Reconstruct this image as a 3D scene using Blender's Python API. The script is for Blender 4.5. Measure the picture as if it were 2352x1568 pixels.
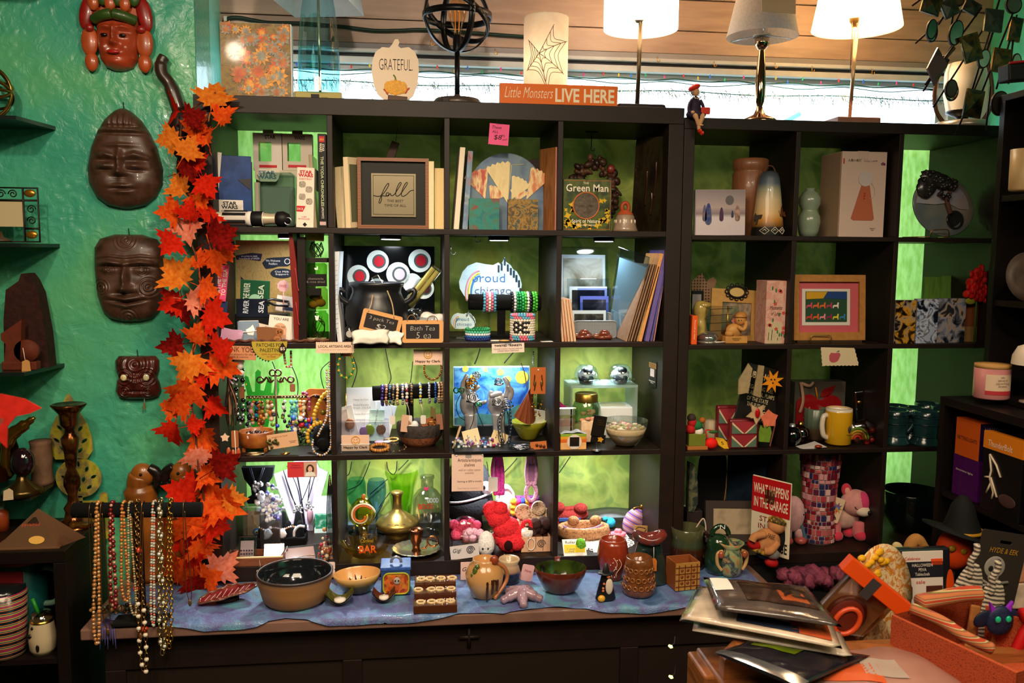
import bpy,bmesh,math,random
from math import sin,cos,sqrt,hypot,exp,atan2
import numpy as np
from mathutils import Vector,Matrix,noise as mnoise
PI=math.pi
R=math.radians
RRn=random.Random;MTr=Matrix.Translation
random.seed(7)
for o in list(bpy.data.objects):bpy.data.objects.remove(o)
scene=bpy.context.scene
C=scene.collection
# -------------- camera
CAM=np.array([0.644251748,-2.64757153,1.03562343])
YAW,PITCH,ROLL,FPX=0.115068986,-0.104287271,0.00823146991,1950.74824
def _axes():
 cy,sy,cp,sp=cos(YAW),sin(YAW),cos(PITCH),sin(PITCH)
 f=np.array([sy*cp,cy*cp,sp]);r=np.array([cy,-sy,0.0]);u=np.cross(r,f)
 c,s=cos(ROLL),sin(ROLL)
 return np.array([c*r+s*u,-s*r+c*u,f])
AX=_axes()
def _ray(px,py):return np.array([(px-1176)/FPX,-(py-784)/FPX,1.0])@AX
def W(px,py,Y):
 "point of the place seen at a photo pixel, at depth Y"
 d=_ray(px,py);return Vector(CAM+d*(Y-CAM[1])/d[1])
def G(px,py,Z):
 "point of the place seen at a photo pixel, on the level Z"
 d=_ray(px,py);return Vector(CAM+d*(Z-CAM[2])/d[2])
def U(p):
 "metres per photo pixel at a point"
 return float((np.array(p)-CAM)@AX[2]/FPX)
cam=bpy.data.cameras.new('camera');camo=bpy.data.objects.new('camera',cam);C.objects.link(camo)
cam.sensor_width=36;cam.lens=FPX/2352*36;cam.clip_start=0.02
mw=Matrix.Identity(4)
for i in range(3):
 mw[i][0]=AX[0][i];mw[i][1]=AX[1][i];mw[i][2]=-AX[2][i];mw[i][3]=CAM[i]
camo.matrix_world=mw
cam.dof.use_dof=True;cam.dof.focus_distance=2.72;cam.dof.aperture_fstop=5.6
scene.camera=camo
# -------------- world, lights, exposure
scene.view_settings.view_transform='Standard';scene.view_settings.look='None'
scene.view_settings.exposure=0.38;scene.view_settings.gamma=1.0
scene.view_settings.use_curve_mapping=False
world=bpy.data.worlds.new('sky');scene.world=world;world.use_nodes=True
bg=world.node_tree.nodes['Background'];bg.inputs[0].default_value=(0.80,0.92,1.0,1);bg.inputs[1].default_value=5.0
def area(name,loc,size,power,col,rot=(0,0,0),sy=None):
 l=bpy.data.lights.new(name,'AREA');l.energy=power;l.color=col;l.size=size
 if sy:l.shape='RECTANGLE';l.size_y=sy
 o=bpy.data.objects.new(name,l);o.location=loc;o.rotation_euler=rot;C.objects.link(o);return o
def spot(name,loc,target,power,col,ang=60,r=0.04):
 l=bpy.data.lights.new(name,'SPOT');l.energy=power;l.color=col;l.spot_size=R(ang);l.spot_blend=0.6;l.shadow_soft_size=r
 o=bpy.data.objects.new(name,l);o.location=loc
 o.rotation_euler=(Vector(target)-Vector(loc)).to_track_quat('-Z','Y').to_euler();C.objects.link(o);return o
WARM=(1.0,0.80,0.58)
area('ceiling_light',(0.3,-2.3,2.0),1.3,46,WARM)
area('ceiling_light',(2.1,-2.2,2.0),1.0,22,WARM)
spot('track_spot',(0.75,-1.55,1.98),(0.3,0.1,0.9),40,WARM,100)
spot('track_spot',(-0.2,-1.6,1.98),(-0.25,0.1,1.0),34,WARM,80)
spot('track_spot',(1.55,-1.9,1.98),(1.7,-0.6,0.0),30,WARM,85)
spot('track_spot',(0.6,-1.2,1.98),(0.7,-0.1,0.0),34,WARM,75)
# -------------- materials
def lin(h):
 if not isinstance(h,str):return tuple(h)+(1,) if len(h)==3 else tuple(h)
 c=[int(h[i:i+2],16)/255 for i in(0,2,4)]
 return tuple((x/12.92 if x<=.04045 else((x+.055)/1.055)**2.4) for x in c)+(1,)
_M={}
def m(hx,rough=.5,metal=0.,n=0.,sc=60,bump=0.,bsc=None,coat=0.,emit=0.,trans=0.,sheen=0.,alpha=1.,hx2=None):
 "plain material: a colour with a little procedural variation"
 key=(hx,rough,metal,n,sc,bump,bsc,coat,emit,trans,sheen,alpha,hx2)
 if key in _M:return _M[key]
 k=bpy.data.materials.new('mat_%s_%d'%(hx if isinstance(hx,str) else 'c',len(_M)));k.use_nodes=True
 nt=k.node_tree;p=nt.nodes['Principled BSDF'];c=lin(hx)
 p.inputs['Base Color'].default_value=c;p.inputs['Roughness'].default_value=rough;p.inputs['Metallic'].default_value=metal
 if rough>=.4 and not coat and not metal:p.inputs['Specular IOR Level'].default_value=.25
 if coat:p.inputs['Coat Weight'].default_value=coat;p.inputs['Coat Roughness'].default_value=.08
 if sheen:p.inputs['Sheen Weight'].default_value=sheen
 if trans:p.inputs['Transmission Weight'].default_value=trans
 if alpha<1:p.inputs['Alpha'].default_value=alpha
 if emit:p.inputs['Emission Color'].default_value=c;p.inputs['Emission Strength'].default_value=emit
 tc=nt.nodes.new('ShaderNodeTexCoord')
 if n or hx2:
  t=nt.nodes.new('ShaderNodeTexNoise');t.inputs['Scale'].default_value=sc;t.inputs['Detail'].default_value=3
  nt.links.new(tc.outputs['Object'],t.inputs['Vector'])
  r=nt.nodes.new('ShaderNodeValToRGB');e=r.color_ramp.elements
  e[0].position=.35;e[1].position=.65
  d=lin(hx2) if hx2 else tuple(min(1,x*(1+n)) for x in c[:3])+(1,)
  e[0].color=c if hx2 else tuple(x*(1-n) for x in c[:3])+(1,);e[1].color=d
  nt.links.new(t.outputs['Fac'],r.inputs['Fac']);nt.links.new(r.outputs['Color'],p.inputs['Base Color'])
 if bump:
  t=nt.nodes.new('ShaderNodeTexNoise');t.inputs['Scale'].default_value=bsc or sc;t.inputs['Detail'].default_value=4
  nt.links.new(tc.outputs['Object'],t.inputs['Vector'])
  b=nt.nodes.new('ShaderNodeBump');b.inputs['Strength'].default_value=bump;b.inputs['Distance'].default_value=.004
  nt.links.new(t.outputs['Fac'],b.inputs['Height']);nt.links.new(b.outputs['Normal'],p.inputs['Normal'])
 _M[key]=k;return k
def pat(cols,sc=20,kind='noise',rough=.5,metal=0.,dist=0.,seed=0.,stretch=(1,1,1),hard=False,coat=0.,lo=.3,hi=.7,bump=0.,detail=4):
 "printed or glazed pattern: noise, cells, rings or bands run through several colours"
 key=('pat',tuple(cols),sc,kind,rough,metal,dist,seed,stretch,hard,coat,lo,hi,bump,detail)
 if key in _M:return _M[key]
 k=bpy.data.materials.new('pattern_%d'%len(_M));k.use_nodes=True
 nt=k.node_tree;p=nt.nodes['Principled BSDF'];p.inputs['Roughness'].default_value=rough;p.inputs['Metallic'].default_value=metal
 if coat:p.inputs['Coat Weight'].default_value=coat;p.inputs['Coat Roughness'].default_value=.06
 tc=nt.nodes.new('ShaderNodeTexCoord');mp=nt.nodes.new('ShaderNodeMapping')
 mp.inputs['Scale'].default_value=stretch;mp.inputs['Location'].default_value=(seed,seed*.7,seed*1.3)
 nt.links.new(tc.outputs['Object'],mp.inputs['Vector'])
 if kind=='noise':
  t=nt.nodes.new('ShaderNodeTexNoise');t.inputs['Scale'].default_value=sc;t.inputs['Detail'].default_value=detail;t.inputs['Distortion'].default_value=dist;out=t.outputs['Fac']
 elif kind=='voronoi':
  t=nt.nodes.new('ShaderNodeTexVoronoi');t.inputs['Scale'].default_value=sc;out=t.outputs['Distance'];lo,hi=0.,.8
 elif kind=='cells':
  t=nt.nodes.new('ShaderNodeTexVoronoi');t.inputs['Scale'].default_value=sc;out=t.outputs['Color'];lo,hi=0.,1.
 elif kind in('bands','rings'):
  t=nt.nodes.new('ShaderNodeTexWave');t.inputs['Scale'].default_value=sc;t.inputs['Distortion'].default_value=dist
  t.wave_type='BANDS' if kind=='bands' else 'RINGS'
  if kind=='bands':t.bands_direction='Z'
  else:t.rings_direction='Y'
  out=t.outputs['Fac'];lo,hi=0.,1.
 nt.links.new(mp.outputs['Vector'],t.inputs['Vector'])
 r=nt.nodes.new('ShaderNodeValToRGB');e=r.color_ramp.elements
 if hard:r.color_ramp.interpolation='CONSTANT'
 while len(e)<len(cols):e.new(.5)
 for i,h in enumerate(cols):
  e[i].position=lo+(hi-lo)*i/max(1,len(cols)-1+(1 if hard else 0));e[i].color=lin(h)
 nt.links.new(out,r.inputs['Fac']);nt.links.new(r.outputs['Color'],p.inputs['Base Color'])
 if bump:
  b=nt.nodes.new('ShaderNodeBump');b.inputs['Strength'].default_value=bump;b.inputs['Distance'].default_value=.003
  nt.links.new(out,b.inputs['Height']);nt.links.new(b.outputs['Normal'],p.inputs['Normal'])
 _M[key]=k;return k
def Gs(hx='ffffff',gl=.12,rough=.02):
 "clear or tinted thin glass and plastic film"
 key=('glass',hx,gl,rough)
 if key in _M:return _M[key]
 k=bpy.data.materials.new('clear_%s_%d'%(hx,len(_M)));k.use_nodes=True;nt=k.node_tree
 for x in list(nt.nodes):
  if x.type=='BSDF_PRINCIPLED':nt.nodes.remove(x)
 out=[x for x in nt.nodes if x.type=='OUTPUT_MATERIAL'][0]
 t=nt.nodes.new('ShaderNodeBsdfTransparent');t.inputs[0].default_value=lin(hx)
 g=nt.nodes.new('ShaderNodeBsdfGlossy');g.inputs['Roughness'].default_value=rough
 lw=nt.nodes.new('ShaderNodeLayerWeight');lw.inputs[0].default_value=.15
 ma=nt.nodes.new('ShaderNodeMath');ma.operation='MULTIPLY_ADD';ma.inputs[1].default_value=.55;ma.inputs[2].default_value=gl;ma.use_clamp=True
 nt.links.new(lw.outputs['Facing'],ma.inputs[0])
 mx=nt.nodes.new('ShaderNodeMixShader');nt.links.new(ma.outputs[0],mx.inputs[0])
 nt.links.new(t.outputs[0],mx.inputs[1]);nt.links.new(g.outputs[0],mx.inputs[2]);nt.links.new(mx.outputs[0],out.inputs[0])
 _M[key]=k;return k
def Ct(hx,hx2,sc=12,tr=.6,stretch=(1,1,1)):
 "thin cloth or shade that lets light through"
 key=('tr',hx,hx2,sc,tr,stretch)
 if key in _M:return _M[key]
 k=bpy.data.materials.new('thin_%s'%hx);k.use_nodes=True;nt=k.node_tree
 for x in list(nt.nodes):
  if x.type=='BSDF_PRINCIPLED':nt.nodes.remove(x)
 out=[x for x in nt.nodes if x.type=='OUTPUT_MATERIAL'][0]
 tc=nt.nodes.new('ShaderNodeTexCoord');mp=nt.nodes.new('ShaderNodeMapping');mp.inputs['Scale'].default_value=stretch
 nt.links.new(tc.outputs['Object'],mp.inputs['Vector'])
 t=nt.nodes.new('ShaderNodeTexNoise');t.inputs['Scale'].default_value=sc;t.inputs['Detail'].default_value=6
 nt.links.new(mp.outputs[0],t.inputs['Vector'])
 r=nt.nodes.new('ShaderNodeValToRGB');e=r.color_ramp.elements;e[0].position=.35;e[1].position=.65;e[0].color=lin(hx);e[1].color=lin(hx2)
 nt.links.new(t.outputs['Fac'],r.inputs[0])
 d=nt.nodes.new('ShaderNodeBsdfDiffuse');s=nt.nodes.new('ShaderNodeBsdfTranslucent');mx=nt.nodes.new('ShaderNodeMixShader');mx.inputs[0].default_value=tr
 nt.links.new(r.outputs[0],d.inputs[0]);nt.links.new(r.outputs[0],s.inputs[0])
 nt.links.new(d.outputs[0],mx.inputs[1]);nt.links.new(s.outputs[0],mx.inputs[2]);nt.links.new(mx.outputs[0],out.inputs[0])
 _M[key]=k;return k
# -------------- geometry
class B:
 "collects geometry; every length is multiplied by u"
 def __init__(s,u=1.):s.u=u;s.v=[];s.f=[];s.sm=[]
 def add(s,vs,fs,Sm=False):
  o=len(s.v);s.v+=[tuple(v) for v in vs];s.f+=[tuple(i+o for i in f) for f in fs];s.sm+=[Sm]*len(fs);return s
 def box(s,x0,x1,y0,y1,z0,z1,bev=0.,M=None):
  bx=min(bev,abs(x1-x0)*.45,abs(y1-y0)*.45,abs(z1-z0)*.45)
  if bx<=0:
   vs=[(x,y,z) for x in(x0,x1) for y in(y0,y1) for z in(z0,z1)]
   fs=[(0,1,3,2),(4,6,7,5),(0,4,5,1),(2,3,7,6),(0,2,6,4),(1,5,7,3)]
  else:
   bm=bmesh.new();bmesh.ops.create_cube(bm,size=1)
   bmesh.ops.scale(bm,vec=(x1-x0,y1-y0,z1-z0),verts=bm.verts);bmesh.ops.translate(bm,vec=((x0+x1)/2,(y0+y1)/2,(z0+z1)/2),verts=bm.verts)
   bmesh.ops.bevel(bm,geom=bm.edges[:],offset=bx,segments=2,profile=.5,affect='EDGES')
   bm.verts.index_update();vs=[v.co.copy() for v in bm.verts];fs=[[v.index for v in f.verts] for f in bm.faces];bm.free()
  if M:vs=[M@Vector(v) for v in vs]
  return s.add(vs,fs)
 def La(s,prof,c=(0,0,0),seg=28,M=None,sx=1.,sy=1.,wob=None,a0=0.,a1=2*PI):
  full=abs(a1-a0-2*PI)<1e-6;n=seg if full else seg+1
  vs=[];fs=[]
  for(r,h) in prof:
   for k in range(n):
    a=a0+(a1-a0)*k/seg;q=r*(1+wob(a,h)) if wob else r
    vs.append(Vector((c[0]+q*cos(a)*sx,c[1]+q*sin(a)*sy,c[2]+h)))
  for i in range(len(prof)-1):
   for k in range(seg):
    k2=(k+1)%n
    fs.append((i*n+k,i*n+k2,(i+1)*n+k2,(i+1)*n+k))
  if M:vs=[M@v for v in vs]
  return s.add(vs,fs,True)
 def Bl(s,c,r,seg=16,rings=10,M=None,f=None):
  if not hasattr(r,'__len__'):r=(r,r,r)
  vs=[];fs=[]
  for i in range(rings+1):
   t=PI*i/rings
   for k in range(seg):
    a=2*PI*k/seg;d=Vector((sin(t)*cos(a),sin(t)*sin(a),cos(t)))
    q=f(d) if f else 1.
    v=Vector((d.x*r[0]*q,d.y*r[1]*q,d.z*r[2]*q))
    if M:v=M@v
    vs.append(v+Vector(c))
  for i in range(rings):
   for k in range(seg):
    fs.append((i*seg+k,(i+1)*seg+k,(i+1)*seg+(k+1)%seg,i*seg+(k+1)%seg))
  return s.add(vs,fs,True)
 def Tb(s,pts,r,seg=8,closed=False,flat=1.,cap=True):
  pts=[Vector(p) for p in pts];n=len(pts)
  rs=list(np.interp(np.linspace(0,1,n),np.linspace(0,1,len(r)),r)) if hasattr(r,'__len__') else[r]*n
  vs=[];fs=[];prev=None
  for i,p in enumerate(pts):
   if closed:t=pts[(i+1)%n]-pts[i-1]
   else:t=pts[min(i+1,n-1)]-pts[max(i-1,0)]
   if t.length<1e-9:t=Vector((0,0,1))
   t.normalize()
   if prev is None:
    a=Vector((0,1,0)) if abs(t.y)<.9 else Vector((1,0,0))
    prev=(a-t*a.dot(t)).normalized()
   else:
    q=prev-t*prev.dot(t)
    if q.length>1e-6:prev=q.normalized()
   b=t.cross(prev)
   for k in range(seg):
    a=2*PI*k/seg;vs.append(p+prev*(cos(a)*rs[i]*flat)+b*(sin(a)*rs[i]))
  for i in range(n if closed else n-1):
   j=(i+1)%n
   for k in range(seg):fs.append((i*seg+k,i*seg+(k+1)%seg,j*seg+(k+1)%seg,j*seg+k))
  if not closed and cap:fs.append(tuple(range(seg)));fs.append(tuple((n-1)*seg+k for k in range(seg-1,-1,-1)))
  return s.add(vs,fs,True)
 def Pz(s,poly,y0,y1,M=None,holes=None,Sm=False):
  "outline in x,z given a real thickness y0..y1"
  n=len(poly)
  if holes:
   from mathutils.geometry import tessellate_polygon
   loops=[[Vector((p[0],p[1],0)) for p in poly]]+[[Vector((p[0],p[1],0)) for p in h] for h in holes]
   tris=tessellate_polygon(loops);flat=[p for l in loops for p in l];k=len(flat)
   vs=[(p.x,y0,p.y) for p in flat]+[(p.x,y1,p.y) for p in flat]
   fs=[tuple(t) for t in tris]+[tuple(i+k for i in reversed(t)) for t in tris];o=0
   for l in loops:
    q=len(l)
    for i in range(q):j=(i+1)%q;fs.append((o+i,o+j,o+j+k,o+i+k))
    o+=q
  else:
   vs=[(p[0],y0,p[1]) for p in poly]+[(p[0],y1,p[1]) for p in poly]
   fs=[tuple(range(n)),tuple(range(2*n-1,n-1,-1))]+[(i,(i+1)%n,n+(i+1)%n,n+i) for i in range(n)]
  if M:vs=[M@Vector(v) for v in vs]
  return s.add(vs,fs,Sm)
 def grid(s,fn,nu,nv,Sm=True,thick=None):
  vs=[Vector(fn(i/nu,j/nv)) for j in range(nv+1) for i in range(nu+1)]
  fs=[(j*(nu+1)+i,j*(nu+1)+i+1,(j+1)*(nu+1)+i+1,(j+1)*(nu+1)+i) for j in range(nv) for i in range(nu)]
  return s.add(vs,fs,Sm)
 def mesh(s,name):
  me=bpy.data.meshes.new(name);u=s.u
  me.from_pydata([(v[0]*u,v[1]*u,v[2]*u) for v in s.v],[],s.f);me.update()
  if any(s.sm):me.polygons.foreach_set('use_smooth',s.sm)
  bm=bmesh.new();bm.from_mesh(me);bmesh.ops.remove_doubles(bm,verts=bm.verts,dist=1e-6*1)
  bmesh.ops.recalc_face_normals(bm,faces=bm.faces);bm.to_mesh(me);bm.free()
  return me
def Ro(rx=0,ry=0,rz=0,c=(0,0,0)):
 from mathutils import Euler
 return MTr(c)@Euler((R(rx),R(ry),R(rz))).to_matrix().to_4x4()@MTr(-Vector(c))
def link(name,me,mat=None,parent=None):
 o=bpy.data.objects.new(name,me);C.objects.link(o)
 if mat is not None and len(me.materials)==0:me.materials.append(mat)
 if parent is not None:o.parent=parent
 return o
_TX={}
def text_mesh(body,shear=0.,spacing=1.,bold=0.,line=1.):
 key=(body,shear,spacing,bold,line)
 if key not in _TX:
  cu=bpy.data.curves.new('lettering','FONT');cu.body=body;cu.align_x='CENTER';cu.align_y='CENTER';cu.shear=shear
  cu.space_character=spacing;cu.offset=bold;cu.resolution_u=2;cu.space_line=line;cu.fill_mode='FRONT'
  o=bpy.data.objects.new('lettering',cu);me=o.to_mesh()
  _TX[key]=([v.co.copy() for v in me.vertices],[tuple(p.vertices) for p in me.polygons]);o.to_mesh_clear()
  bpy.data.objects.remove(o);bpy.data.curves.remove(cu)
 return _TX[key]
THINGS=[]
class Th:
 def __init__(s,name,label,cat,loc,u,rz=0.,rx=0.,ry=0.,group=None,kind=None):
  s.u=u;s.e=bpy.data.objects.new(name,None);C.objects.link(s.e);s.e.empty_display_size=.02
  s.e.location=loc;s.e.rotation_euler=(R(rx),R(ry),R(rz))
  if label:s.e['label']=label
  if cat:s.e['category']=cat
  if group:s.e['group']=group
  if kind:s.e['kind']=kind
  THINGS.append(s)
 def b(s):return B(s.u)
 def put(s,name,b,mat,of=None,label=None):
  o=link(name,b.mesh(name),mat,of or s.e)
  if label:o['label']=label
  return o
 def box(s,name,x0,x1,y0,y1,z0,z1,mat,bev=0.,of=None,M=None):return s.put(name,s.b().box(x0,x1,y0,y1,z0,z1,bev,M),mat,of)
 def La(s,name,prof,mat,c=(0,0,0),seg=28,of=None,M=None,sx=1.,sy=1.,wob=None):return s.put(name,s.b().La(prof,c,seg,M,sx,sy,wob),mat,of)
 def Bl(s,name,c,r,mat,of=None,M=None,f=None,seg=16,rings=10):return s.put(name,s.b().Bl(c,r,seg,rings,M,f),mat,of)
 def Tb(s,name,pts,r,mat,of=None,seg=8,closed=False,flat=1.):return s.put(name,s.b().Tb(pts,r,seg,closed,flat),mat,of)
 def Pz(s,name,poly,y0,y1,mat,of=None,M=None,holes=None):return s.put(name,s.b().Pz(poly,y0,y1,M,holes),mat,of)
 def grid(s,name,fn,nu,nv,mat,of=None):return s.put(name,s.b().grid(fn,nu,nv),mat,of)
 def Tx(s,body,x,y,z,w,h,mat,of=None,name='lettering',shear=0.,sp=1.,bold=0.,rot=0.,vert=False,M=None,line=1.):
  "flat lettering facing the front, fitted to w by h (None keeps the shape)"
  vs,fs=text_mesh(body,shear,sp,bold,line)
  if not vs:return None
  xs=[v.x for v in vs];ys=[v.y for v in vs];bw=max(xs)-min(xs) or 1;bh=max(ys)-min(ys) or 1
  kx=w/bw if w else None;ky=h/bh if h else None
  kx=kx or ky;ky=ky or kx
  cx,cy=(max(xs)+min(xs))/2,(max(ys)+min(ys))/2;c,sn=cos(R(rot)),sin(R(rot))
  out=[]
  for v in vs:
   a,q=(v.x-cx)*kx,(v.y-cy)*ky
   p=Vector((x+a*c-q*sn,y,z+a*sn+q*c))
   out.append(M@p if M else p)
  return s.put(name,s.b().add(out,fs),mat,of)
 def Bs(s,name,pts,r,mats,of=None,each=True,seg=10,rings=6):
  "a run of beads; each one an object sharing its mesh"
  if not isinstance(mats,(list,tuple)):mats=[mats]
  rs=r if hasattr(r,'__len__') else[r]
  cache={};i=0
  for p in pts:
   rr=rs[i%len(rs)];mt=mats[i%len(mats)]
   k=(rr,mt.name)
   if k not in cache:
    me=B(s.u).Bl((0,0,0),rr,seg,rings).mesh(name);me.materials.append(mt);cache[k]=me
   o=bpy.data.objects.new(name,cache[k]);C.objects.link(o);o.parent=of or s.e;o.location=Vector(p)*s.u;i+=1
 def Sd(s,name,pts,r,mats,of=None,seg=8,rings=6):
  "tiny beads joined into one part per colour"
  if not isinstance(mats,(list,tuple)):mats=[mats]
  rs=r if hasattr(r,'__len__') else[r]
  bs={}
  for i,p in enumerate(pts):
   bs.setdefault(i%len(mats),s.b()).Bl(p,rs[i%len(rs)],seg,rings)
  for i,b in bs.items():s.put(name,b,mats[i],of)['kind']='stuff'
def ST(name,label,cat,px,py,z,rz=0.,rx=0.,ry=0.,group=None,dy=0.):
 "a thing standing on level z, its foot seen at pixel px,py"
 p=G(px,py,z);p.y+=dy;return Th(name,label,cat,p,U(p),rz,rx,ry,group)
def HG(name,label,cat,px,py,Y,rz=0.,rx=0.,ry=0.,group=None):
 "a thing hanging at depth Y, its origin seen at pixel px,py"
 p=W(px,py,Y);return Th(name,label,cat,p,U(p),rz,rx,ry,group)
def SY(name,label,cat,px,Y,z,rz=0.,rx=0.,ry=0.,group=None):
 "a thing standing on level z at depth Y, at pixel column px"
 py=784.
 for _ in range(30):
  p=W(px,py,Y);py+=(p.z-z)/U(p)
 p=W(px,py,Y);p.z=z;return Th(name,label,cat,p,U(p),rz,rx,ry,group)
def Cp(t,loc,label,rz=None,scale=None):
 n=Th(t.e.name.split('.')[0],label,t.e['category'],loc,t.u,group=t.e.get('group'))
 n.e.rotation_euler=t.e.rotation_euler.copy()
 if rz is not None:n.e.rotation_euler.z=R(rz)
 if scale:n.e.scale=(scale,)*3
 for ch in list(t.e.children):
  c=ch.copy();C.objects.link(c);c.parent=n.e
  for g in list(ch.children):
   d=g.copy();C.objects.link(d);d.parent=c
 return n
def arc(cx,cz,r,a0,a1,n,rz=None,y=0.):
 rz=rz or r
 return[(cx+r*cos(R(a0+(a1-a0)*i/n)),y,cz+rz*sin(R(a0+(a1-a0)*i/n))) for i in range(n+1)]
def A2(cx,cz,r,a0,a1,n,rz=None):return[(p[0],p[2]) for p in arc(cx,cz,r,a0,a1,n,rz)]
def Rr(x0,x1,z0,z1,r,n=4):
 return A2(x1-r,z1-r,r,0,90,n)+A2(x0+r,z1-r,r,90,180,n)+A2(x0+r,z0+r,r,180,270,n)+A2(x1-r,z0+r,r,270,360,n)
def Sm(pts,n=6):
 "Catmull-Rom through points"
 P=[Vector(p) for p in pts];out=[]
 for i in range(len(P)-1):
  a=P[max(i-1,0)];b=P[i];c=P[i+1];d=P[min(i+2,len(P)-1)]
  for k in range(n):
   t=k/n;out.append(.5*((2*b)+(c-a)*t+(2*a-5*b+4*c-d)*t*t+(3*b-a-3*c+d)*t**3))
 out.append(P[-1]);return out
def Rs(pts,step):
 P=[Vector(p) for p in pts];out=[P[0].copy()];acc=0.
 for a,b in zip(P,P[1:]):
  L=(b-a).length;d=step-acc
  while d<=L and L>0:out.append(a+(b-a)*(d/L));d+=step
  acc=(acc+L)%step if L else acc
 return out
BLACK=m('0c0b0c',.5);WHITE=m('ece8e4',.6);INK=m('1a1512',.7);PAPER=m('f1ded0',.7);WIRE=m('16161a',.45)
SILVER=m('c9c9cf',.22,1.);GOLD=m('d8a24a',.25,1.);CREAM=m('efe3cd',.65);CLEAR=Gs('f4fbff');VELVET=m('050506',.95)
def Gd(cols,z0,z1,rough=.4,coat=0.):
 "painted colour change up an object (metres above its base)"
 k=bpy.data.materials.new('graded_%d'%len(_M));k.use_nodes=True;nt=k.node_tree;p=nt.nodes['Principled BSDF'];p.inputs['Roughness'].default_value=rough;p.inputs['Coat Weight'].default_value=coat
 tc=nt.nodes.new('ShaderNodeTexCoord');sx=nt.nodes.new('ShaderNodeSeparateXYZ');nt.links.new(tc.outputs['Object'],sx.inputs[0])
 mr=nt.nodes.new('ShaderNodeMapRange');mr.inputs[1].default_value=z0;mr.inputs[2].default_value=z1;nt.links.new(sx.outputs['Z'],mr.inputs[0])
 r=nt.nodes.new('ShaderNodeValToRGB');e=r.color_ramp.elements
 while len(e)<len(cols):e.new(.5)
 for i,(q,h) in enumerate(cols):e[i].position=q;e[i].color=lin(h)
 nt.links.new(mr.outputs[0],r.inputs[0]);nt.links.new(r.outputs[0],p.inputs['Base Color']);_M[('g',len(_M))]=k;return k
# -------------- the room
def St(name,b,mat,parent=None):
 o=link(name,b.mesh(name),mat,parent)
 if parent is None:o['kind']='structure'
 return o
WY=.12 # face of the plaster wall with the masks
def plaster():
 b=B();x0,x1,z0,z1=-.95,-.018,-.3,2.0;nx,nz=150,330
 def fn(a,c):
  x,z=x0+(x1-x0)*a,z0+(z1-z0)*c
  p=Vector((x*9,z*9,1.3));w=mnoise.noise_vector(p*.9)
  n=mnoise.noise(Vector((x*13,z*13,0))+w*.8);q=mnoise.noise(Vector((x*34,z*30,4))+w*1.1)
  ridge=max(0,1-abs(q)*5)*max(0,mnoise.noise(Vector((x*6,z*6,9)))+.35)
  e=min(1,(x1-x)/.03)
  return(x,WY-(.0035*n+.0042*ridge)*e-.0005,z)
 b.grid(fn,nx,nz);b.box(-2.4,-.95,WY,WY+.2,-.7,2.05);b.box(-.95,-.018,WY,WY+.2,2.0,2.05);b.box(-.95,-.018,WY,WY+.2,-.7,-.3)
 b.box(-2.4,-.018,WY+.01,WY+.2,-.7,2.05)
 return b
wall_green=pat(['2c8f78','43a183','55aa7a','63ab76'],2.2,'noise',.32,coat=.2,dist=.4,lo=.3,hi=.7)
def bumpy(k,sc,st):
 nt=k.node_tree;p=nt.nodes['Principled BSDF'];t=nt.nodes.new('ShaderNodeTexNoise');t.inputs['Scale'].default_value=sc;t.inputs['Detail'].default_value=5;t.inputs['Distortion'].default_value=1.2
 tc=nt.nodes.new('ShaderNodeTexCoord');nt.links.new(tc.outputs['Object'],t.inputs['Vector'])
 b=nt.nodes.new('ShaderNodeBump');b.inputs['Strength'].default_value=st;b.inputs['Distance'].default_value=.008
 nt.links.new(t.outputs['Fac'],b.inputs['Height']);nt.links.new(b.outputs['Normal'],p.inputs['Normal'])
bumpy(wall_green,26,.5)
St('wall_left',plaster(),wall_green)
ret=pat(['6ad8c8','7ee2d2','72dccc'],5,'noise',.3,coat=.2);bumpy(ret,22,.3)  # paler than the mask wall: window glare put into the colour
St('wall_return',B().Pz([(-.022,-.7),(-.022,2.05),(-.2,2.05),(-.2,-.7)],WY+.004,.62),ret)
dark_wall=m('2b5a45',.6,n=.15,sc=6)
St('floor',B().box(-2.4,3.4,-5.2,.6,-.76,-.7),pat(['3a2417','4a2e1d','2d1b11'],6,'noise',.5,stretch=(1,6,1)))
St('ceiling',B().box(-2.4,3.4,-5.2,.62,2.05,2.1),m('8a6f58',.8,n=.1,sc=5))
St('wall_right',B().box(2.86,2.95,-5.2,.7,-.7,2.05),m('4fbf9d',.5,n=.15,sc=8))
St('wall_front',B().box(-2.4,3.4,-5.3,-5.2,-.7,2.05),dark_wall)
St('wall_side',B().box(-2.5,-2.4,-5.2,.6,-.7,2.05),dark_wall)
WN=.5
brown=pat(['ab9184','b69c8e','a48a7d'],3,'noise',.45,stretch=(1,1,8),lo=.35,hi=.65);
hw=bpy.data.objects.new('wall_back',None);C.objects.link(hw);hw['kind']='structure'
for z0,z1,dy in((1.772,1.853,0),(1.857,1.965,.004),(1.969,2.05,.0)):
 St('plank',B().box(-.06,2.86,WN+dy,WN+.1,z0,z1,.002),brown,hw)
St('backing_board',B().box(-.06,2.86,WN+.012,WN+.1,1.772,2.05),m('2a1d15',.8),hw)
St('lower_wall',B().box(-.06,2.86,WN-.07,WN+.1,-.7,.1),m('cfd3dc',.6,n=.05),hw)
St('jamb',B().box(-.08,.0,WN,WN+.1,.1,1.772),m('6f6862',.5),hw)
St('jamb',B().box(2.70,2.86,WN,WN+.1,.1,1.772),m('cfd4dc',.5),hw)
w1=bpy.data.objects.new('window_1',None);C.objects.link(w1);w1['kind']='structure'
sash=m('d9dde6',.4,n=.06,sc=14);shade_gap=m('3a3a42',.6)
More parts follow.
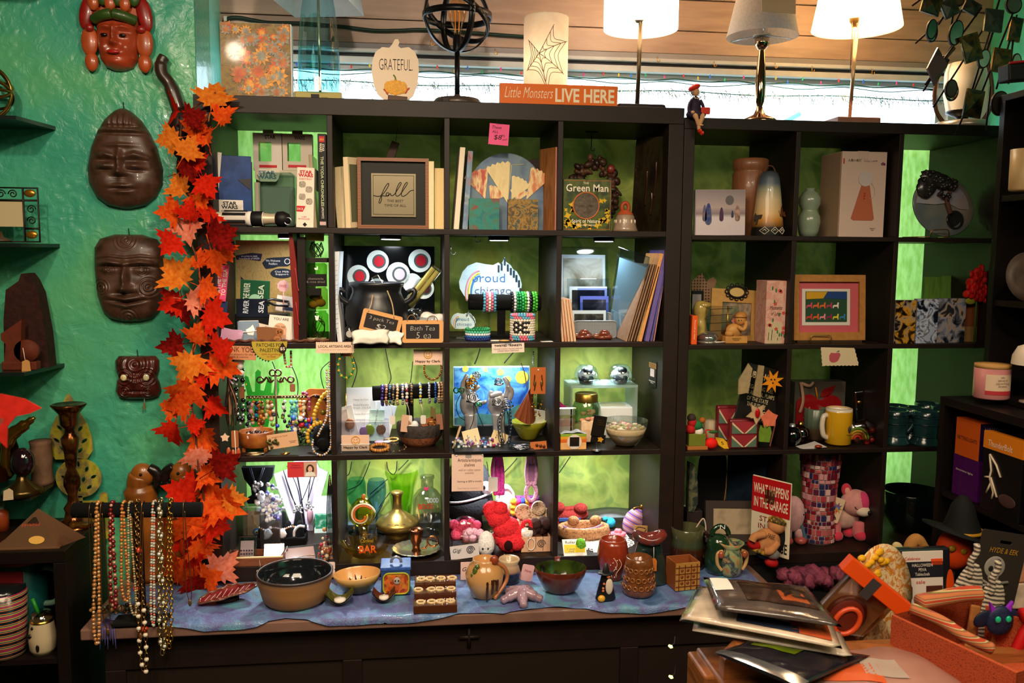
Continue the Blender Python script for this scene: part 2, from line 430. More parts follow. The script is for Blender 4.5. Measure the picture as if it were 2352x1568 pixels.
for nm,y0,z0,z1,k in(('moulding_and_shade',-.006,1.748,1.770,m('8f8c92',.5)),('moulding_and_shade',-.022,1.735,1.748,sash),('moulding_and_shade',.0,1.722,1.735,shade_gap),('window_frame',-.012,1.700,1.722,sash),('window_frame',.02,1.683,1.700,m('a9a7ab',.5))):  # dark strip between the mouldings is their shadow put into the colour
 St(nm,B().box(0,2.70,WN+y0,WN+.06,z0,z1,.002),k,w1)
St('window_frame',B().box(0,2.70,WN+.0,WN+.06,.1,.15),sash,w1)
for x in(0.0,1.16,2.66):St('window_frame',B().box(x,x+.04,WN+.02,WN+.06,.15,1.683),sash,w1)
for x0,x1 in((.04,1.16),(1.20,2.66)):St('pane',B().box(x0,x1,WN+.04,WN+.044,.15,1.683),Gs('f6fbff',.03),w1)
St('pavement',B().box(-6,12,.8,14,-1.0,-.9),m('b9b6b0',.9))
hs=Th('street_house','pale clapboard house front across the street beyond the window','building',(4.6,8.,-.9),1.)
hs.box('wall',-1.6,3.5,0,.3,0,3.2,m('d9dde0',.8));hs.box('roof',-1.9,3.8,-.3,.5,3.2,3.5,m('b0a7a0',.8))
for x in(-.9,.6,2.1):hs.box('window',x,x+.7,-.05,.02,1.2,2.5,m('7d8a94',.3))
rl=hs.Tb('railing',[(-1.6,-.8,2.4),(.6,-.8,3.6)],.03,m('5d8f86',.5))
tr=Th('street_tree','leafy green tree outside the window seen under the blue glass lamp','tree',(.3,5.6,-.9),1.)
tr.Tb('trunk',[(0,0,0),(.05,0,1.2),(0,.1,2.2)],[.12,.1,.06],m('5b4a3a',.9))
lb=tr.b();rr=RRn(3)
for i in range(1500):
 d=Vector((rr.gauss(0,1),rr.gauss(0,1),rr.gauss(0,1))).normalized()*rr.uniform(.5,1)
 c=Vector((d.x*1.3+.2,d.y*.8,2.6+d.z*.75));a=Vector((rr.gauss(0,1),rr.gauss(0,1),rr.gauss(0,1))).normalized()*.1;q=a.orthogonal().normalized()*.06
 lb.add([c-a,c-q,c+a,c+q],[(0,1,2,3)])
fo=tr.put('foliage',lb,m('3f7a3a',.6,n=.4,sc=3));fo['kind']='stuff'
# -------------- shelf units, backcloths, counter
ESP=m('1f130e',.5,n=.12,sc=18,bump=.05,bsc=90);ESP.node_tree.nodes['Principled BSDF'].inputs['Specular IOR Level'].default_value=.3
def unit(name,label,xs,zs,x0,x1,z0,z1,t,depth=.39):
 un=Th(name,label,'shelf unit',(x0,0,z0),1.)
 bx=lambda nm,a,b2,c,d,y0=0.:un.box(nm,a-x0,b2-x0,y0,depth,c-z0,d-z0,ESP,.0015)
 bx('top_panel',x0,x1,zs[-1][1],z1);bx('bottom_panel',x0,x1,z0,zs[0][0])
 bx('side_panel',x0,xs[0][0],zs[0][0],zs[-1][1]);bx('side_panel',xs[-1][1],x1,zs[0][0],zs[-1][1])
 for i in range(len(zs)-1):bx('shelf',xs[0][0],xs[-1][1],zs[i][1],zs[i+1][0],.0)
 for j in range(len(xs)-1):
  for c in zs:bx('divider',xs[j][1],xs[j+1][0],c[0],c[1],.001)
 return un
LX=[(.05,.385),(.402,.737),(.754,1.089),(1.106,1.441)];LZ=[(.05,.385),(.402,.737),(.754,1.089),(1.106,1.441)]
RX=[(1.526,1.861),(1.877,2.212),(2.228,2.563)];RZ=[(.034,.376),(.391,.728),(.743,1.081),(1.096,1.428)]
unit('cube_shelf_unit','large dark brown cube shelf unit of four by four compartments',LX,LZ,0,1.49,0,1.491,.05)
unit('cube_shelf_unit','slimmer dark brown cube shelf unit standing right of the larger one',RX,RZ,1.4915,2.60,-.0,1.463,.037)
L1,L2,L3,L4=LZ[3][0],LZ[2][0],LZ[1][0],LZ[0][0];R1,R2,R3,R4=RZ[3][0],RZ[2][0],RZ[1][0],RZ[0][0]
def backcloth(name,label,x0,x1,z0,z1,Y,mat):
 t=Th(name,label,'cloth',(x0,Y,z0),1.)
 def fn(a,c):
  x=(x1-x0)*a;z=(z1-z0)*c
  return(x,.004*mnoise.noise(Vector((x*9,z*2,x0)))+.003*sin(x*40+x0),z+.004*sin(x*21)*(1-c))
 n=int((x1-x0)*60)+4
 t.grid('cloth',fn,n,60,mat)
bright=Ct('7ca448','98bc66',60,.58,(1,1,.35))
backcloth('green_cloth','bright lime green thin cloth lit through behind the leftmost shelf column',.01,.402,.02,1.48,.412,bright)
backcloth('green_cloth','bright lime green thin cloth lit through behind the rightmost shelf column',2.2,2.60,.02,1.46,.412,bright)
def Tm():
 k=pat(['6a7e32','788a38','909c46','a4ae52','809648'],5.5,'noise',.85,dist=1.5,lo=.32,hi=.7);nt=k.node_tree;p=nt.nodes['Principled BSDF']
 src=p.inputs['Base Color'].links[0].from_socket;tc=nt.nodes.new('ShaderNodeTexCoord')
 w=nt.nodes.new('ShaderNodeTexWave');w.wave_type='RINGS';w.rings_direction='Y';w.inputs['Scale'].default_value=5.;w.inputs['Distortion'].default_value=9.;w.inputs['Detail'].default_value=2;w.inputs['Detail Scale'].default_value=1.4
 nt.links.new(tc.outputs['Object'],w.inputs['Vector'])
 r=nt.nodes.new('ShaderNodeValToRGB');e=r.color_ramp.elements;e[0].position=.8;e[0].color=(0,0,0,1);e[1].position=.97;e[1].color=(.22,.22,.22,1)
 nt.links.new(w.outputs['Fac'],r.inputs[0])
 mx=nt.nodes.new('ShaderNodeMix');mx.data_type='RGBA';nt.links.new(r.outputs[0],mx.inputs['Factor']);nt.links.new(src,mx.inputs['A']);mx.inputs['B'].default_value=lin('a9c250')
 v=nt.nodes.new('ShaderNodeTexVoronoi');v.inputs['Scale'].default_value=4.2;nt.links.new(tc.outputs['Object'],v.inputs['Vector'])
 r2=nt.nodes.new('ShaderNodeValToRGB');e=r2.color_ramp.elements;e[0].position=.10;e[0].color=(.5,.5,.5,1);e[1].position=.30;e[1].color=(0,0,0,1)
 nt.links.new(v.outputs['Distance'],r2.inputs[0])
 m2=nt.nodes.new('ShaderNodeMix');m2.data_type='RGBA';nt.links.new(r2.outputs[0],m2.inputs['Factor']);nt.links.new(mx.outputs['Result'],m2.inputs['A']);m2.inputs['B'].default_value=lin('a59a2c')
 nt.links.new(m2.outputs['Result'],p.inputs['Base Color'])
 s=nt.nodes.new('ShaderNodeBsdfTranslucent');nt.links.new(m2.outputs['Result'],s.inputs[0]);ms=nt.nodes.new('ShaderNodeMixShader');ms.inputs[0].default_value=.03
 out=[x for x in nt.nodes if x.type=='OUTPUT_MATERIAL'][0];nt.links.new(p.outputs[0],ms.inputs[1]);nt.links.new(s.outputs[0],ms.inputs[2]);nt.links.new(ms.outputs[0],out.inputs[0]);return k
backcloth('tapestry','olive green printed tapestry hung behind the middle shelf columns',.392,2.226,.082,1.47,.402,Tm())
cw=Th('radiator_cover','long dark radiator cover with cane grilles and a brown stone top','counter',(.6,0,-.7),1.)
slab=pat(['6d4f45','7d5d50','5f443b'],7,'noise',.35,coat=.2)
cw.box('top_slab',-.868,1.16,-.30,.42,.668,.6995,slab,.004);cw.box('plinth',1.16,2.0,-.02,.42,.0,.6995,m('0b0909',.7));cw.box('ledge',1.16,2.0,-.22,-.02,.0,.635,m('0b0909',.7))
body=m('1a100b',.55,n=.15,sc=20)
def dotty(hx,hx2,sc):
 k=m(hx,.6).copy();nt=k.node_tree;p=nt.nodes['Principled BSDF'];tc=nt.nodes.new('ShaderNodeTexCoord')
 t=nt.nodes.new('ShaderNodeTexVoronoi');t.inputs['Scale'].default_value=sc;t.inputs['Randomness'].default_value=0;nt.links.new(tc.outputs['Object'],t.inputs['Vector'])
 r=nt.nodes.new('ShaderNodeValToRGB');e=r.color_ramp.elements;e[0].position=.28;e[0].color=lin(hx2);e[1].position=.36;e[1].color=lin(hx)
 nt.links.new(t.outputs['Distance'],r.inputs[0]);nt.links.new(r.outputs[0],p.inputs['Base Color']);return k
cane=dotty('1e140e','060403',85)
cw.box('rail',-.82,1.16,-.262,-.24,.56,.668,body,.002);cw.box('rail',-.82,1.16,-.262,-.24,.0,.08,body,.002)
for x in(-.82,-.165,.655,1.1):cw.box('stile',x,x+.055,-.264,-.238,.08,.56,body,.002)
for x0,x1 in((-.765,-.165),(-.11,.655),(.71,1.1)):cw.box('cane_grille',x0,x1,-.254,-.250,.08,.56,cane)
cw.box('end_panel',-.82,-.80,-.24,.40,.0,.668,body)
em=cw.Tb('emblem',[(.17,-.266,.615),(.23,-.266,.615)],.006,body);cw.Tb('emblem',[(.2,-.266,.645),(.2,-.266,.585)],.006,body)
tc_=Th('table_runner','shimmering blue batik cloth laid along the brown stone counter','cloth',(-.22,0,0),1.)
edge=[(.0,-.245),(.12,-.29),(.3,-.322),(.42,-.315),(.5,-.285),(.62,-.318),(.78,-.33),(.9,-.315),(1.0,-.30),(1.12,-.305),(1.25,-.28),(1.4,-.31),(1.55,-.325),(1.7,-.30),(1.95,-.29)]
ex=[e[0] for e in edge];ey=[e[1] for e in edge]
def runner(a,c):
 x=1.95*a;ye=float(np.interp(x,ex,ey));y=-.004+(ye+.004)*c
 z=.0035+.0025*mnoise.noise(Vector((x*16,y*16,0)))*(1 if c>.02 else 0)+.0012*sin(x*60)*c
 if y<-.302:z-=min(.02,(-.302-y)*1.2);y=max(y,-.3055)
 return(x,y,max(z,.002) if y>-.302 else z)
cl=tc_.grid('cloth',runner,180,40,pat(['43485a','40608e','6484ae','5c5e94','5c94ac','6f7078'],7,'noise',.45,dist=.5,lo=.28,hi=.72,coat=.1))
bumpy(cl.data.materials[0],160,.5)
fr=tc_.b()
for i in range(9):fr.Tb([(.0+.004*i,-.24-.003*i,.004),(-.004+.006*i,-.305,-.002),(-.008+.007*i,-.31,-.03-.012*(i%3))],.0016,5)
tc_.put('fringe',fr,m('4a4a86',.8))
def puck(x,y,z,label,pw):
 t=Th('puck_light',label,'light',(x,y,z),1.,group=None)
 t.La('housing',[(.0,-.0005),(.034,-.0005),(.035,-.004),(.035,-.013),(.031,-.014)],m('0d0d10',.4))
 t.La('diffuser',[(.0,-.0155),(.029,-.0155),(.031,-.0135)],m('f2f8ff',.4,emit=9.))
 l=bpy.data.lights.new('puck_light_glow','AREA');l.shape='DISK';l.size=.055;l.energy=pw;l.color=(.86,.95,1.);l.spread=R(170)
 o=bpy.data.objects.new('puck_light_glow',l);o.location=(0,0,-.0165);o.parent=t.e;C.objects.link(o)
cols=['leftmost','second','third','fourth'];rowsn={2:'framed black print',3:'bracelet stand',4:'bottom row'}
POW={2:.62,3:1.35,4:2.0}
names={2:('over the burlap board','over the black cauldron','over the proud chicago sign','over the photo holder'),3:('over the earring stand','over the bracelet bar','over the silver hand stands','over the cupcake boxes'),4:('over the necklace busts','over the coloured glassware','over the crochet hats','over the crochet headband')}
for r in(2,3,4):
 z=LZ[4-r][1]
 for c in range(4):
  puck((LX[c][0]+LX[c][1])/2+(.0 if c else.03),.15 if r==2 else.21,z,'round black LED puck light '+names[r][c],POW[r])
# -------------- on top of the shelf units
TL,TR=1.491,1.463
def Dy(r,n,inner=.55,rot=0.):
 return[(r*(1 if k%2==0 else inner)*cos(PI*k/n+rot),r*(1 if k%2==0 else inner)*sin(PI*k/n+rot)) for k in range(2*n)]
def Sf(poly,dx,dz):return[(p[0]+dx,p[1]+dz) for p in poly]
t=SY('flower_canvas','glossy canvas of orange and yellow flowers at the left end of the shelf top','picture',590,.03,TL)
t.box('canvas',-79,80,0,26,0,166,m('e8e6e2',.5),1.5)
t.box('print',-78,78,-1.2,-.2,1,165,pat(['5a3d16','7d5a22','8f7436','6a5a3a','9a6a30'],24,'noise',.55,coat=.06,dist=.8))
rr=RRn(5);fl={}
for i in range(52):
 x,z,r=rr.uniform(-68,68),rr.uniform(10,156),rr.uniform(9,23);c=rr.randrange(4);n_=rr.choice((8,9,11));ph=rr.random()
 for k,ky in((1.,-1.8),(.62,-2.1)):
  p=Dy(r*k,n_,.6,ph+k);a=[(max(-77,min(77,q[0])),q[1]) for q in Sf(p,x,z)]
  t.Pz('flower_print',a,ky-i*.03,ky+.25-i*.03,m(('c8561a','d8922c','8d8a7c','b0682a')[(c+(0 if k==1 else 1))%4],.55,coat=.06,n=.25,sc=90))
t=SY('glass_lamp','pale blue glass table lamp with a square white shade','lamp',734,.10,TL)
t.box('base',-53,53,-34,34,0,20,m('a79a52',.4),2);t.box('socket',-15,3,-36,-33,4,14,BLACK);t.box('label',8,22,-34.6,-34,2,8,m('7d7440',.6))
t.La('glass_body',[(49,20),(48.5,45),(46,110),(43,160),(38,205),(33,235),(24,255),(12,262)],Gs('cdeef2',.10),seg=36)
t.La('water',[(.1,22),(47,22),(46.5,60),(44.5,120),(.1,121)],Gs('dcf4f6',.04),seg=30)
t.Tb('rod',[(2,0,20),(0,0,262)],3.2,m('b8b08a',.3,.8))
t.put('lamp_shade',t.b().La([(118,214),(92,330)],seg=4,M=Matrix.Rotation(R(33),4,'Z')),Ct('f4f2f0','fbfaf8',30,.5))
t=SY('pumpkin_sign','cream pumpkin-shaped GRATEFUL sign on a small brown stand','sign',909,.06,TL)
half=[(0,0),(26,1),(40,12),(50,38),(53,68),(52,92),(44,110),(30,120),(12,117)]
poly=half+[(6,122),(9,130),(6,137),(-1,136),(-8,124),(-14,117),(-30,118),(-45,107),(-53,85),(-54,60),(-50,36),(-42,14),(-26,1)]
t.Pz('board',[(p[0],p[1]+6) for p in poly],0,7,m('e9d2b8',.5));
t.Tx('GRATEFUL.',1,-.5,86,76,25,INK,bold=-.015)
pk=t.b()
for k in range(-2,3):pk.Bl((k*8.5,-.8,35),(9 if k else 10,.8,18-abs(k)*2.2),14,8)
t.put('pumpkin_print',pk,m('e2a233',.5,n=.15,sc=200));t.Tb('stem_print',Sm([(0,-1,52),(-1,-1,58),(-5,-1,63)]),1.6,m('5f7a34',.6))
lf=t.b()
for x,z,a in((-20,22,120),(-24,28,140),(-17,30,100),(24,26,60),(28,32,40),(21,34,80)):lf.Bl((x,-.8,z),(5,.6,2.2),8,6,Ro(0,-a,0))
t.put('leaf_print',lf,m('c0503c',.6));t.box('stand',-18,26,-12,-2,0,15,m('4a2a18',.45),1,M=Ro(0,4,0));t.Tb('prong',[(-22,-10,2),(-14,-3,6)],1.4,m('4a2a18',.45));t.Tb('prong',[(32,-6,1),(40,2,3)],1.4,m('4a2a18',.45))
t=SY('orb_lamp','black metal orb lamp with ring bands and a filament bulb','lamp',1050,.12,TL)
bk=m('17171b',.35,.6)
t.La('base',[(0,0),(56,0),(56,12),(50,19),(9,23),(6.5,30)],m('4b4138',.35,.3),seg=40);t.box('socket',-34,-22,-57,-53,3,13,BLACK)
t.Tb('pole',[(0,0,24),(0,0,125)],6,bk)
for nm,M in(('ring',Ro(0,0,20)),('ring',Ro(0,0,112)),('ring',Ro(90,0,0)@Ro(0,14,0)),('ring',Ro(72,28,0))):
 b=t.b();n=48
 for s0,s1 in((79,76),):
  vs=[]
  for k in range(n):
   a=2*PI*k/n
   for rad,w in((79,-7),(79,7),(76.5,7),(76.5,-7)):vs.append(M.to_3x3()@Vector((rad*cos(a),w,rad*sin(a)))+Vector((0,0,203)))
  b.add(vs,[(k*4+j,k*4+(j+1)%4,((k+1)%n)*4+(j+1)%4,((k+1)%n)*4+j) for k in range(n) for j in range(4)],True)
 t.put(nm,b,bk)
t.La('bulb_holder',[(10,125),(10,160),(7,163)],bk);bl=t.La('bulb',[(7,160),(9,175),(20,205),(22,222),(16,240),(0,250)],Gs('ffe9c8',.15));t.Tb('filament',[(-4,0,170),(-5,0,225),(5,0,225),(4,0,170)],1,m('c9772a',.4,emit=.6),of=bl)
t=SY('cylinder_lamp','white cylindrical lamp with a printed spider web behind the orange sign','lamp',1252,.13,TL)
shade=Ct('f3e7d6','f8efe2',40,.3)
t.La('base',[(0,0),(44,0),(44,9)],WHITE);t.La('lamp_shade',[(50,10),(51,206),(49,208),(48,206),(47,10)],shade,seg=48);t.La('shade_top',[(0,207),(48.5,207),(48.5,205),(0,205)],shade,seg=48)
wb=t.b();ctr=(-22,118)
def onc(x,z):x=max(-49,min(49,x));return(x,-sqrt(51.6**2-x*x),z)
spk=[(-28,196-22),(30,150),(38,60),(-8,40),(-46,70),(-46,140)]
spk=[(10,180),(44,150),(36,76),(-2,34),(-46,84),(-44,150)]
for(x,z) in spk:wb.Tb([onc(ctr[0]+(x-ctr[0])*k/6,ctr[1]+(z-ctr[1])*k/6) for k in range(7)],.7,5)
for f in(.25,.5,.75,.95):
 for(a,b2) in zip(spk,spk[1:]):
  pts=[]
  for k in range(7):
   q=k/6;sag=1-.28*sin(PI*q);x=ctr[0]+((a[0]*(1-q)+b2[0]*q)-ctr[0])*f*sag;z=ctr[1]+((a[1]*(1-q)+b2[1]*q)-ctr[1])*f*sag;pts.append(onc(x,z))
  wb.Tb(pts,.6,5)
t.put('web_print',wb,m('6b4a3a',.6))
cyl_=t
t=SY('monsters_sign','orange wooden sign reading Little Monsters LIVE HERE','sign',1284,.012,TL)
t.box('board',-137,137,0,20,0,46,m('e06a1a',.5),1,);t.Tx('Little Monsters',-70,-.6,26,112,24,m('f2e2c4',.6),shear=.35,bold=-.01);t.Tx('LIVE HERE',60,-.6,22,138,31,m('f2e2c4',.6),bold=.025)
t=SY('drum_lamp','lit lamp with a wide white drum shade on a thin brown pole','lamp',1463,.16,TL)
t.box('base',-55,58,-38,38,0,20,m('18171a',.4),6);t.Tb('pole',[(0,0,18),(4,0,226)],5,m('6b5a44',.3,.8));
t.La('lamp_shade',[(84,190),(83.5,320)],Ct('fff4e2','fffaf0',60,.55),seg=56,c=(4,0,0));sk=t.La('bulb_holder',[(7,206),(10,210),(10,220),(7,226)],m('3b352c',.4));t.Bl('bulb',(4,0,246),(16,16,20),m('fff0d0',.4,emit=12.),of=sk)
def bulb(th,x,z,pw,col,r=.025):
 l=bpy.data.lights.new('lamp_glow','POINT');l.energy=pw;l.color=col;l.shadow_soft_size=r
 o=bpy.data.objects.new('lamp_glow',l);o.location=Vector((x,0,z))*th.u;o.parent=th.e;C.objects.link(o)
bulb(t,4,275,9.,(1.,.82,.60));bulb(cyl_,0,110,.9,(1.,.86,.68))
t=SY('chrome_lamp','polished dark chrome lamp with a grey cone shade and a paper card','lamp',1743,.11,TR)
ch=m('b89b80',.06,1.)
t.La('base',[(0,0),(39,0),(39,9),(36,12),(14,22),(8,34),(6.5,40)],ch,seg=40)
t.La('body',[(6,40),(10,50),(12,66),(11.5,100),(9,140),(6.5,168)],ch);t.La('collar',[(6.5,166),(9,168),(16,176),(16,192),(13,194)],ch)
t.La('bulb_holder',[(20,195),(20,199),(12,201),(13,226),(0,228)],m('e4e0da',.5))
t.La('lamp_shade',[(80,195),(79,199),(56,300)],Ct('bdb8b4','cac5c0',150,.25),seg=48);sp=t.b()
for a in(10,130,250):sp.Tb([(10*cos(R(a)),10*sin(R(a)),200),(79*cos(R(a)),79*sin(R(a)),197)],1.1,5)
t.put('shade_wire',sp,SILVER);t.put('price_card',t.b().box(-36,42,-78,-77,226,330,.6,M=Ro(-11,2,0,(0,-75,240))),m('ecd9be',.7))
t=SY('shade_lamp','lit lamp with a wide cream empire shade on a pale pole','lamp',1950,.16,TR)
t.box('base',-48,54,-40,40,0,22,m('a37563',.5),2);t.Tb('pole',[(0,0,22),(7,0,236)],[4,5.5],m('c9a988',.25,.7));
t.La('bulb_holder',[(5,226),(6,234),(10,238),(11,252)],m('8a6a3a',.4,.6));t.La('lamp_shade',[(98,224),(78,330)],Ct('f4d9a8','fae6bf',60,.55),seg=56,c=(6,0,0))
t.Tb('pull_chain',[(-7,-6,240),(-8,-8,126)],.9,m('7a5a3a',.4,.8));bulb(t,6,290,9.,(1.,.80,.52))
t=HG('lady_figurine','small seated lady figurine with red hat, pearls and red handbag','figurine',1600,266,-.012)
flesh=m('d9a679',.5);navy=m('2a2238',.5);red=m('d8341f',.45)
t.La('coat',[(0,-2),(19,-2),(21,4),(14,18),(12,30),(9,40),(5,44),(0,45)],navy,c=(-2,6,0),sy=.8);t.put('skirt',t.b().Bl((-1,-2,2),(23,14,9),16,8),navy)
for x,dx in((-8,5),(10,-4)):
 t.Tb('leg',Sm([(x,-8,2),(x+dx*.4,-15,-6),(x+dx*1.6,-13,-20),(x+dx*2,-12,-33)]),[6]*7+[5]*6+[3.6]*6,flesh)
for x in(3,8):t.Bl('shoe',(x,-16,-36-(x-3)),(4.5,8,5),red)
t.Bl('head',(-2,3,54),(8,8,10),flesh);t.Bl('hair',(-4,6,56),(10,9,10),m('a8977e',.8));t.put('nose',t.b().Bl((1,-5,53),(1.6,2,2.4),8,6),flesh)
t.put('hat',t.b().Bl((-6,4,64),(15,12,7),18,8,Ro(0,-22,0)),red);t.Bs('pearl',[(-2+8*sin(a*.5),-5-2*cos(a*.5),42-4*cos(a*.5)) for a in range(-3,4)],1.5,m('efe0cc',.3))
t.Tb('arm',Sm([(-11,4,36),(-18,0,24),(-20,-6,10),(-14,-10,6)]),4,navy);t.Tb('arm',Sm([(9,4,36),(14,0,24),(14,-6,14)]),4,navy)
t.Bl('hand',(-13,-11,6),(5,4,3.5),flesh);t.Bl('hand',(14,-9,11),(4,4,3.5),flesh);t.box('handbag',6,28,-14,-8,2,18,red,3)
t.box('shoe_strap',1,11,-19,-11,-24,-22,m('e6cf9a',.5),1)
t=Th('tinsel_garland','silver tinsel garland hanging along the top of the window','garland',(0,WN-.02,1.66),1.)
b=t.b();rr=RRn(11)
for i in range(1900):
 x=rr.uniform(.2,2.66);a=rr.uniform(0,2*PI);L=rr.uniform(.015,.045);p=Vector((x,rr.uniform(-.01,.01),-.03+rr.uniform(-.012,.012)))
 d=Vector((cos(a)*.6,rr.uniform(-.5,.5),sin(a)))*L*.6+Vector((0,0,-.3*L));q=Vector((.0009,0,.0007));b.add([p-q,p+q,p+d+q,p+d-q],[(0,1,2,3)])
o=t.put('tinsel',b,m('b9c4c6',.25,.7));o['kind']='stuff'
t.Tb('cord',Sm([(.2+i*.1,0,-.03+.004*sin(i)) for i in range(26)],3),.002,m('2f6d62',.5))
t=Th('light_string','string of small coloured lights on a dark green wire in the window','light string',(0,WN-.028,1.675),1.)
gw=m('1f5a4a',.5)
t.Tb('wire',Sm([(.22+i*.06,-.002*(i%2),.004*sin(i*1.7)-.004) for i in range(41)],3),.0022,gw);t.Tb('wire',Sm([(.22+i*.06,.002,.006*sin(i*1.1+2)-.016) for i in range(41)],3),.0018,gw)
cs=[m(h,.3,emit=.25) for h in('2f6fd8','d8408a','e8c040','30b070','d83a30')]
for i in range(40):
 b=t.b().La([(0,.012),(.003,.008),(.0032,0),(.002,-.002)],c=(.24+i*.06+.012*sin(i*5),-.004,.004+.006*sin(i*3.3)),seg=8);t.put('bulb',b,cs[(i*3)%5])
t=Th('garden_cable','dark green cable clipped along the brown header boards','cable',(0,WN-.012,0),1.)
pts=[W(x,y,WN-.012) for x,y in((502,205),(503,110),(508,62),(522,44),(545,40),(585,47),(618,52),(700,54),(790,62),(860,70),(920,70),(985,69),(1200,84),(1300,92))]
t.Tb('cable',Sm([(p.x,0,p.z) for p in pts],5),.0065,m('1f332c',.45));p=W(519,44,WN-.012);t.box('clip',p.x-.006,p.x+.004,-.009,.004,p.z-.008,p.z+.008,WHITE)
for i,(x,y) in enumerate(((990,98),(1510,136),(1640,147),(1780,150),(1865,158),(2003,164),(1137,118))):
 t=HG('cup_hook','tiny brass cup hook under the window head '+('beside the orb lamp','right of the drum shade','above the red-hatted figurine','beside the chrome lamp collar','right of the chrome lamp','right of the cream shade lamp pole','between orb lamp and web lamp')[i],'hook',x,y,WN-.03,group='brass hooks along the window head')
 t.Tb('hook',[(0,0,6),(0,0,0)]+arc(3,-3,3,150,400,8),.8,GOLD,seg=6)
t=HG('metal_sculpture','hanging metal sculpture of rods carrying square plates and round mirrors','sculpture',2230,100,-.16)
rod=m('2a211c',.4,.8);bronze=pat(['4a3a20','7a5f30','39423c','5a4a2a'],30,'noise',.3,.85);mir=m('e8ddd0',.04,1.);dk_=pat(['3a3f3c','54564c','33302a'],30,'noise',.35,.7);vio=pat(['5a4a44','6a4a50','4a4038'],30,'noise',.3,.7)
def rel(px,py):return((px-2230),(100-py))
rods=[((2070,28),(2190,-60)),((2105,100),(2260,-40)),((2150,60),(2230,-60)),((2118,198),(2250,20)),((2165,240),(2300,30)),((2215,305),(2280,150)),((2240,210),(2310,-40)),((2255,215),(2330,20)),((2200,60),(2260,-60)),((2290,290),(2300,190)),((2300,200),(2345,30)),((2320,190),(2330,90)),((2135,205),(2210,90)),((2185,70),(2205,-50)),((2260,150),(2290,60))]
for i,(a,c) in enumerate(rods):
 a,c=rel(*a),rel(*c);y=(i*37%50)-20;t.Tb('rod',[(a[0],y,a[1]),(c[0],y+8,c[1])],2.2,rod,seg=6)
def plate(px,py,w,h,rot,mat,y,rnd=False,lean=0):
 x,z=rel(px,py);M=MTr((x,y,z))@Matrix.Rotation(R(rot),4,'Y')@Matrix.Rotation(R(lean),4,'Z')
 if rnd:
  b=t.b().Pz(A2(0,0,w/2,0,345,23,h/2),-2.5,2.5,M);o=t.put('mirror_frame',b,rod)
  t.put('mirror',t.b().Pz(A2(0,0,w/2-3,0,345,23,h/2-3),-3.4,-2.6,M),mat,of=o)
 else:
  pr=[(-w/2,-h/2),(w/2,-h/2),(w/2,h/2),(-w/2,h/2)];b=t.b().Pz(pr,-2.5,2.5,M);o=t.put('plate',b,mat)
  t.put('plate_boss',t.b().add([M@Vector((x,-2.6,z)) for x,z in((-w*.42,-h*.42),(w*.42,-h*.42),(w*.42,h*.42),(-w*.42,h*.42))]+[M@Vector((0,-5,0))],[(0,1,4),(1,2,4),(2,3,4),(3,0,4)]),mat,of=o)
for a in((2118,22,46,44,14,bronze,-16,False),(2170,25,38,40,-28,dk_,-4,False),(2119,78,26,46,8,mir,-20,True),(2143,78,24,40,10,mir,14,True),(2182,82,34,58,12,mir,-14,True),(2215,116,44,62,-18,bronze,-24,False),(2136,160,44,66,0,vio,-22,'d'),(2168,150,20,44,30,dk_,12,False),(2250,138,30,44,12,mir,-20,True),(2275,50,44,50,4,dk_,-10,False),(2325,12,40,40,0,m('8a857d',.3,.8),-5,True),(2300,138,44,54,6,bronze,-10,False),(2180,205,30,42,6,m('55524a',.3,.8),-12,True),(2196,208,30,42,6,mir,8,True),(2232,238,44,62,8,bronze,-20,False),(2297,236,46,56,4,m('55504a',.35,.8),-20,True),(2340,64,30,54,8,bronze,4,False),(2345,140,26,44,0,mir,0,True),(2200,4,26,26,20,mir,10,True),(2240,14,40,30,25,dk_,20,False)):
 if a[7]=='d':
  x,z=rel(a[0],a[1]);o=t.put('plate',t.b().Pz([(x-24,z-4),(x-1,z+43),(x+25,z+5),(x-3,z-42)],a[6]-2,a[6]+3),vio)
 else:plate(*a)
t=SY('candle_lantern','white pillar candle lamp in a curved brown metal frame behind hanging mirrors','lamp',2208,.13,TR)
t.La('base',[(0,0),(58,0),(58,16),(52,20),(0,20)],m('b0a79c',.3,.7),seg=36);t.La('candle',[(34,42),(42,80),(42,130),(36,150),(20,152),(0,150)],m('f2e2cc',.5),seg=32);t.La('cup',[(8,20),(14,30),(36,40),(34,46)],m('2a2420',.3,.6))
for sx in(-1,1):t.Tb('frame_bar',Sm([(sx*44,0,16),(sx*64,0,44),(sx*70,0,90),(sx*56,0,150),(sx*30,0,185)],5),5.5,m('6b4a38',.4,.5),flat=.5)
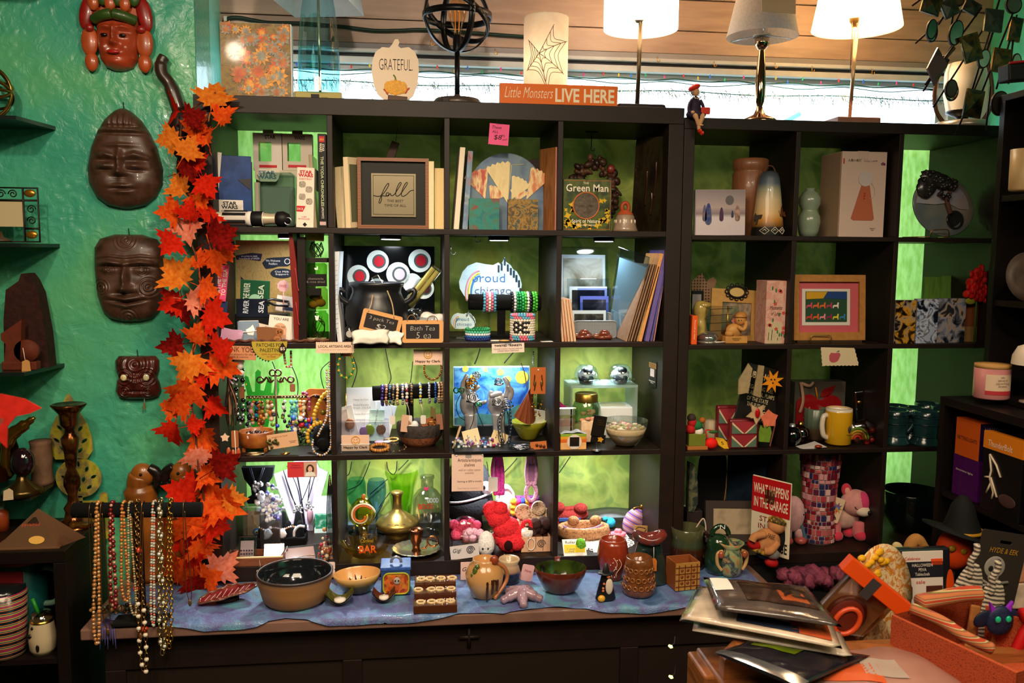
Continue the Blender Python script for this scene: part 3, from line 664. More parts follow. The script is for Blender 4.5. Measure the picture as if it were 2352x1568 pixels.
# -------------- left unit, top row
def Bk(name,label,px,Y,z,w,d,h,mat,rz=0.,ry=0.,rx=0.,pages=None,cat='book',bev=.8,py=None):
 "a board or book standing with its lower front edge at the pixel column px"
 t=SY(name,label,cat,px,Y,z,rz,rx,ry);t.box('body',-w/2,w/2,0,d,0,h,mat,bev);return t
def Cv(name,label,px,Y,z,w,h,d,face,edge,rz=0.,rx=0.,ry=0.,cat='picture'):
 t=SY(name,label,cat,px,Y,z,rz,rx,ry);o=t.box('canvas',-w/2,w/2,0,d,0,h,edge,1);t.box('face',-w/2+.3,w/2-.3,-.6,-.05,.3,h-.3,face,of=o);return t
red_=m('c3202a',.5);wht=m('e9e2d8',.55);blk=m('121114',.5)
t=SY('toy_box','blue and white toy box with black logo lettering at the far left','box',541,.09,L1,rz=14)
t.box('carton',-40,38,0,50,0,162,m('1d3f7c',.4,n=.2,sc=30),1);t.box('front_panel',-41,18,-3,-.5,0,62,wht,.6);t.Tx('STAR\nWARS',-12,-3.5,50,36,17,blk,bold=.03,line=.8);t.Tx('MANDALORIAN',-12,-3.5,36,36,6,blk)
t.put('flap',t.b().box(-52,-37,-4,-1,55,168,.6,M=Ro(0,6,0,(-40,0,60))),wht);t.Tx('STAR WARS',-43,-4.8,112,72,12,blk,bold=.03,rot=96)
t.box('side_window',38,40,6,44,20,150,m('2a2226',.25));t.Pz('star_corner',[(8,108),(36,112),(34,86)],-2,-.6,m('2a2426',.3))
t=SY('toy_sword_hilt','white and black toy sword hilt lying on the top shelf','toy',580,.03,L1,rz=-6)
ax=MTr((0,0,19))@Matrix.Rotation(R(90),4,'Y')
def cyl(nm,prof,mat,of=None):return t.put(nm,t.b().La([(r,h) for r,h in prof],M=ax,seg=24),mat,of)
cap=cyl('end_cap',[(0,-84),(14,-84),(15,-82),(15,-68),(12,-66)],m('e2d3b8',.5))
for r in(4,8,12):t.put('cap_ring',t.b().Tb([(-84.4,r*cos(k*PI/10),19+r*sin(k*PI/10)) for k in range(20)],.7,5,True),m('5a4a3a',.6),of=cap)
cyl('grip',[(12,-66),(16,-64),(16,-10),(17,-9),(17,0),(16,0),(16,26),(15,27)],wht)
for k in range(6):
 a=k*PI/3+.4;t.put('grip_rib',t.b().box(-64,-12,16.5*cos(a)-3,16.5*cos(a)+3,19+16.5*sin(a)-3,19+16.5*sin(a)+3,1),blk)
cyl('black_band',[(17,0),(17.5,1),(17.5,25),(17,26)],blk);cyl('neck',[(14,26),(12,40),(12,54)],m('c9b79c',.4,.3));cyl('head',[(12,54),(17,58),(18,72),(12,84),(0,88)],blk)
t.put('ring',t.b().Tb(arc(84,14,8,0,342,19,y=-12),1.6,6,True),SILVER)
def figpack(label,px,py,w,h,hx,tx):
 t=HG('figure_pack',label,'toy pack',px,py,.20);k=m(hx,.45)
 o=[(-w/2,0),(w/2,0),(w/2,h),(-w/2,h)];hole=[(-w*.32,20),(w*.12,20),(w*.12,h-20),(-w*.32,h-20)]
 t.Pz('carton',o,0,26,k,holes=[hole]);t.box('hang_tab',-12,12,10,12,h,h+9,k,1);t.box('stripe',-w*.3,w*.3,-.6,-.1,6,12,red_);t.Tx(tx,6,-.6,h-9,24,9,blk,bold=.02);t.put('window',t.b().Pz(hole,2,3),Gs('e8f4ea',.1));return t
t=SY('blister_pack','large toy pack with a clear bubble and grey-blue logo','toy pack',636,.17,L1)
t.box('card',-48,46,20,24,0,134,m('c9c0a8',.5),1);t.box('tray',-38,42,4,20,4,96,m('8b8f84',.4),8);t.put('bubble',t.b().box(-34,44,-26,20,6,126,9),Gs('d8f0ea',.14))
t.Pz('logo_plate',[(-46,134),(6,134),(10,128),(6,112),(0,106),(-34,106),(-46,112)],-2,0,m('d9d0bc',.5));t.Tx('STAR\nWARS',-20,-2.6,121,44,19,m('5f7890',.5),bold=.04,line=.8)
t.box('side_card',-48,-36,-2,18,0,104,m('cfc7b2',.5),1)
figpack('windowed toy pack with red stripe on the top shelf, left one',616,391,66,84,'d8cfc4','STAR')
figpack('windowed toy pack with dark corner on the top shelf, right one',683,391,68,82,'cbbfae','WARS')
t=SY('dice_box','tall white game box spine with red logo and four coin portraits','box',700,.015,L1,ry=2)
t.box('carton',-19.5,19.5,0,110,0,136,m('e6dccb',.5),.8);t.Tx('STAR\nWARS',0,-.5,122,33,15,red_,bold=.04,line=.8);t.Tx('DESTINY',0,-.5,110,28,4,red_)
for x,z in((-7,98),(8,87),(-7,70),(9,60)):t.put('coin_print',t.b().Pz(Rr(x-7.5,x+7.5,z-7,z+7,5),-.7,-.2),pat(['4a4a58','b9a994','2f3340'],220,'noise',.5))
t.Pz('red_flag',[(-19,36),(-19,49),(1,49),(-5,36)],-.7,-.2,red_);t.Tx('DICE',-11,-1.1,42,13,5,wht);t.Tx('LUKE\nSKYWALKER',-2,-.6,22,26,8,red_);t.Pz('diamond_mark',[(0,2),(5,7),(0,12),(-5,7)],-.7,-.2,INK)
Bk('silver_magazine','thin silver wrapped magazine squeezed beside the black spine',724,.02,L1,8,100,165,pat(['8a8784','b9a68a','a08a6a','6a6a70'],30,'noise',.2,.4,stretch=(1,1,.3)),ry=-3,cat='magazine')
t=Bk('tall_book','tall black book spine with green and white vertical title',742,.02,L1,19,120,212,m('15140f',.45));t.box('logo_square',-6,6,-1,-.2,193,206,m('c3202a',.4));t.Tx('LEGO',0,-1.4,199,9,4,m('e8d24a',.5));t.Tx('STAR\nWARS',0,-.6,181,20,11,m('d9d0b8',.5),rot=-90,bold=.03,line=.8)
t.Tx('THE YODA CHRONICLES',0,-.6,105,112,6.5,m('b9c79a',.5),rot=-90,bold=.02);t.Tx('LIPKOWITZ',0,-.6,34,26,5,wht,rot=-90);t.box('publisher_mark',-7,7,-1,-.2,6,14,m('c9a9a4',.5))
crm=m('e3cfa4',.6,n=.04);oak=pat(['7a4522','8f5a30','6a3a1c'],30,'bands',.45,stretch=(.3,.3,1),dist=2)
Bk('canvas_back','blank cream canvas leaning left behind another',788,.06,L1,30,8,140,crm,rz=-28,ry=-5,cat='canvas')
t=SY('leaning_picture','cream box frame leaning with its dark inset turned right','picture',806,.012,L1,rz=62,ry=-3.5)
t.box('frame',-2,40,0,12,0,160,m('ead3aa',.6),.8);t.box('inset',4,36,-.6,-.1,14,144,m('6a6a50',.4))
t=SY('framed_print','brown framed print reading fall the best time of all','picture',904,.02,L1)
fr_=t.b()
t.Pz('mat_board',[(-74,6),(74,6),(74,154),(-74,154)],8,12,m('17160f',.5))
for nm,p in(('frame_rail',[(-81,0),(81,0),(73,8),(-73,8)]),('frame_rail',[(-81,160),(81,160),(73,152),(-73,152)]),('frame_rail',[(-81,0),(-73,8),(-73,152),(-81,160)]),('frame_rail',[(81,0),(73,8),(73,152),(81,160)])):t.Pz(nm,p,0,16,oak)
c=t.box('print',-50,51,4,7,27,125,m('a3967a',.25,.55));ln=t.b()
for x0,x1,z0,z1 in((-46,47,32,32.8),(-46,47,120,120.8),(-46,-45.2,32,120),(46.2,47,32,120)):ln.box(x0,x1,3.4,3.9,z0,z1)
t.put('border_line',ln,INK,of=c);sc_=t.b()
for pts in([(-46,75),(-34,73),(-24,78),(-14,92),(-10,101),(-13,102),(-20,92),(-28,74),(-33,60),(-30,58),(-27,66),(-26,74),(-16,74),(-10,78),(-13,82),(-17,77),(-12,74),(-7,80),(-5,75),(2,78),(12,93),(18,103),(14,104),(8,92),(5,78),(9,74),(16,79),(26,93),(32,103),(29,105),(22,93),(18,78),(22,74),(30,78),(38,86),(46,88)],):
 sc_.Tb(Sm([(x,3.4,z) for x,z in pts],4),.9,5)
t.put('script_fall',sc_,INK,of=c);t.Tx('THE BEST\nTIME OF ALL',4,3.3,58,50,16,m('2a241c',.6),of=c,line=1.3)
Bk('slim_canvas','slim cream canvas edge standing right of the brown frame',991,.012,L1,12,90,153,crm,cat='canvas')
Bk('cream_canvas','short cream canvas edge beside the divider on the top shelf',1009,.03,L1,21,12,138,m('dcc188',.6),rz=0,cat='canvas')
t=HG('wood_tag','dark brown wooden tag hanging at a slant over the brown frame','tag',902,346,.22,ry=20);t.box('tag',-9,9,-3,3,-21,21,m('3a2416',.6),1);t.Tb('string',[(0,0,20),(-8,0,56)],.5,INK)
t=HG('sticky_note','pink sticky note with a handwritten price clipped to the top edge','note',1146,309,-.006,ry=4)
zig=[(-23+k*46/16,-24+(1.4 if k%2 else 0)) for k in range(17)]
t.Pz('paper',zig+[(23,24),(-23,24)],0,.6,m('ee5f92',.7));t.box('clip',-8,6,-1.5,2,22,31,CLEAR,1);t.Tx('These',-6,-.4,16,22,7,INK,shear=.3);t.Tx('ALL',-9,-.4,6,14,6,INK,shear=.2);t.Tx('$8',-2,-.4,-7,18,12,INK,shear=.1);t.Tx('95',10,-.4,-2,8,5,INK);t.Tx('each',14,-.4,-10,11,4,INK,rot=10)
Bk('white_canvas','tall narrow white canvas edge leaning at the left of its cell',1048,.02,L1,12,130,186,m('e0d2ba',.6),ry=4.5,cat='canvas')
Bk('blue_canvas','canvas edge dripped with pale blue and black paint',1068,.03,L1,12,120,178,pat(['2b3442','8fa0aa','5f7f9c','9a6a72','20242c'],26,'noise',.5,stretch=(1,1,.6)),ry=4,cat='canvas')
t=SY('ginkgo_panel','arched blue panel painted with red and cream ginkgo leaves','picture',1162,.07,L1)
R_=86;t.Pz('panel',[(-R_,0),(R_,0)]+A2(0,88,R_,0,180,28),0,8,pat(['42597a','5a7390','6a7f8c','4f6680'],12,'noise',.5,lo=.35,hi=.65))
def fan(x,z,ang,r,spread,st):
 "a fan-shaped leaf with a stalk to the point x,z"
 a0=ang-spread/2;p=[(x,z)]+[(x+r*cos(R(a0+spread*k/10))*(1+.05*(k%2)),z+r*sin(R(a0+spread*k/10))*(1+.05*(k%2))) for k in range(11)];return p
for x,z,a,r,s,hx in((-48,70,110,66,52,'b5432f'),(4,60,105,92,36,'d9c489'),(46,70,62,72,40,'cf7a4a'),(12,70,62,52,55,'dcc78e'),(-36,62,60,38,70,'c66a45'),(26,66,80,30,90,'c9553a')):
 t.Pz('leaf_print',fan(x,z,a,r,s,0),-.8-r*.012,-.1-r*.012,pat([hx,'e6cf9a',hx],60,'noise',.5,stretch=(1,1,.3),lo=.42,hi=.7))
t.Tb('stalk_print',[(4,-.4,60),(12,-.4,148),(40,-.4,150)],.8,m('dcc78e',.5))
Cv('teal_canvas','small square canvas of teal paint with red dabs',1112,.012,L1,70,71,12,pat(['1f6a6a','2c7d74','3b6f5a','8a2a32','5f8a3a'],28,'noise',.35,dist=1.2,lo=.35,hi=.75),m('1c4a48',.5))
Cv('swirl_canvas','small square canvas of brown and gold swirls',1201,.012,L1,70,70,12,pat(['3a3f38','5a4a2a','a37a34','2f4f4a','6a3a24'],30,'noise',.35,dist=2.5),m('2a2a20',.5))
t=SY('round_plaque','dark brown round plaque peeping out behind the arched panel','plaque',1224,.2,L1);t.Pz('disc',A2(0,118,34,0,345,23,46)+[],0,6,m('2c1d15',.5));t.box('foot',-14,14,-4,8,0,84,m('2c1d15',.5),2)
Cv('bark_canvas','tall canvas turned edge-on with pink side and brown face',1256,.055,L1,60,186,12,pat(['6a3f22','8f5a2e','a0683a'],30,'noise',.4,stretch=(4,1,.4)),pat(['e09a78','d98a8a','e6b08a'],18,'noise',.5),rz=-62)
t=SY('wire_hook','thin black wire hook hanging in the upper right cell','hook',1359,.2,1.438);t.Tb('hook',[(0,0,0),(0,0,-34)]+arc(3,-38,4,180,380,8),1,WIRE);t.box('plate',-14,14,-2,2,-2,2,WIRE)
t=SY('carved_wreath','dark carved wreath of bronze leaves and faces behind the book','wreath',1362,.2,L1)
rr=RRn(2);b=t.b();n=110;kb=[m('3a241a',.4,n=.3,sc=60),m('5c3a26',.4,n=.3,sc=60),m('2a1a16',.35,n=.2)]
lumps={0:t.b(),1:t.b(),2:t.b()}
for k in range(n):
 a=2*PI*k/n;rad=46+rr.uniform(-11,11);lumps[k%3].Bl((rad*cos(a),-rr.uniform(0,8),90+rad*1.4*sin(a)),(rr.uniform(4,11),rr.uniform(5,9),rr.uniform(5,12)),8,6,Ro(0,rr.uniform(0,180),0))
for k in lumps:t.put('leafy_carving',lumps[k],kb[k])
t.Bl('red_fruit',(36,-14,142),(9,6,10),m('7a2a1e',.35));t.put('hanger',t.b().Tb(arc(0,170,4,0,180,6),1,5),WIRE)
t=SY('leaf_cover_book','square book with yellow leaves and a round stone face on its cover','book',1348,.02,L1)
t.box('pages',-54,54,1.5,14,1,116,CREAM);cv=t.box('cover',-56,56,-.5,1.5,0,117,pat(['1f2a14','35461e','55601f','2a3318'],22,'noise',.35,lo=.35,hi=.65),.4);t.box('back_cover',-56,56,14,16,0,117,m('2a3318',.4))
rr=RRn(9);ly=t.b()
for i in range(20):
 x=rr.choice((-1,1))*rr.uniform(30,50);z=rr.uniform(8,76);r=rr.uniform(5,11);x=max(-55+r,min(55-r,x));ly.Pz(Sf(Dy(r,4,.5,rr.random()*3),x,max(r,z)),-1.1,-.7)
for i in range(8):r=rr.uniform(5,9);ly.Pz(Sf(Dy(r,4,.5,rr.random()*3),rr.uniform(-44,44),rr.uniform(r,16)),-1.2,-.8)
o=t.put('yellow_leaf_print',ly,m('d2a91e',.45),of=cv);o['kind']='stuff'
t.put('roundel_rim',t.b().Tb(arc(-3,57,30,0,350,35,y=-1.2),1.5,6,True),m('c96a35',.4),of=cv)
def face_relief(u,v):
 a=2*PI*u;r=29*v;x,z=r*cos(a),r*sin(a);q=2.2*exp(-(x*x/40+(z+4)**2/220))+1.6*exp(-((abs(x)-10)**2/30+(z-2)**2/16))-1.2*exp(-((abs(x)-10)**2/20+(z+3)**2/8))+.8*cos(atan2(z,x)*9)*(v**2)*.6+.9*exp(-(x*x/60+(z+14)**2/6))
 return(x-3,-1.6-q,z+57)
t.put('stone_face',t.b().grid(face_relief,48,16),m('5a4f42',.6,n=.25,sc=120),of=cv)
t.Tx('THE',-4,-1.4,108,13,5,CREAM,of=cv);t.Tx('Green Man',-1,-1.4,97,98,17,CREAM,of=cv,bold=.012);t.Tx('Spirit of Nature',-3,-1.4,21,66,11,CREAM,of=cv,bold=.01);t.Tx('JOHN MATTHEWS',-3,-1.4,12,46,5,CREAM,of=cv)
fl_=t.b();[fl_.box(*q) for q in((-54,54,-1.05,-.7,3,3.8),(-54,54,-1.05,-.7,113,113.8),(52.6,53.4,-1.05,-.7,3,113))];t.put('border_line',fl_,m('c96a35',.5),of=cv)
t=SY('clay_bell','small patterned terracotta bell with a loop handle','bell',1435,.05,L1)
t.La('bell',[(28,0),(30,2),(27,8),(23,24),(21,34),(16,42),(9,48),(0,49)],pat(['8a6a52','c9b49a','5a3a2a','d9c9b0','6a4534'],6.5,'bands',.3,coat=.4,stretch=(.02,.02,22),dist=.3,hard=True),seg=36)
t.La('shoulder',[(19.5,38),(15.5,43),(9,48.5)],m('b0512e',.4));t.Tb('handle',arc(0,54,8,-40,220,14,11),4.5,m('a8452a',.4));rp=t.b()
for k in range(11):
 a=k*2*PI/11;rp.Bl((23.6*cos(a),23.6*sin(a),22),(1.5+abs(sin(a)),1.5+abs(cos(a)),5),8,6)
t.put('painted_leaves',rp,m('e0d2ba',.4))
t=SY('dark_canvas','tall dark gloss painted canvas leaning against the right side','picture',1494,.10,L1,rz=-58,ry=3);t.box('canvas',-62,62,0,22,0,214,m('4a3630',.5),1.5);t.box('face',-61,61,-1.2,-.2,1,213,pat(['15120e','231c12','2f2a18','1a1512'],20,'noise',.12,coat=.6,stretch=(1,1,.4),bump=.6))
ld=t.b()
for x,z0,z1 in((-20,60,140),(6,80,160),(-2,40,90)):ld.Tb(Sm([(x,-2,z0),(x+3,-3,(z0+z1)/2),(x,-2,z1)]),2.2,6)
t.put('paint_ridge',ld,m('3a1f16',.1,coat=.8));t.put('gilt_edge',t.b().box(58,62,-2.4,-1.2,4,208),pat(['8a6a2a','2a2016','b9943a'],25,'noise',.25,.8,stretch=(1,1,.4)))
# -------------- left unit, second row
def tagsign(t,x,z,w,h,body,mat,tm,y=0.,rot=0.,name='card',rows=None,bold=0.):
 o=t.put(name,t.b().box(x-w/2,x+w/2,y,y+.8,z-h/2,z+h/2,.3,M=Ro(0,-rot,0,(x,0,z))),mat);return o
burl=pat(['8a6f3a','a98b4f','9a7c44'],160,'noise',.9,stretch=(1,1,.4),bump=.4)
t=SY('burlap_board','burlap covered notice board with cloth patches pinned on it','board',610,.26,L2,rx=-5)
t.box('board',-66,68,0,10,0,217,burl,1)
def patch(t,poly,mat,y=-1.4):return t.Pz('patch',poly,y,y+1,mat)
dkb=m('1f2530',.85)
o=patch(t,Sf([(-64,196),(-62,186),(-50,189),(-10,184),(-6,200),(-30,202)],0,-14),m('2a2334',.85));t.Tx('we prints in cloth\nfrom friends of GAZA',-35,-1.9,178,46,9,wht,of=o)
o=patch(t,Sf([(-6,180),(4,190),(20,192),(56,194),(60,178),(50,172),(30,172),(18,168),(2,166)],0,-14),dkb);t.Tx('We Welcome\nPeddlers',18,-1.9,167,32,12,wht,of=o);t.put('no_mark',t.b().Tb(arc(50,169,6,0,340,17,y=-1.9),.9,5,True),wht,of=o)
o=t.put('patch',t.b().Pz(A2(38,142,26,0,340,17,11),-1.4,-.4),dkb);t.Tx('Oat Milk\nSupport',38,-1.9,142,32,11,wht,of=o)
o=patch(t,Sf([(-54,148),(-44,138),(-28,130),(-4,132),(-14,122),(-38,118),(-50,128)],0,-14),m('3a2340',.85));t.Tx('NO PALESTINE',-30,-1.9,112,34,5,wht,of=o,rot=-10)
t=SY('red_album','tall red leather album standing edge-on beside the burlap board','album',682,.03,L2)
t.put('cover',t.b().Pz([(-14,249),(-6,250),(2,180),(6,90),(4,0),(-6,0),(-8,90),(-12,180)],0,210),m('7a1c14',.35,coat=.3));t.box('spine',3,22,4,200,0,240,m('1a0f0c',.5),1);rb=t.b()
for z in(170,92):rb.Tb(Sm([(-1,-2,z),(2,-4,z-20),(4,-3,z-44),(7,-3,z-52)]),1.4,6)
t.put('cord',rb,m('b33a44',.3))
wk=pat(['4a2618','6a3a24','3a1e14'],130,'noise',.6,bump=.6)
t=ST('woven_tray','flat brown woven tray lining the first cell of the second row','tray',628,786,L2,dy=.11)
t.put('mat',t.b().box(-124,122,-82,120,0,3,1),wk);ed=t.b()
for y in(-82,):ed.Tb([(-124+k*6,y,4+1.6*sin(k*1.6)) for k in range(42)],3,7)
t.put('rim',ed,wk)
def jar(t,z,r,h,fill):
 o=t.La('jar',[(0,z),(r-2,z),(r,z+3),(r,z+h-9),(r-5,z+h-4),(r-5,z+h)],Gs('bfe8a0',.10),seg=24,sy=.9);return o
t=SY('jar_tower','stack of glass jars holding twigs and cloth at the cell edge','jars',730,.09,L2)
jar(t,2,25,66,0);tw=t.b();rr=RRn(4)
for i in range(14):a=rr.uniform(0,6.28);tw.Tb(Sm([(14*cos(a),8*sin(a),6),(16*cos(a+1),8,30+rr.uniform(-5,15)),(10*cos(a+2.4),4,40+rr.uniform(0,16))],4),.7,5)
t.put('twigs',tw,m('3a2a14',.8));t.put('jar',t.b().La([(0,72),(24,72),(24,116),(20,120),(20,122)],seg=24,sy=.9),Gs('d8e8a8',.10))
cl_=t.b()
for x,y,z,r in((-8,-6,82,11),(8,-4,86,12),(0,0,98,12),(-10,4,100,9)):cl_.Bl((x,y,z),(r,r*.8,r*.8),12,8)
t.put('cloth_wad',cl_,m('9a6a34',.9));t.box('black_label',-24,24,-24,-23,124,152,m('120e0c',.5),.5);t.Tx('chamomile\n& rose dried',0,-24.6,138,40,12,m('8a8078',.6));t.box('black_label',-19,12,-24,-23,104,120,m('120e0c',.5),.5)
t.box('ledge',-26,26,-18,18,178,188,ESP,.5);t.put('jar',t.b().La([(0,124),(23,124),(23,172),(18,176)],seg=24,sy=.9),Gs('c8e8a0',.10))
tw=t.b()
for i in range(16):a=rr.uniform(0,6.28);tw.Tb(Sm([(10*cos(a),4*sin(a),190),(16*cos(a+1),5,206),(12*cos(a+2),2,222+rr.uniform(-4,6))],4),.9,5)
t.put('sprig',tw,m('2c3a1c',.8));t.put('note',t.b().box(-22,20,-22,-21.2,226,252,.3,M=Ro(0,3,0,(0,0,240))),m('d9c46a',.7));t.Tx('DRY TEAS\nHERBAL TEA',0,-22.8,240,32,11,m('8a7a30',.6))
t.Tb('candy_bar',[(-30,-30,4),(22,-32,5)],4.5,pat(['8a8a5a','b0a27a','6a5a4a'],60,'noise',.3,.3))
t=HG('pink_hang_tag','pink cloth key tag lettered FROM THE RIVER TO THE SEA','tag',512,608,.03,ry=7)
t.box('strap',-13,14,-1,1,-84,0,m('dd4f80',.8),1);t.Tx('FROM THE RIVER',-6,-1.6,-42,72,12,wht,rot=90,bold=.02);t.Tx('TO THE SEA',7,-1.6,-40,62,9,wht,rot=90,bold=.02);t.Tb('snap_hook',arc(0,10,6,0,345,12,10),1.6,m('2a2a30',.3,.8));t.Tb('snap_hook',[(0,0,20),(0,0,40)],1.6,WIRE)
t.box('blue_strap',-6,18,4,6,-112,-84,m('2a3f66',.8),1);t.box('grey_strap',2,14,6,8,-146,-110,m('5a5866',.8),1)
t=SY('patch_bin','black bin of cloth patches printed RIVER and SEA','bin',582,.14,L2)
t.put('green_patch',t.b().box(-34,32,8,10,76,134,2,M=Ro(0,3,0)),m('1d5a3a',.85));t.Tx('THE RIVER',-14,7.2,108,40,14,m('d8ead8',.7),rot=84,bold=.02);t.Tx('SEA',18,7.2,108,32,13,m('d8ead8',.7),rot=84,bold=.02);t.Pz('melon_print',[(-6,88),(14,88)]+A2(4,88,14,0,180,10),6.6,7.2,m('9ad0b0',.7))
t.box('navy_patch',-36,34,-4,-2,50,92,m('101a2c',.85),1);t.Tx('RIVER',-14,-4.6,74,30,12,m('d8e4f4',.7),rot=84,bold=.02);t.Tx('SEA',20,-4.6,74,28,12,m('d8e4f4',.7),rot=84,bold=.02)
t.box('bin',-40,78,-2,40,0,58,m('101014',.4),2);t.put('bin_rim',t.b().Tb([(30,-4,86),(52,-10,78),(80,-8,76),(78,20,84),(40,20,90)],3,7,True),m('151518',.3))
t=SY('bound_journal','small blue-grey bound journal with a white bird and string','book',572,.055,L2,rz=14,rx=-22);t.box('cover',-24,24,0,14,0,50,m('6a7f92',.5),2);t.box('pages',-20,23,2,12,1,51,CREAM);t.put('bird_print',t.b().Pz([(-2,16),(10,14),(14,28),(10,40),(4,34),(-6,28)],-1,-.2),WHITE);t.Tb('string',Sm([(-26,-2,4),(-20,-4,20),(0,-3,22),(26,-1,26)]),1.2,CREAM)
t=SY('journal_card','torn card lettered bound journals tucked behind the small journal','card',602,.08,L2,ry=-4);t.Pz('card',[(-20,10),(14,4),(16,34),(-14,44),(-20,36)],4,5,m('e8d8c8',.8));t.Tx('bound\njournals',0,3.4,24,28,18,INK)
t=SY('card_stack','stack of white cards printed YOU ARE with a tree','cards',640,.05,L2,ry=6,rx=-10)
for k in range(5):t.box('card',-27+k*1.8,25+k*1.8,k*3,k*3+1.6,0,60,m('f0e6da',.7),.5)
t.Tx('YOU ARE',0,-.6,52,34,6,INK);t.put('arch_print',t.b().Pz([(-15,8),(15,8)]+A2(0,28,15,0,180,12),-.7,-.1),m('d9a888',.7));t.Tx('YOU ARE',0,-1,34,22,5,INK);tp=t.b()
for a in(-40,-15,15,40):tp.Tb([(0,-1,10),(0,-1,18),(11*sin(R(a)),-1,28)],.8,5)
t.put('tree_print',tp,INK)
t=SY('kraft_price_sign','brown card price sign marked $4 in front of the cards','sign',620,.02,L2);t.Pz('card',[(-28,4),(24,2),(26,32),(-4,36),(-30,36)],0,1.4,m('8a5a38',.8));o=t.put('disc',t.b().Pz(A2(22,24,9,0,340,17),-1.2,-.1),m('a8683c',.8));t.Tx('$4',22,-1.6,24,11,8,INK,of=o);o=t.put('disc',t.b().Pz(A2(17,8,8,0,340,17),-1.2,-.1),m('b5764a',.8));t.Tx('NEW',17,-1.6,8,10,4,INK,of=o)
t=SY('pink_pick','small pink paper price pick standing in the patch bin','sign',653,.15,L2);t.Tb('stick',[(0,0,60),(0,0,112)],1,m('e8a0a8',.6));t.put('paper',t.b().Pz(Sf(Dy(14,9,.9),0,120),-1,0),m('f0c0c8',.7));t.Tx('FREE',0,-1.6,120,16,6,m('b03a50',.6))
t=SY('white_leaflet','white folded leaflet tilted behind the card stack','leaflet',648,.17,L2,ry=9);t.box('sheet',-24,22,0,1,60,96,WHITE);t.box('blue_band',-8,18,-.6,-.1,64,72,m('3a4a70',.6))
t=SY('pink_slips','fanned lilac paper slips at the left front of the tray','papers',528,.035,L2)
for k,a in enumerate((8,14,3)):t.put('slip',t.b().box(-22,24,2*k,2*k+.8,4,30,.3,M=Ro(-12,a,0,(0,0,4))),m('d8a8cc',.7))
for i,(x,y,w) in enumerate(((552,781,10),(562,779,11),(574,778,11),(607,784,13),(656,784,13))):
 t=ST('wooden_disc','thin wooden slice badge on the woven tray, '+('leftmost','second from left','leaning third from left','under the $4 price sign','at the red album')[i],'badge',x,y,L2,rx=-64,group='wooden slice badges');t.put('disc',t.b().Pz(A2(0,6,w,0,340,17,w*.9),0,2.5),m('d9b98c',.7))
t=SY('eye_print','black glossy print of white eyeballs with red and pink pupils','picture',893,.27,L2,rx=-3)
t.box('board',-105,105,0,8,0,202,m('0b0b0e',.12,coat=.5),1)
for x,z,r,c,dz in((-68,133,25,'c3182c',0),(-24,167,25,'c3182c',0),(22,138,27,'dcc0d8',0),(71,169,26,'b3182a',0),(-26,106,22,'dfe7e8',0),(80,106,24,'5a1c24',0),(54,118,22,'dfe7e8',0)):
 o=t.put('eye_print',t.b().Pz(A2(x,z,r,0,345,23,r*1.02),-1,-.1),m('e2ece6',.3));
 if c!='dfe7e8':t.put('iris_ring',t.b().Pz(A2(x+3,z,r*.62,0,345,23,r*.64),-1.8,-1.1),m('4a5656',.3),of=o);t.put('pupil',t.b().Pz(A2(x+3,z,r*.45,0,345,23,r*.48),-2.6,-1.9),m(c,.3),of=o)
t=SY('paper_pad','tall pad of white ruled paper curving at the left of the cauldron','paper pad',784,.03,L2);t.put('pad',t.b().Pz([(-12,206),(-2,207),(-8,110),(2,0),(-8,0),(-18,100)],0,120),m('e6ebf2',.6));rl_=t.b()
for k in range(16):rl_.box(-14+(2 if k>8 else 0),-6,-.7,-.1,20+k*11,20.8+k*11,M=Ro(0,-18,0,(-10,0,20+k*11)))
t.put('ruling',rl_,m('9aa8bc',.7))
iron=m('15161a',.38)
t=SY('tea_cauldron','black plastic cauldron with two loop handles holding tea','cauldron',866,.112,L2)
t.La('pot',[(0,0),(40,2),(64,20),(72,50),(70,76),(60,96),(55,108),(56,118),(62,124),(62,130),(57,131),(53,122),(50,108),(60,70),(40,10),(0,6)],iron,seg=40)
for s in(-1,1):t.Tb('handle',Sm([(s*62,-6,82),(s*78,-8,92),(s*86,-8,106),(s*82,-6,114),(s*70,-4,108)]),6,iron)
t=SY('tea_chalkboard','small tilted chalkboard sign reading 3 pack Tea $2 hung on the cauldron','sign',864,-.004,L2,ry=14)
def chalk(t,w,h,z,l1,l2,s1=None,s2=None):
 t.put('frame',t.b().Pz(Rr(-w/2,w/2,z-h/2,z+h/2,5),0,4,holes=[Rr(-w/2+9,w/2-9,z-h/2+9,z+h/2-9,1,2)]),m('dba268',.5));o=t.box('slate',-w/2+8,w/2-8,1.5,3,z-h/2+8,z+h/2-8,m('2a2626',.7))
 t.Tx(l1,0,1,z+h*.14,s1 or w*.62,10,m('cfcac4',.8),of=o,bold=-.02,shear=.1);t.Tx(l2,2,1,z-h*.17,s2 or 22,14,m('cfcac4',.8),of=o,bold=-.02,shear=.1)
chalk(t,92,52,46,'3 pack Tea','$2');tw=t.b();tw.Tb(Sm([(-34,-1,66),(-32,8,84),(-34,18,104)]),1.6,6);tw.Tb(Sm([(26,-1,66),(14,6,96),(-4,14,122)]),1.6,6);t.put('twine',tw,m('b89c78',.9))
t=ST('bath_tea_chalkboard','small level chalkboard sign reading Bath Tea 5 ea','sign',971,787,L2);chalk(t,94,52,26,'Bath Tea','5 ea',56,34);b=t.b();b.Tb(arc(-25,50,10,0,180,10,14),1,5);b.Tb(arc(22,50,12,0,180,10,12),1,5);t.put('twine',b,m('8a6a48',.9))
film=Gs('eef4fa',.2,.1)
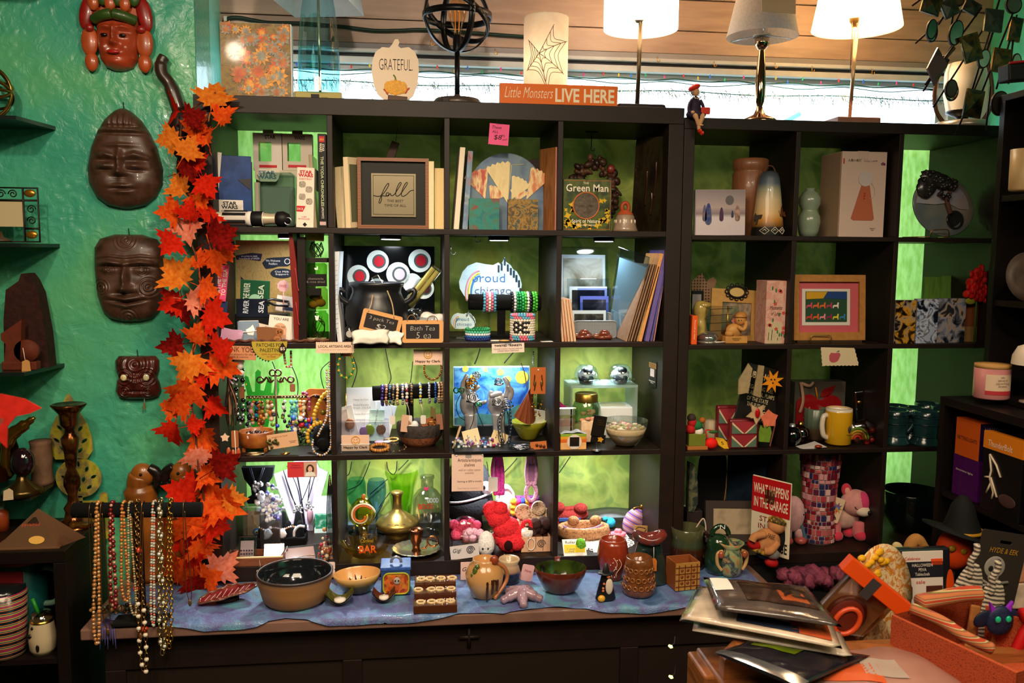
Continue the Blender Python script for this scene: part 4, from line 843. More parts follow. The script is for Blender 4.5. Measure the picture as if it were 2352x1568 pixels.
def Sa(name,label,cat,px,py,z,w,h,mat,rz=0,ry=0,rx=0,dy=0.,seed=1,th=7):
 t=ST(name,label,cat,px,py,z,rz,rx,ry,dy=dy);rr=RRn(seed)
 def fn(s):
  return lambda a,c:((a-.5)*w+2*sin(c*9+seed),s*th*(sin(PI*a)**.6)*(sin(PI*c)**.6)*(1+.35*mnoise.noise(Vector((a*4+seed,c*4,s)))),c*h+1.5*sin(a*12+seed))
 b=t.b().grid(fn(-1),14,12);b.grid(fn(1),14,12);t.put('bag',b,mat);return t
t=SY('tea_roll_packet','clear packet of yellow wafer rolls leaning out of the cauldron','packet',877,.14,L2,ry=38)
t.put('wrapper',t.b().box(-14,14,-8,8,92,208,6),Gs('f4f4e0',.25,.1));
for x in(-6,6):t.Tb('wafer_roll',[(x,0,98),(x,0,200)],5.5,m('dcd08a',.6))
t=SY('tea_packet','silvery clear tea packet sticking out of the cauldron','packet',945,.13,L2,ry=-30);t.put('wrapper',t.b().box(-9,9,-3,3,108,165,2),Gs('eceff4',.35,.12))
for i,(x,y,w,h,ry,sd) in enumerate(((975,738,60,26,-4,3),(988,730,56,24,8,5),(958,727,50,20,-10,8))):
 Sa('bath_tea_bag','clear bag of white bath tea piled behind the chalkboard, '+('front','right back','left back')[i],'bag',x,784-2*i,L2,w,52+6*i,(film,m('f2ece6',.5,n=.1,sc=80),film)[i],ry=ry,dy=.05+.03*i,seed=sd,th=10)
Sa('white_tea_bag','white tea pouch with yellow seal slumped below the cauldron','bag',850,792,L2,84,34,m('e9e6d8',.4,n=.08,sc=60),rz=6,rx=-20,dy=.03,seed=11,th=9);Sa('white_tea_bag','smaller white tea pouch overlapping the right of the slumped one','bag',900,789,L2,42,30,m('f0efe6',.4),rz=-10,rx=-18,ry=10,dy=.014,seed=13,th=6)
for i,x in enumerate((803,820)):
 t=ST('oil_bottle','tiny dark oil bottle with round label at the cauldron foot, '+('left','right'),'bottle',x,782-4*i,L2,dy=.02) if False else ST('oil_bottle','tiny dark oil bottle with round label at the cauldron foot, '+('left','right')[i],'bottle',x,782-4*i,L2,dy=.02)
 t.La('glass',[(0,0),(11,0),(12,3),(12,26),(5,34),(5,42)],m('1a1614',.12,coat=.6));t.La('cap',[(6,42),(6,50),(0,51)],m('2a2a2e',.4));t.put('label',t.b().Pz(A2(0,15,8,0,340,17),-12.8,-12.2),m('b9b4b0',.6))
def cloud_poly(s,ox,oz):
 p=[(-70,2),(-62,24),(-50,38),(-30,46),(-10,42),(8,40),(20,46),(26,40),(30,48),(34,58),(37,48),(48,40),(54,30),(62,26),(70,12),(74,-4),(72,-22),(64,-34),(50,-42),(-20,-46),(-44,-44),(-58,-30),(-68,-14)];return[(x*s+ox,z*s+oz) for x,z in p]
def chicago(name,label,px,Y,s,z0):
 t=SY(name,label,'sign',px,Y,L2);t.Pz('board',cloud_poly(s,0,z0),0,4,pat(['9fd0e0','d6ecf4','bfe0ee','e4f2f8'],22,'noise',.5))
 for k,hx in enumerate(('e8a8b4','e8d85a','4a8ad0')):t.Tb('rainbow_print',arc(-20*s,z0-24*s,(34-6*k)*s,95,200,12,(52-6*k)*s,y=-.6),2.4*s,m(hx,.5),seg=6,flat=.3)
 t.Tx('proud',-2*s,-1,z0+8*s,74*s,26*s,m('3f6fb0',.5),bold=-.005);t.Tx('chicago',8*s,-1,z0-20*s,84*s,22*s,m('50629a',.5),bold=-.01);sk=t.b()
 for x,h in((20,40),(27,44),(34,56),(41,42),(48,34),(55,28),(61,18),(67,6),(70,-12)):sk.box((x-2)*s,(x+2.5)*s,-1.2,-.4,z0+(h-16)*s,z0+h*s)
 t.put('skyline_print',sk,m('2a3a4a',.5));return t
t=chicago('chicago_sign','large cloud-shaped sign reading proud chicago with rainbow and skyline',1124,.27,1.,118);t.Tb('prop',[(0,6,0),(0,4,120)],2,CLEAR)
t=chicago('chicago_sticker','small cloud-shaped proud chicago sticker on a clear stand',1063,.10,.4,42);t.box('stand',-16,16,-6,8,0,6,CLEAR,1);t.box('stand_post',-2,2,4,5,4,40,CLEAR)
t=SY('bracelet_stand','black velvet T-bar stand under the large proud chicago sign','stand',1151,.15,L2)
t.box('base',-24,24,-18,18,0,7,VELVET,1);t.box('post',-9,9,-5,5,7,68,VELVET);BZ=82;t.Tb('bar',[(-75,0,BZ),(90,0,BZ-2)],18,VELVET,seg=20)
def cuff_on_bar(name,label,px,cols,rings_,Z=BZ,x0=0):
 "a beaded cuff around the bar"
 c=Th(name,label,'bracelet',t.e.location,t.u)
 for j in range(rings_):
  mt=cols[j%len(cols)];pts=[(x0+j*6,21*cos(k*PI/9+(j%2)*PI/18),Z+21*sin(k*PI/9+(j%2)*PI/18)) for k in range(18)]
  c.Sd('beads',pts,3.6,mt,seg=8,rings=5)
g1,g2,bl_,wt_,pk_=m('1c8a4a',.25),m('4ab83a',.25),m('17171c',.25),m('e8e8ea',.3),m('e0708a',.3)
sky=m('5aa8c8',.3)
cuff_on_bar('pony_bead_cuff','blue pink and white beaded cuff on the black velvet bar',1120,[sky,pk_,wt_,pk_,sky],5,x0=-40)
cuff_on_bar('pony_bead_cuff','black and white beaded cuff with dark green at the bar right',1180,[bl_,wt_,g1],3,x0=24)
cuff_on_bar('pony_bead_cuff','green and lime beaded cuff on the velvet bar',1195,[g1,m('2fb060',.25),g2],3,x0=42)
cuff_on_bar('pony_bead_cuff','white and black beaded cuff beside the lime one',1205,[wt_,bl_],2,x0=60)
cuff_on_bar('pony_bead_cuff','bright lime beaded cuff at the end of the velvet bar',1225,[g2,g2],2,x0=73)
def standing_cuff(name,label,px,py,r,rows,colf):
 t=ST(name,label,'bracelet',px,py,L2,dy=r*.0013);n=int(2*PI*r/6.3);by={}
 for j,rw in enumerate(rows):
  for k in range(n):
   a=2*PI*(k+(j%2)*.5)/n;mt=colf(j,k,n);by.setdefault(mt,[]).append((r*cos(a),r*sin(a),3.4+j*5.4))
 for mt,pts in by.items():t.Sd('beads',pts,3.5,mt,seg=8,rings=5)
standing_cuff('pony_bead_cuff','flat beaded bracelet stack in green white and navy',1099,783,26,range(5),lambda j,k,n:[m('1f2f7a',.25),m('2f62a8',.25),wt_,m('5ac0a0',.25),m('1f8a50',.25)][j])
GL={'E':['###','#..','##.','#..','###'],'B':['##.','#.#','##.','#.#','##.']}
def becol(j,k,n):
 a=(k/n*360)%360
 if j in(0,1,9,10):return(pk_,sky)[((k+j)//3)%2]
 for ltr,k0 in(('B',205),('E',252)):
  c=int((a-k0)//(360/n))
  if 0<=c<3 and 2<=j-1<=6+1:
   rw=7-j
   if 0<=rw<5 and GL[ltr][rw][c]=='#':return bl_
 return m('e6d9c8',.3)
standing_cuff('letter_bead_cuff','tall beaded cuff with black letters between pink and blue edges',1203,783,26,range(11),becol)
t=ST('bead_keychain','flat wooden key charm with a cord lying on the shelf','keychain',1158,784,L2);t.put('charm',t.b().Bl((0,0,2),(13,10,2),14,6),m('c9964a',.5));t.Tb('cord',Sm([(12,0,2),(20,-4,3),(26,2,2)]),1.2,GOLD);t.Tb('cord',Sm([(-12,0,2),(-24,0,2),(-30,4,1)]),1.6,CREAM)
t=ST('paper_scrap','scrap of white paper on the shelf by the right wall','paper',1257,785,L2);t.box('paper',-13,14,0,14,0,.8,WHITE,M=Ro(0,0,8))
for i,(x,y,Y,hx) in enumerate(((1036,575,.06,'d8d8d8'),(1264,605,.22,'e8f0f4'),(1093,548,.12,'d0d0d0'))):
 t=HG('wire_hook',('silver wire hook at the left wall by the chicago sign','silver wire hook stuck on the right wall by the chicago sign','small hook under the shelf left of the puck light')[i],'hook',x,y,Y);t.Tb('hook',[(0,0,12),(0,0,0)]+arc(5,-4,5.5,170,370,8),1,SILVER);t.Bl('sucker',(0,2,10),3,CLEAR)
bwp=lambda s:pat(['141214','2c2826','6a6258','b0a898'],16,'noise',.3,seed=s,dist=1.,lo=.38,hi=.75)
def print_(label,px,Y,z,w,h,ph,hx='e8eef2',lift=0,tint='eef6fa',name='photo_print'):
 t=SY(name,label,'photo',px,Y,L2,rx=-6);t.box('mount',-w/2+6,w/2-6,2,3,lift,lift+h-18,m(hx,.6));o=t.box('photo',-w/2+12,w/2-12,1.2,2,lift+14,lift+h-26,ph);t.put('sleeve',t.b().box(-w/2,w/2,0,4,lift-2,lift+h,.5),Gs(tint,.10,.05));return t
print_('large sepia photograph in a clear sleeve at the back of the cell',1340,.27,0,116,196,pat(['6a5e4c','a89a84','e0d8c8','f0ece2'],9,'noise',.3,dist=.8),lift=4)
print_('dark grey photograph of a ship in a clear sleeve',1352,.22,0,100,128,bwp(3),lift=2)
print_('small night photograph in a blue plastic sleeve',1366,.19,0,78,108,bwp(7),hx='8f9cd0',lift=2,tint='d0d8fa')
print_('black and white photograph of a white dome in front',1353,.15,0,92,78,bwp(12),lift=2)
mesh_=dotty('9aa2a8','20262a',240)
t=SY('mesh_holder','grey wire mesh letter holder in front of the photographs','holder',1366,.11,L2)
t.put('front_panel',t.b().Pz(Rr(-50,50,2,40,7),0,1.2),mesh_);t.put('back_panel',t.b().Pz(Rr(-46,48,2,56,7),40,41.2),mesh_);t.put('rim',t.b().Tb([(x,.6,z) for x,z in Rr(-50,50,2,40,7)],2,7,True),m('8a9298',.4,.5));t.put('rim',t.b().Tb([(x,40.6,z) for x,z in Rr(-46,48,2,56,7)],2,7,True),m('8a9298',.4,.5));t.box('floor',-48,48,0,40,0,2,mesh_)
for k in range(5):
 Bk('card_folder','cream card folder leaning left, '+('leftmost','second','third','fourth','rightmost')[k]+' of five',1293+k*7,.015,L2,5.2,90,98,pat(['c98a6a','e0b894','d9a884'],12,'noise',.6,seed=k),ry=-6-k*.6,cat='folder',bev=.5)
for i,(x,y) in enumerate(((1345,780),(1392,781))):
 t=ST('clay_snail',('glossy brown clay snail on the left','glossy brown clay snail on the right with silvery specks')[i],'figurine',x,y,L2,dy=.02);br=m('6a2c18',.15,coat=.6)
 t.put('body',t.b().Tb(Sm([(-18,0,4),(-6,-3,5),(8,-3,6),(16,-2,5)],4),[3,4,4.5,5,5.5,6,6,6,6,6,5.5,5,4],10),br);t.put('shell',t.b().Bl((0,2,12),(13,9,11),16,10),br)
 t.Bl('back_lump',(-18,8,7),(9,7,7),m('7a4a34',.2,coat=.5));t.Bl('back_lump',(12,8,8),(8,7,7),(br,m('a8a4a4',.15,.8))[i])
big=SY('print_sleeve','large clear sleeve of a pale print leaning right in its cell','sleeve',1430,.12,L2,ry=12,rz=-68);big.put('sleeve',big.b().box(-64,48,-2,5,0,200,1),Gs('e0f0f8',.2,.08));big.box('backing',-58,44,1,3,6,176,m('9fb8c4',.4));big.box('pocket',-58,44,-1,.5,4,52,m('a8c0d0',.5))
for k,(x,h,hx,a,w) in enumerate(((1452,184,'a3836a',15.5,4),(1458,184,'8a6a54',15.5,3),(1464,182,'9a785c',15.5,3),(1471,182,'7a5a44',15,3),(1478,178,'b08a5a',15,3),(1484,206,'d99a5c',13,8),(1500,214,'6a5a9c',11,10),(1510,208,'5a4f8c',10,5),(1516,150,'c08a7a',8,2))):
 Bk('backing_card','leaning backing board, '+('first brown','second brown','third brown','fourth brown','fifth tan','wide orange','wide violet','narrow dark violet','last thin pink')[k]+' one by the right post',x-14,.015,L2,w,120,h,m(hx,.6,n=.08),ry=a,cat='board',bev=.4)
# -------------- left unit, third row
def Sc(name,label,px,py,w,h,hx='e9cdb8',ry=0.,Y=-.004,zig=False,cat='sign'):
 t=HG(name,label,cat,px,py,Y,ry=ry)
 if zig:t.Pz('card',[(-w/2+k*w/40,h/2+(1.5 if k%2 else 0)) for k in range(41)]+[(w/2+(1.5 if k%2 else 0),h/2-k*h/10) for k in range(1,10)]+[(w/2-k*w/40,-h/2-(1.5 if k%2 else 0)) for k in range(41)],0,.8,m(hx,.7))
 else:t.box('card',-w/2,w/2,0,.8,-h/2,h/2,m(hx,.7))
 return t
t=Sc('artisans_card','peach card reading LOCAL ARTISANS AREA with zigzag edges',769,798,85,24,'edcbb2',zig=True);t.Tx('LOCAL ARTISANS AREA',0,-.5,3,74,6,INK,bold=.01);t.Tx('handmade by local makers in town',0,-.5,-5,60,2.6,m('a08878',.7))
t=Sc('maker_card','white lettered maker card on the shelf edge above the blue print',1167,799,75,22,'ecd5c8',ry=-2);t.Tx('TWISTED TRINKETS',0,-.5,6,64,5,INK,bold=.04);t.Tx('COLLEGE STUDENT MAKING WIRE ART\n& MIXED MEDIA CREATIONS',0,-.5,-4,68,8,m('5a4a44',.7));t.put('tape',t.b().box(-8,8,-.4,-.1,8,14),CLEAR)
t=Sc('thank_you_card','brown handwritten thank you card half hidden by leaves',545,810,84,32,'c98a62',ry=2,Y=-.006);t.Tx('THANK YOU',-2,-.5,8,78,12,m('5a2f1c',.7));t.Tx('for your support for the\nartists & makers',2,-.5,-6,66,10,m('7a4a34',.7))
t=HG('palestine_sign','round yellow-green melon-slice sign reading PATCHES FOR PALESTINE','sign',619,788,-.008)
t.put('slice',t.b().Pz([(-40,4),(40,4)]+A2(0,4,40,0,-180,22,44),0,1),m('b5a03a',.7));sw=t.b()
for k in range(9):a=R(190+k*9);sw.Pz([(40*cos(a),4+44*sin(a)),(45*cos(a+.05),4+49*sin(a+.05)),(40*cos(a+.13),4+44*sin(a+.13))],.2,.8)
t.put('saw_edge',sw,m('2a2a16',.7));t.Tx('PATCHES FOR\nPALESTINE',2,-.5,-10,62,20,INK);t.Tx('100% of profits go\nto Gaza',4,-.5,-28,44,9,m('b03a2a',.7))
t=HG('five_dollar_drop','dark drop-shaped $5 tag over the yellow sign','tag',649,800,-.012);t.Pz('drop',A2(0,-2,8.5,-225,45,14)+[(0,14)],0,1,m('2e1c10',.7));t.Tx('$5',0,-.5,-1,11,8,CREAM,bold=.02)
t=HG('patch_ring_pendant','orange and white beaded drop with a tag hanging from the shelf','pendant',664,803,.05)
t.Sd('beads',[(-12+.4*k,0,-6-k*3.2) for k in range(9)]+[(4,0,-4-k*4.4) for k in range(9)]+[(-6+k*3,0,-40+abs(k-1)*1) for k in range(4)],2.8,[m('c8641f',.3),m('e6e6ec',.2)]);t.Tb('thread',[(4,0,-42),(6,0,-78)],.5,CREAM);t.put('tag',t.b().Pz(Rr(0,12,-98,-79,3),0,1),m('9a6a4a',.7))
t=HG('leather_necklace','bundle of dark leather cords with a lilac bow and shell drops at the left post','necklace',528,840,-.010)
b=t.b();b2=t.b();rr=RRn(8)
for i in range(16):
 x0=rr.uniform(-8,6);x1=rr.uniform(-14,12);L=rr.uniform(110,170);(b if i%4 else b2).Tb(Sm([(x0*.4,rr.uniform(0,8),4),(x0,rr.uniform(0,8),-30),(x1,rr.uniform(-2,8),-L*.7),(x1*.8,rr.uniform(-2,6),-L)],4),1.3,5)
t.put('cord',b,m('241712',.6));t.put('bead_cord',b2,m('9a6a4a',.5))
bw=t.b()
for a,L in((70,26),(110,24),(-60,30),(-120,28),(-80,34)):bw.Tb(Sm([(-4,-4,-10),(-4+L*.6*cos(R(a)),-6,-10+L*.6*sin(R(a))),(-4+L*cos(R(a+10)),-5,-10+L*sin(R(a+10)))],4),2.4,6,flat=.3)
t.put('ribbon_bow',bw,m('c9b0cc',.5));dr=t.b()
for x,z,L in((-8,-184,24),(2,-190,26),(14,-186,26)):dr.Bl((x,0,z-18),(5,4,L*.5),10,8)
t.put('stone_drop',dr,m('b5522e',.35));t.Pz('maple_charm',Sf(Dy(11,5,.6,.3),-14,-166),-6,-5,m('e6c2a4',.6));t.put('leather_tag',t.b().Pz(Rr(0,16,-190,-150,3),-5,-4),m('a05a34',.7));t.Tb('pin',[(8,-6,-150),(10,-6,-240)],1,CREAM)
def necklace(name,label,px,py,Y,pts,step,r,mats,each=True,cat='necklace',extra=None):
 t=HG(name,label,cat,px,py,Y);P=Rs(Sm(pts,8),step)
 (t.Bs if each else t.Sd)('bead',P,r,mats);t.Tb('thread',Sm(pts,5),.6,INK,seg=5);return t
t=necklace('black_bead_necklace','black and white bead necklace hanging by the lilac bow',548,832,.03,[(-8,0,6),(-8,0,-6),(-6,0,-40),(-8,0,-90),(-2,0,-136),(4,0,-140),(8,0,-110),(8,0,-40),(6,0,-6)],11.5,[6,3.4],[m('0e0e12',.12,coat=.5),m('d8d8dc',.2,.6)])
t.Bs('white_bead',[(-4,-6,0),(5,-6,-8),(-3,-8,-18),(7,-4,4),(6,-6,-24)],7.4,m('ece4d8',.3));t.put('tag',t.b().Pz(Rr(2,13,-82,-56,3),-8,-7),m('7a4a2e',.7))
br_=m('a07a64',.3,.8)
t=SY('earring_stand','coppery earring stand with scroll top and two drilled arms','stand',636,.19,L3)
t.La('base',[(0,0),(26,0),(26,3),(4,6)],br_);t.Tb('post',[(0,0,4),(0,0,162)],2.4,br_);t.box('arm',-66,70,-1.5,1.5,103,110,br_,.8);sc_=t.b()
for sx in(-1,1):
 sc_.Tb(arc(sx*34,146,7,0,345,14),2,6,True);sc_.Tb(Sm([(sx*4,0,146),(sx*12,0,140),(sx*20,0,152),(sx*26,0,144),(sx*38,0,140)],4),2.2,6);sc_.Tb(arc(sx*6,162,7,0,345,14),2,6,True)
 sc_.Tb(Sm([(sx*14,0,152),(sx*10,0,144),(sx*18,0,142)],4),2,6)
t.put('scroll',sc_,br_);hl=t.b()
for k in range(8):hl.Bl((-56+k*8,-2,106.5),1.5,8,5);hl.Bl((14+k*7,-2,106.5),1.5,8,5)
t.put('hole',hl,m('c8f0a0',.6))
def earring(i,x,z0,hx,hx2,L,k):
 e=Th('earring','dangling earring of %s on the coppery stand'%k,'earring',t.e.location,t.u);rr=RRn(i);b=e.b();b2=e.b();z=z0
 e.Tb('hook',[(x,-3,z0+6),(x,-4,z0-4)],.6,GOLD,seg=5);n=0
 while z>z0-L:
  r=rr.uniform(3,6.5);(b if n%2 else b2).Bl((x+rr.uniform(-3,3),-4+rr.uniform(-3,2),z-r),(r,r,r*rr.uniform(.8,1.3)),10,7);z-=r*1.7;n+=1
 e.put('bead',b,m(hx,.15,coat=.5));e.put('bead',b2,m(hx2,.15,coat=.5))
for i,(x,hx,hx2,L,k) in enumerate(((-62,'6a6a72','20242c',62,'grey and black beads at the far left'),(-52,'e0a0a8','d06a20',52,'pink and orange beads'),(-44,'2a8ad0','1a1a22',44,'black beads beside pink ones'),(-36,'a85a2a','c8762e',58,'amber brown beads'),(-28,'d8a44a','6a3a1e',50,'gold and brown beads'),(-20,'d9d9b0','b9a06a',42,'pale yellow beads'),(-13,'c87a2a','8a4a20',36,'copper crystal beads'),(-8,'e2b49a','3a3a44',48,'peach and dark beads'),(18,'1a1a1e','d8d8dc',46,'black and clear drops'),(36,'3a9aa8','6ac0c8',44,'teal beads'),(46,'88c8d0','3a8a9a',36,'pale aqua beads'),(54,'d0622a','e09a5a',46,'orange amber beads'),(62,'a8a890','d8c89a',52,'smoky beads at the far right'))):earring(i,x,100,hx,hx2,L,k)
t=SY('green_hand_stand','flat translucent green hand-shaped jewellery stand at the back','stand',598,.33,L3)
pg=[(-20,0),(16,0),(22,30),(36,60),(44,90),(44,118),(36,118),(30,84),(26,86),(28,122),(20,124),(10,90),(2,92),(4,134),(-2,140),(-8,134),(-10,88),(-16,88),(-24,122),(-30,126),(-34,120),(-26,76),(-42,60),(-54,66),(-52,58),(-38,40),(-22,26)]
t.Pz('hand',Sf(pg,0,10),0,4,m('3fae3a',.25,trans=.6));t.Bs('stud',[(-29,-2,116),(-2,-2,130)],2,m('d88a2a',.3))
t=ST('wooden_bowl','orange wooden bowl on stub feet holding rings','bowl',582,1042,L3,dy=.055);wd=pat(['7a3a14','9a5220','b06a2c'],25,'noise',.35,coat=.3)
t.La('bowl',[(0,8),(30,8),(36,12),(40,44),(38,46),(36,44),(33,16),(0,14)],wd,seg=36);[t.put('foot',t.b().box(x-4,x+4,y-4,y+4,0,10,1),wd) for x,y in((-24,-20),(24,-20),(0,28))]
b=t.b();rr=RRn(6)
for i in range(16):a=rr.uniform(0,6.28);q=rr.uniform(2,26);b.Bl((q*cos(a),q*sin(a),38),(5,5,4),8,6)
t.put('trinkets',b,m('3a2a2a',.25,.4));t.put('tag',t.b().Bl((-10,-36,40),(5,2,8),10,6),m('e4d4d8',.5))
t=ST('bracelet_coil','coil of thin silver wire lying before the wooden bowl','bracelet',582,1047,L3)
for k in range(3):t.put('wire',t.b().Tb([(20*cos(a*PI/12)+k*2,8+8*sin(a*PI/12),2+k*1.4) for a in range(24)],1,5,True),m('c9b48a',.25,1.))
t=ST('card_holder_note','peach business card on a wire holder with a leaf charm','card',654,1043,L3,ry=-8);t.La('base',[(0,0),(11,0),(11,1.5),(0,3)],GOLD,c=(0,6,0));t.Tb('wire',[(0,6,2),(0,6,20)]+arc(0,28,8,-90,250,12,y=6),.8,GOLD);t.put('card',t.b().box(-34,34,3,4,15,49,.3),m('e0b088',.7));t.Tx('Jewelry by hand',-6,2.5,42,36,4,m('b0523a',.7));t.Tx('handmade\njewelry',22,2.5,26,16,6,INK);lc=t.b();rr=RRn(3)
for i in range(12):lc.Bl((-26+rr.uniform(-8,20),-2,26+rr.uniform(-6,12)),(4,2,3),8,6,Ro(0,rr.uniform(0,180),0))
t.put('leaf_charm',lc,m('5a5a30',.35,.6))
t=SY('leather_plaque','orange leather shield plaque behind a pile of bead necklaces','plaque',724,.23,L3);t.Pz('shield',[(-34,20),(36,20),(40,100),(30,116),(-12,118),(-36,100)],0,8,m('b5652a',.5,n=.1,sc=30));t.put('rim',t.b().Tb(arc(4,70,26,20,330,18,34,y=-2),2.5,6),m('7a3f18',.5));t.Bs('rivet',[(-26,-2,108),(28,-2,104),(-28,-2,34)],2.4,m('3a2416',.4,.6));pg_=t.b()
for x,z in((-30,100),(14,98),(34,92)):pg_.Tb([(x,-2,z),(x-10,-22,z+6)],3.2,8)
t.put('peg',pg_,m('2a2420',.4,.6))
def Pl(name,label,px,py,Y,seed,cols,n,w,h,r0,r1):
 t=HG(name,label,'necklace',px,py,Y);rr=RRn(seed);by={}
 for i in range(n):
  x,z=rr.gauss(0,w*.35),rr.gauss(0,h*.35);by.setdefault(i%len(cols),t.b()).Bl((x,rr.uniform(-10,4)+abs(x)*.05,z),rr.uniform(r0,r1),9,6)
 for k,b in by.items():t.put('beads',b,m(cols[k],.18,coat=.4))['kind']='stuff'
 return t
Pl('bead_heap','heap of blue and multicoloured bead strands on the display',690,975,.17,1,['2a4ab8','3a6ad0','d8a08a','c02a3a','e6e2dc','6a8a2a','20242c'],80,60,26,3.4,6.5)
Pl('bead_heap','heap of dark green and blue chips under the yellow strand',715,1000,.16,2,['1f3a2a','2a3a7a','12141c','5a7a3a','3a4a9a'],110,64,50,2.6,5.)
t=necklace('yellow_bead_necklace','yellow wooden bead necklace draped beside the leather plaque',742,905,.16,[(10,0,4),(0,-4,-4),(-12,-6,-26),(-20,-8,-50),(-18,-8,-66)],8.6,5.4,[m('d2a028',.3),m('d8b040',.3)])
t.Bs('bead',[(14,-8,-2),(16,-8,-12),(14,-8,-22),(12,-8,-34)],5.2,m('d2a028',.3));t.Bs('pendant',[(0,-10,-40),(-8,-10,-64)],7,m('8a7a2a',.2,.4))
t=necklace('purple_bead_necklace','purple bead strand hanging from the leather plaque peg',704,902,.17,[(-8,0,0),(0,-3,0),(6,-4,-16),(6,-4,-40)],6,[3.6,2.6],[m('9a2a6a',.2),m('e0b8d0',.2)])
t=ST('black_bust','small black cloth bust carrying yellow and pearl strands','stand',742,1040,L3,dy=.05);t.put('bust',t.b().Bl((0,0,30),(27,22,30),18,10),VELVET);t.put('hollow',t.b().La([(15,0),(13,8),(0,9)],M=Ro(90,0,0)@MTr((0,18,22)),seg=20),m('050505',.9))
pp=Rs(Sm([(-28,-10,58),(-34,-16,36),(-28,-20,20)],6),7.5);t2=Th('mustard_bead_necklace','mustard bead strand around the small black bust','necklace',t.e.location,t.u);t2.Bs('bead',Rs(Sm([(-6,-18,66),(-24,-16,58),(-36,-16,40),(-34,-18,22)],6),8.4),5,m('c89a2a',.3));t2.Tb('thread',[(-6,-16,66),(-24,-15,58),(-36,-15,40)],.7,INK)
t3=HG('pearl_long_necklace','long pearl and crystal necklace hanging down the divider and looping below','necklace',756,830,.012);P=Sm([(2,0,0),(0,0,-60),(0,0,-130),(2,0,-170),(0,-4,-200),(-14,-10,-216),(-32,-10,-212),(-40,-8,-196),(-38,-6,-180)],8);t3.Sd('bead',Rs(P,5.4),[2.2,2.8,3.4],[m('d0cdd2',.15,.6),m('d9b078',.25),m('c9c4cc',.2,.5)]);P=Sm([(-6,0,-20),(-6,0,-120),(-22,-6,-160),(-30,-8,-176)],8);t3.Sd('bead',Rs(P,5.6),[2.4,3.2],[m('c8a070',.25),m('d8d4d8',.2,.4)])
for i,pts in enumerate(([(625,830),(634,860),(632,920),(640,960)],[(670,840),(684,880),(682,940),(690,990)],[(757,830),(738,850),(740,880),(750,905)])):
 t=Th('lamp_cable','thin black light cable behind the earring stand, '+('left','middle','right beside the divider')[i],'cable',(0,.36,0),1.);t.Tb('cable',Sm([(W(x,y,.36).x,0,W(x,y,.36).z) for x,y in pts],6),.0017,WIRE,seg=6)
def happy(t,w,h,z,y=-.5,cx=0):
 t.put('smiley',t.b().Tb(arc(cx,z+h*.18,h*.25,0,345,22,y=y),1.1,5,True),m('dca24a',.6));f=t.b();f.Tb(arc(cx,z+h*.18,h*.15,200,340,10,y=y),.9,5);[f.Bl((cx+s*h*.08,y,z+h*.24),(1.2,.5,2.4),6,5) for s in(-1,1)];t.put('smile',f,m('dca24a',.6));t.Tx('Happy by Clark',cx,y-.1,z-h*.28,w*.86,h*.2,INK,bold=.02)
t=HG('smiley_card','peach smiley card hanging above a brown bead bracelet','card',983,820,.03);t.box('card',-33,33,0,.8,-18,18,m('e8c4b0',.7));happy(t,66,36,0)
t=HG('brown_bead_bracelet','brown bead bracelet hanging below the peach smiley card','bracelet',995,838,.035);P=Sm([(-20,0,0),(-21,0,-12),(-16,0,-26),(-4,0,-34),(10,0,-30),(18,0,-16),(20,0,0)],8);t.Bs('bead',Rs(P,4.6),2.6,[m('7a4a20',.2,.4),m('b57a3a',.2,.4)]);t.Tb('thread',P,.5,INK)
t=HG('green_bead_bracelet','green and yellow bead bracelet hanging from a terracotta tag','bracelet',795,812,.02);t.Pz('tag',[(-14,18),(14,18),(16,4),(10,-6),(-10,-6),(-16,4)],0,1,m('b5603a',.7));t.put('sticker',t.b().Pz(A2(0,8,9,0,340,17),-.7,-.1),m('e8b49c',.6));P=Sm([(-10,0,-4),(-18,0,-20),(-16,0,-44),(-4,0,-56),(10,0,-50),(17,0,-30),(12,0,-4)],8);t.Sd('bead',Rs(P,4.6),[2.9,2.6,3.4],[m('1a6a34',.2),m('2a8a3a',.2),m('c9a82a',.2)]);t.Tb('thread',P,.5,GOLD)
t=SY('price_sheet','white price sheet on a gold easel behind the sunglasses','sign',830,.20,L3,rx=-5);t.box('sheet',-33,33,0,2,18,122,m('eef0f2',.6));t.Tx('Happy by Clark',0,-.5,94,34,5,m('8a8a90',.7));t.Tx('Beaded Bracelets\n$10 each - 2 for $18\n\nWooden Bracelets',0,-.5,72,42,26,m('9a9aa2',.7));t.Tb('easel',[(-37,4,0),(-35,6,110)],1.5,GOLD);t.Tb('easel',[(20,30,0),(-10,4,100)],1.5,GOLD)
t=SY('bracelet_bar','black velvet T-bar stand of stretch bracelets beside the price sheet','stand',942,.14,L3);t.box('base',-26,26,-18,18,0,7,VELVET,1);t.box('post',-8,8,-5,5,7,116,VELVET);t.Tb('bar',[(-84,0,118),(74,0,124)],17,VELVET,seg=20);bar=t
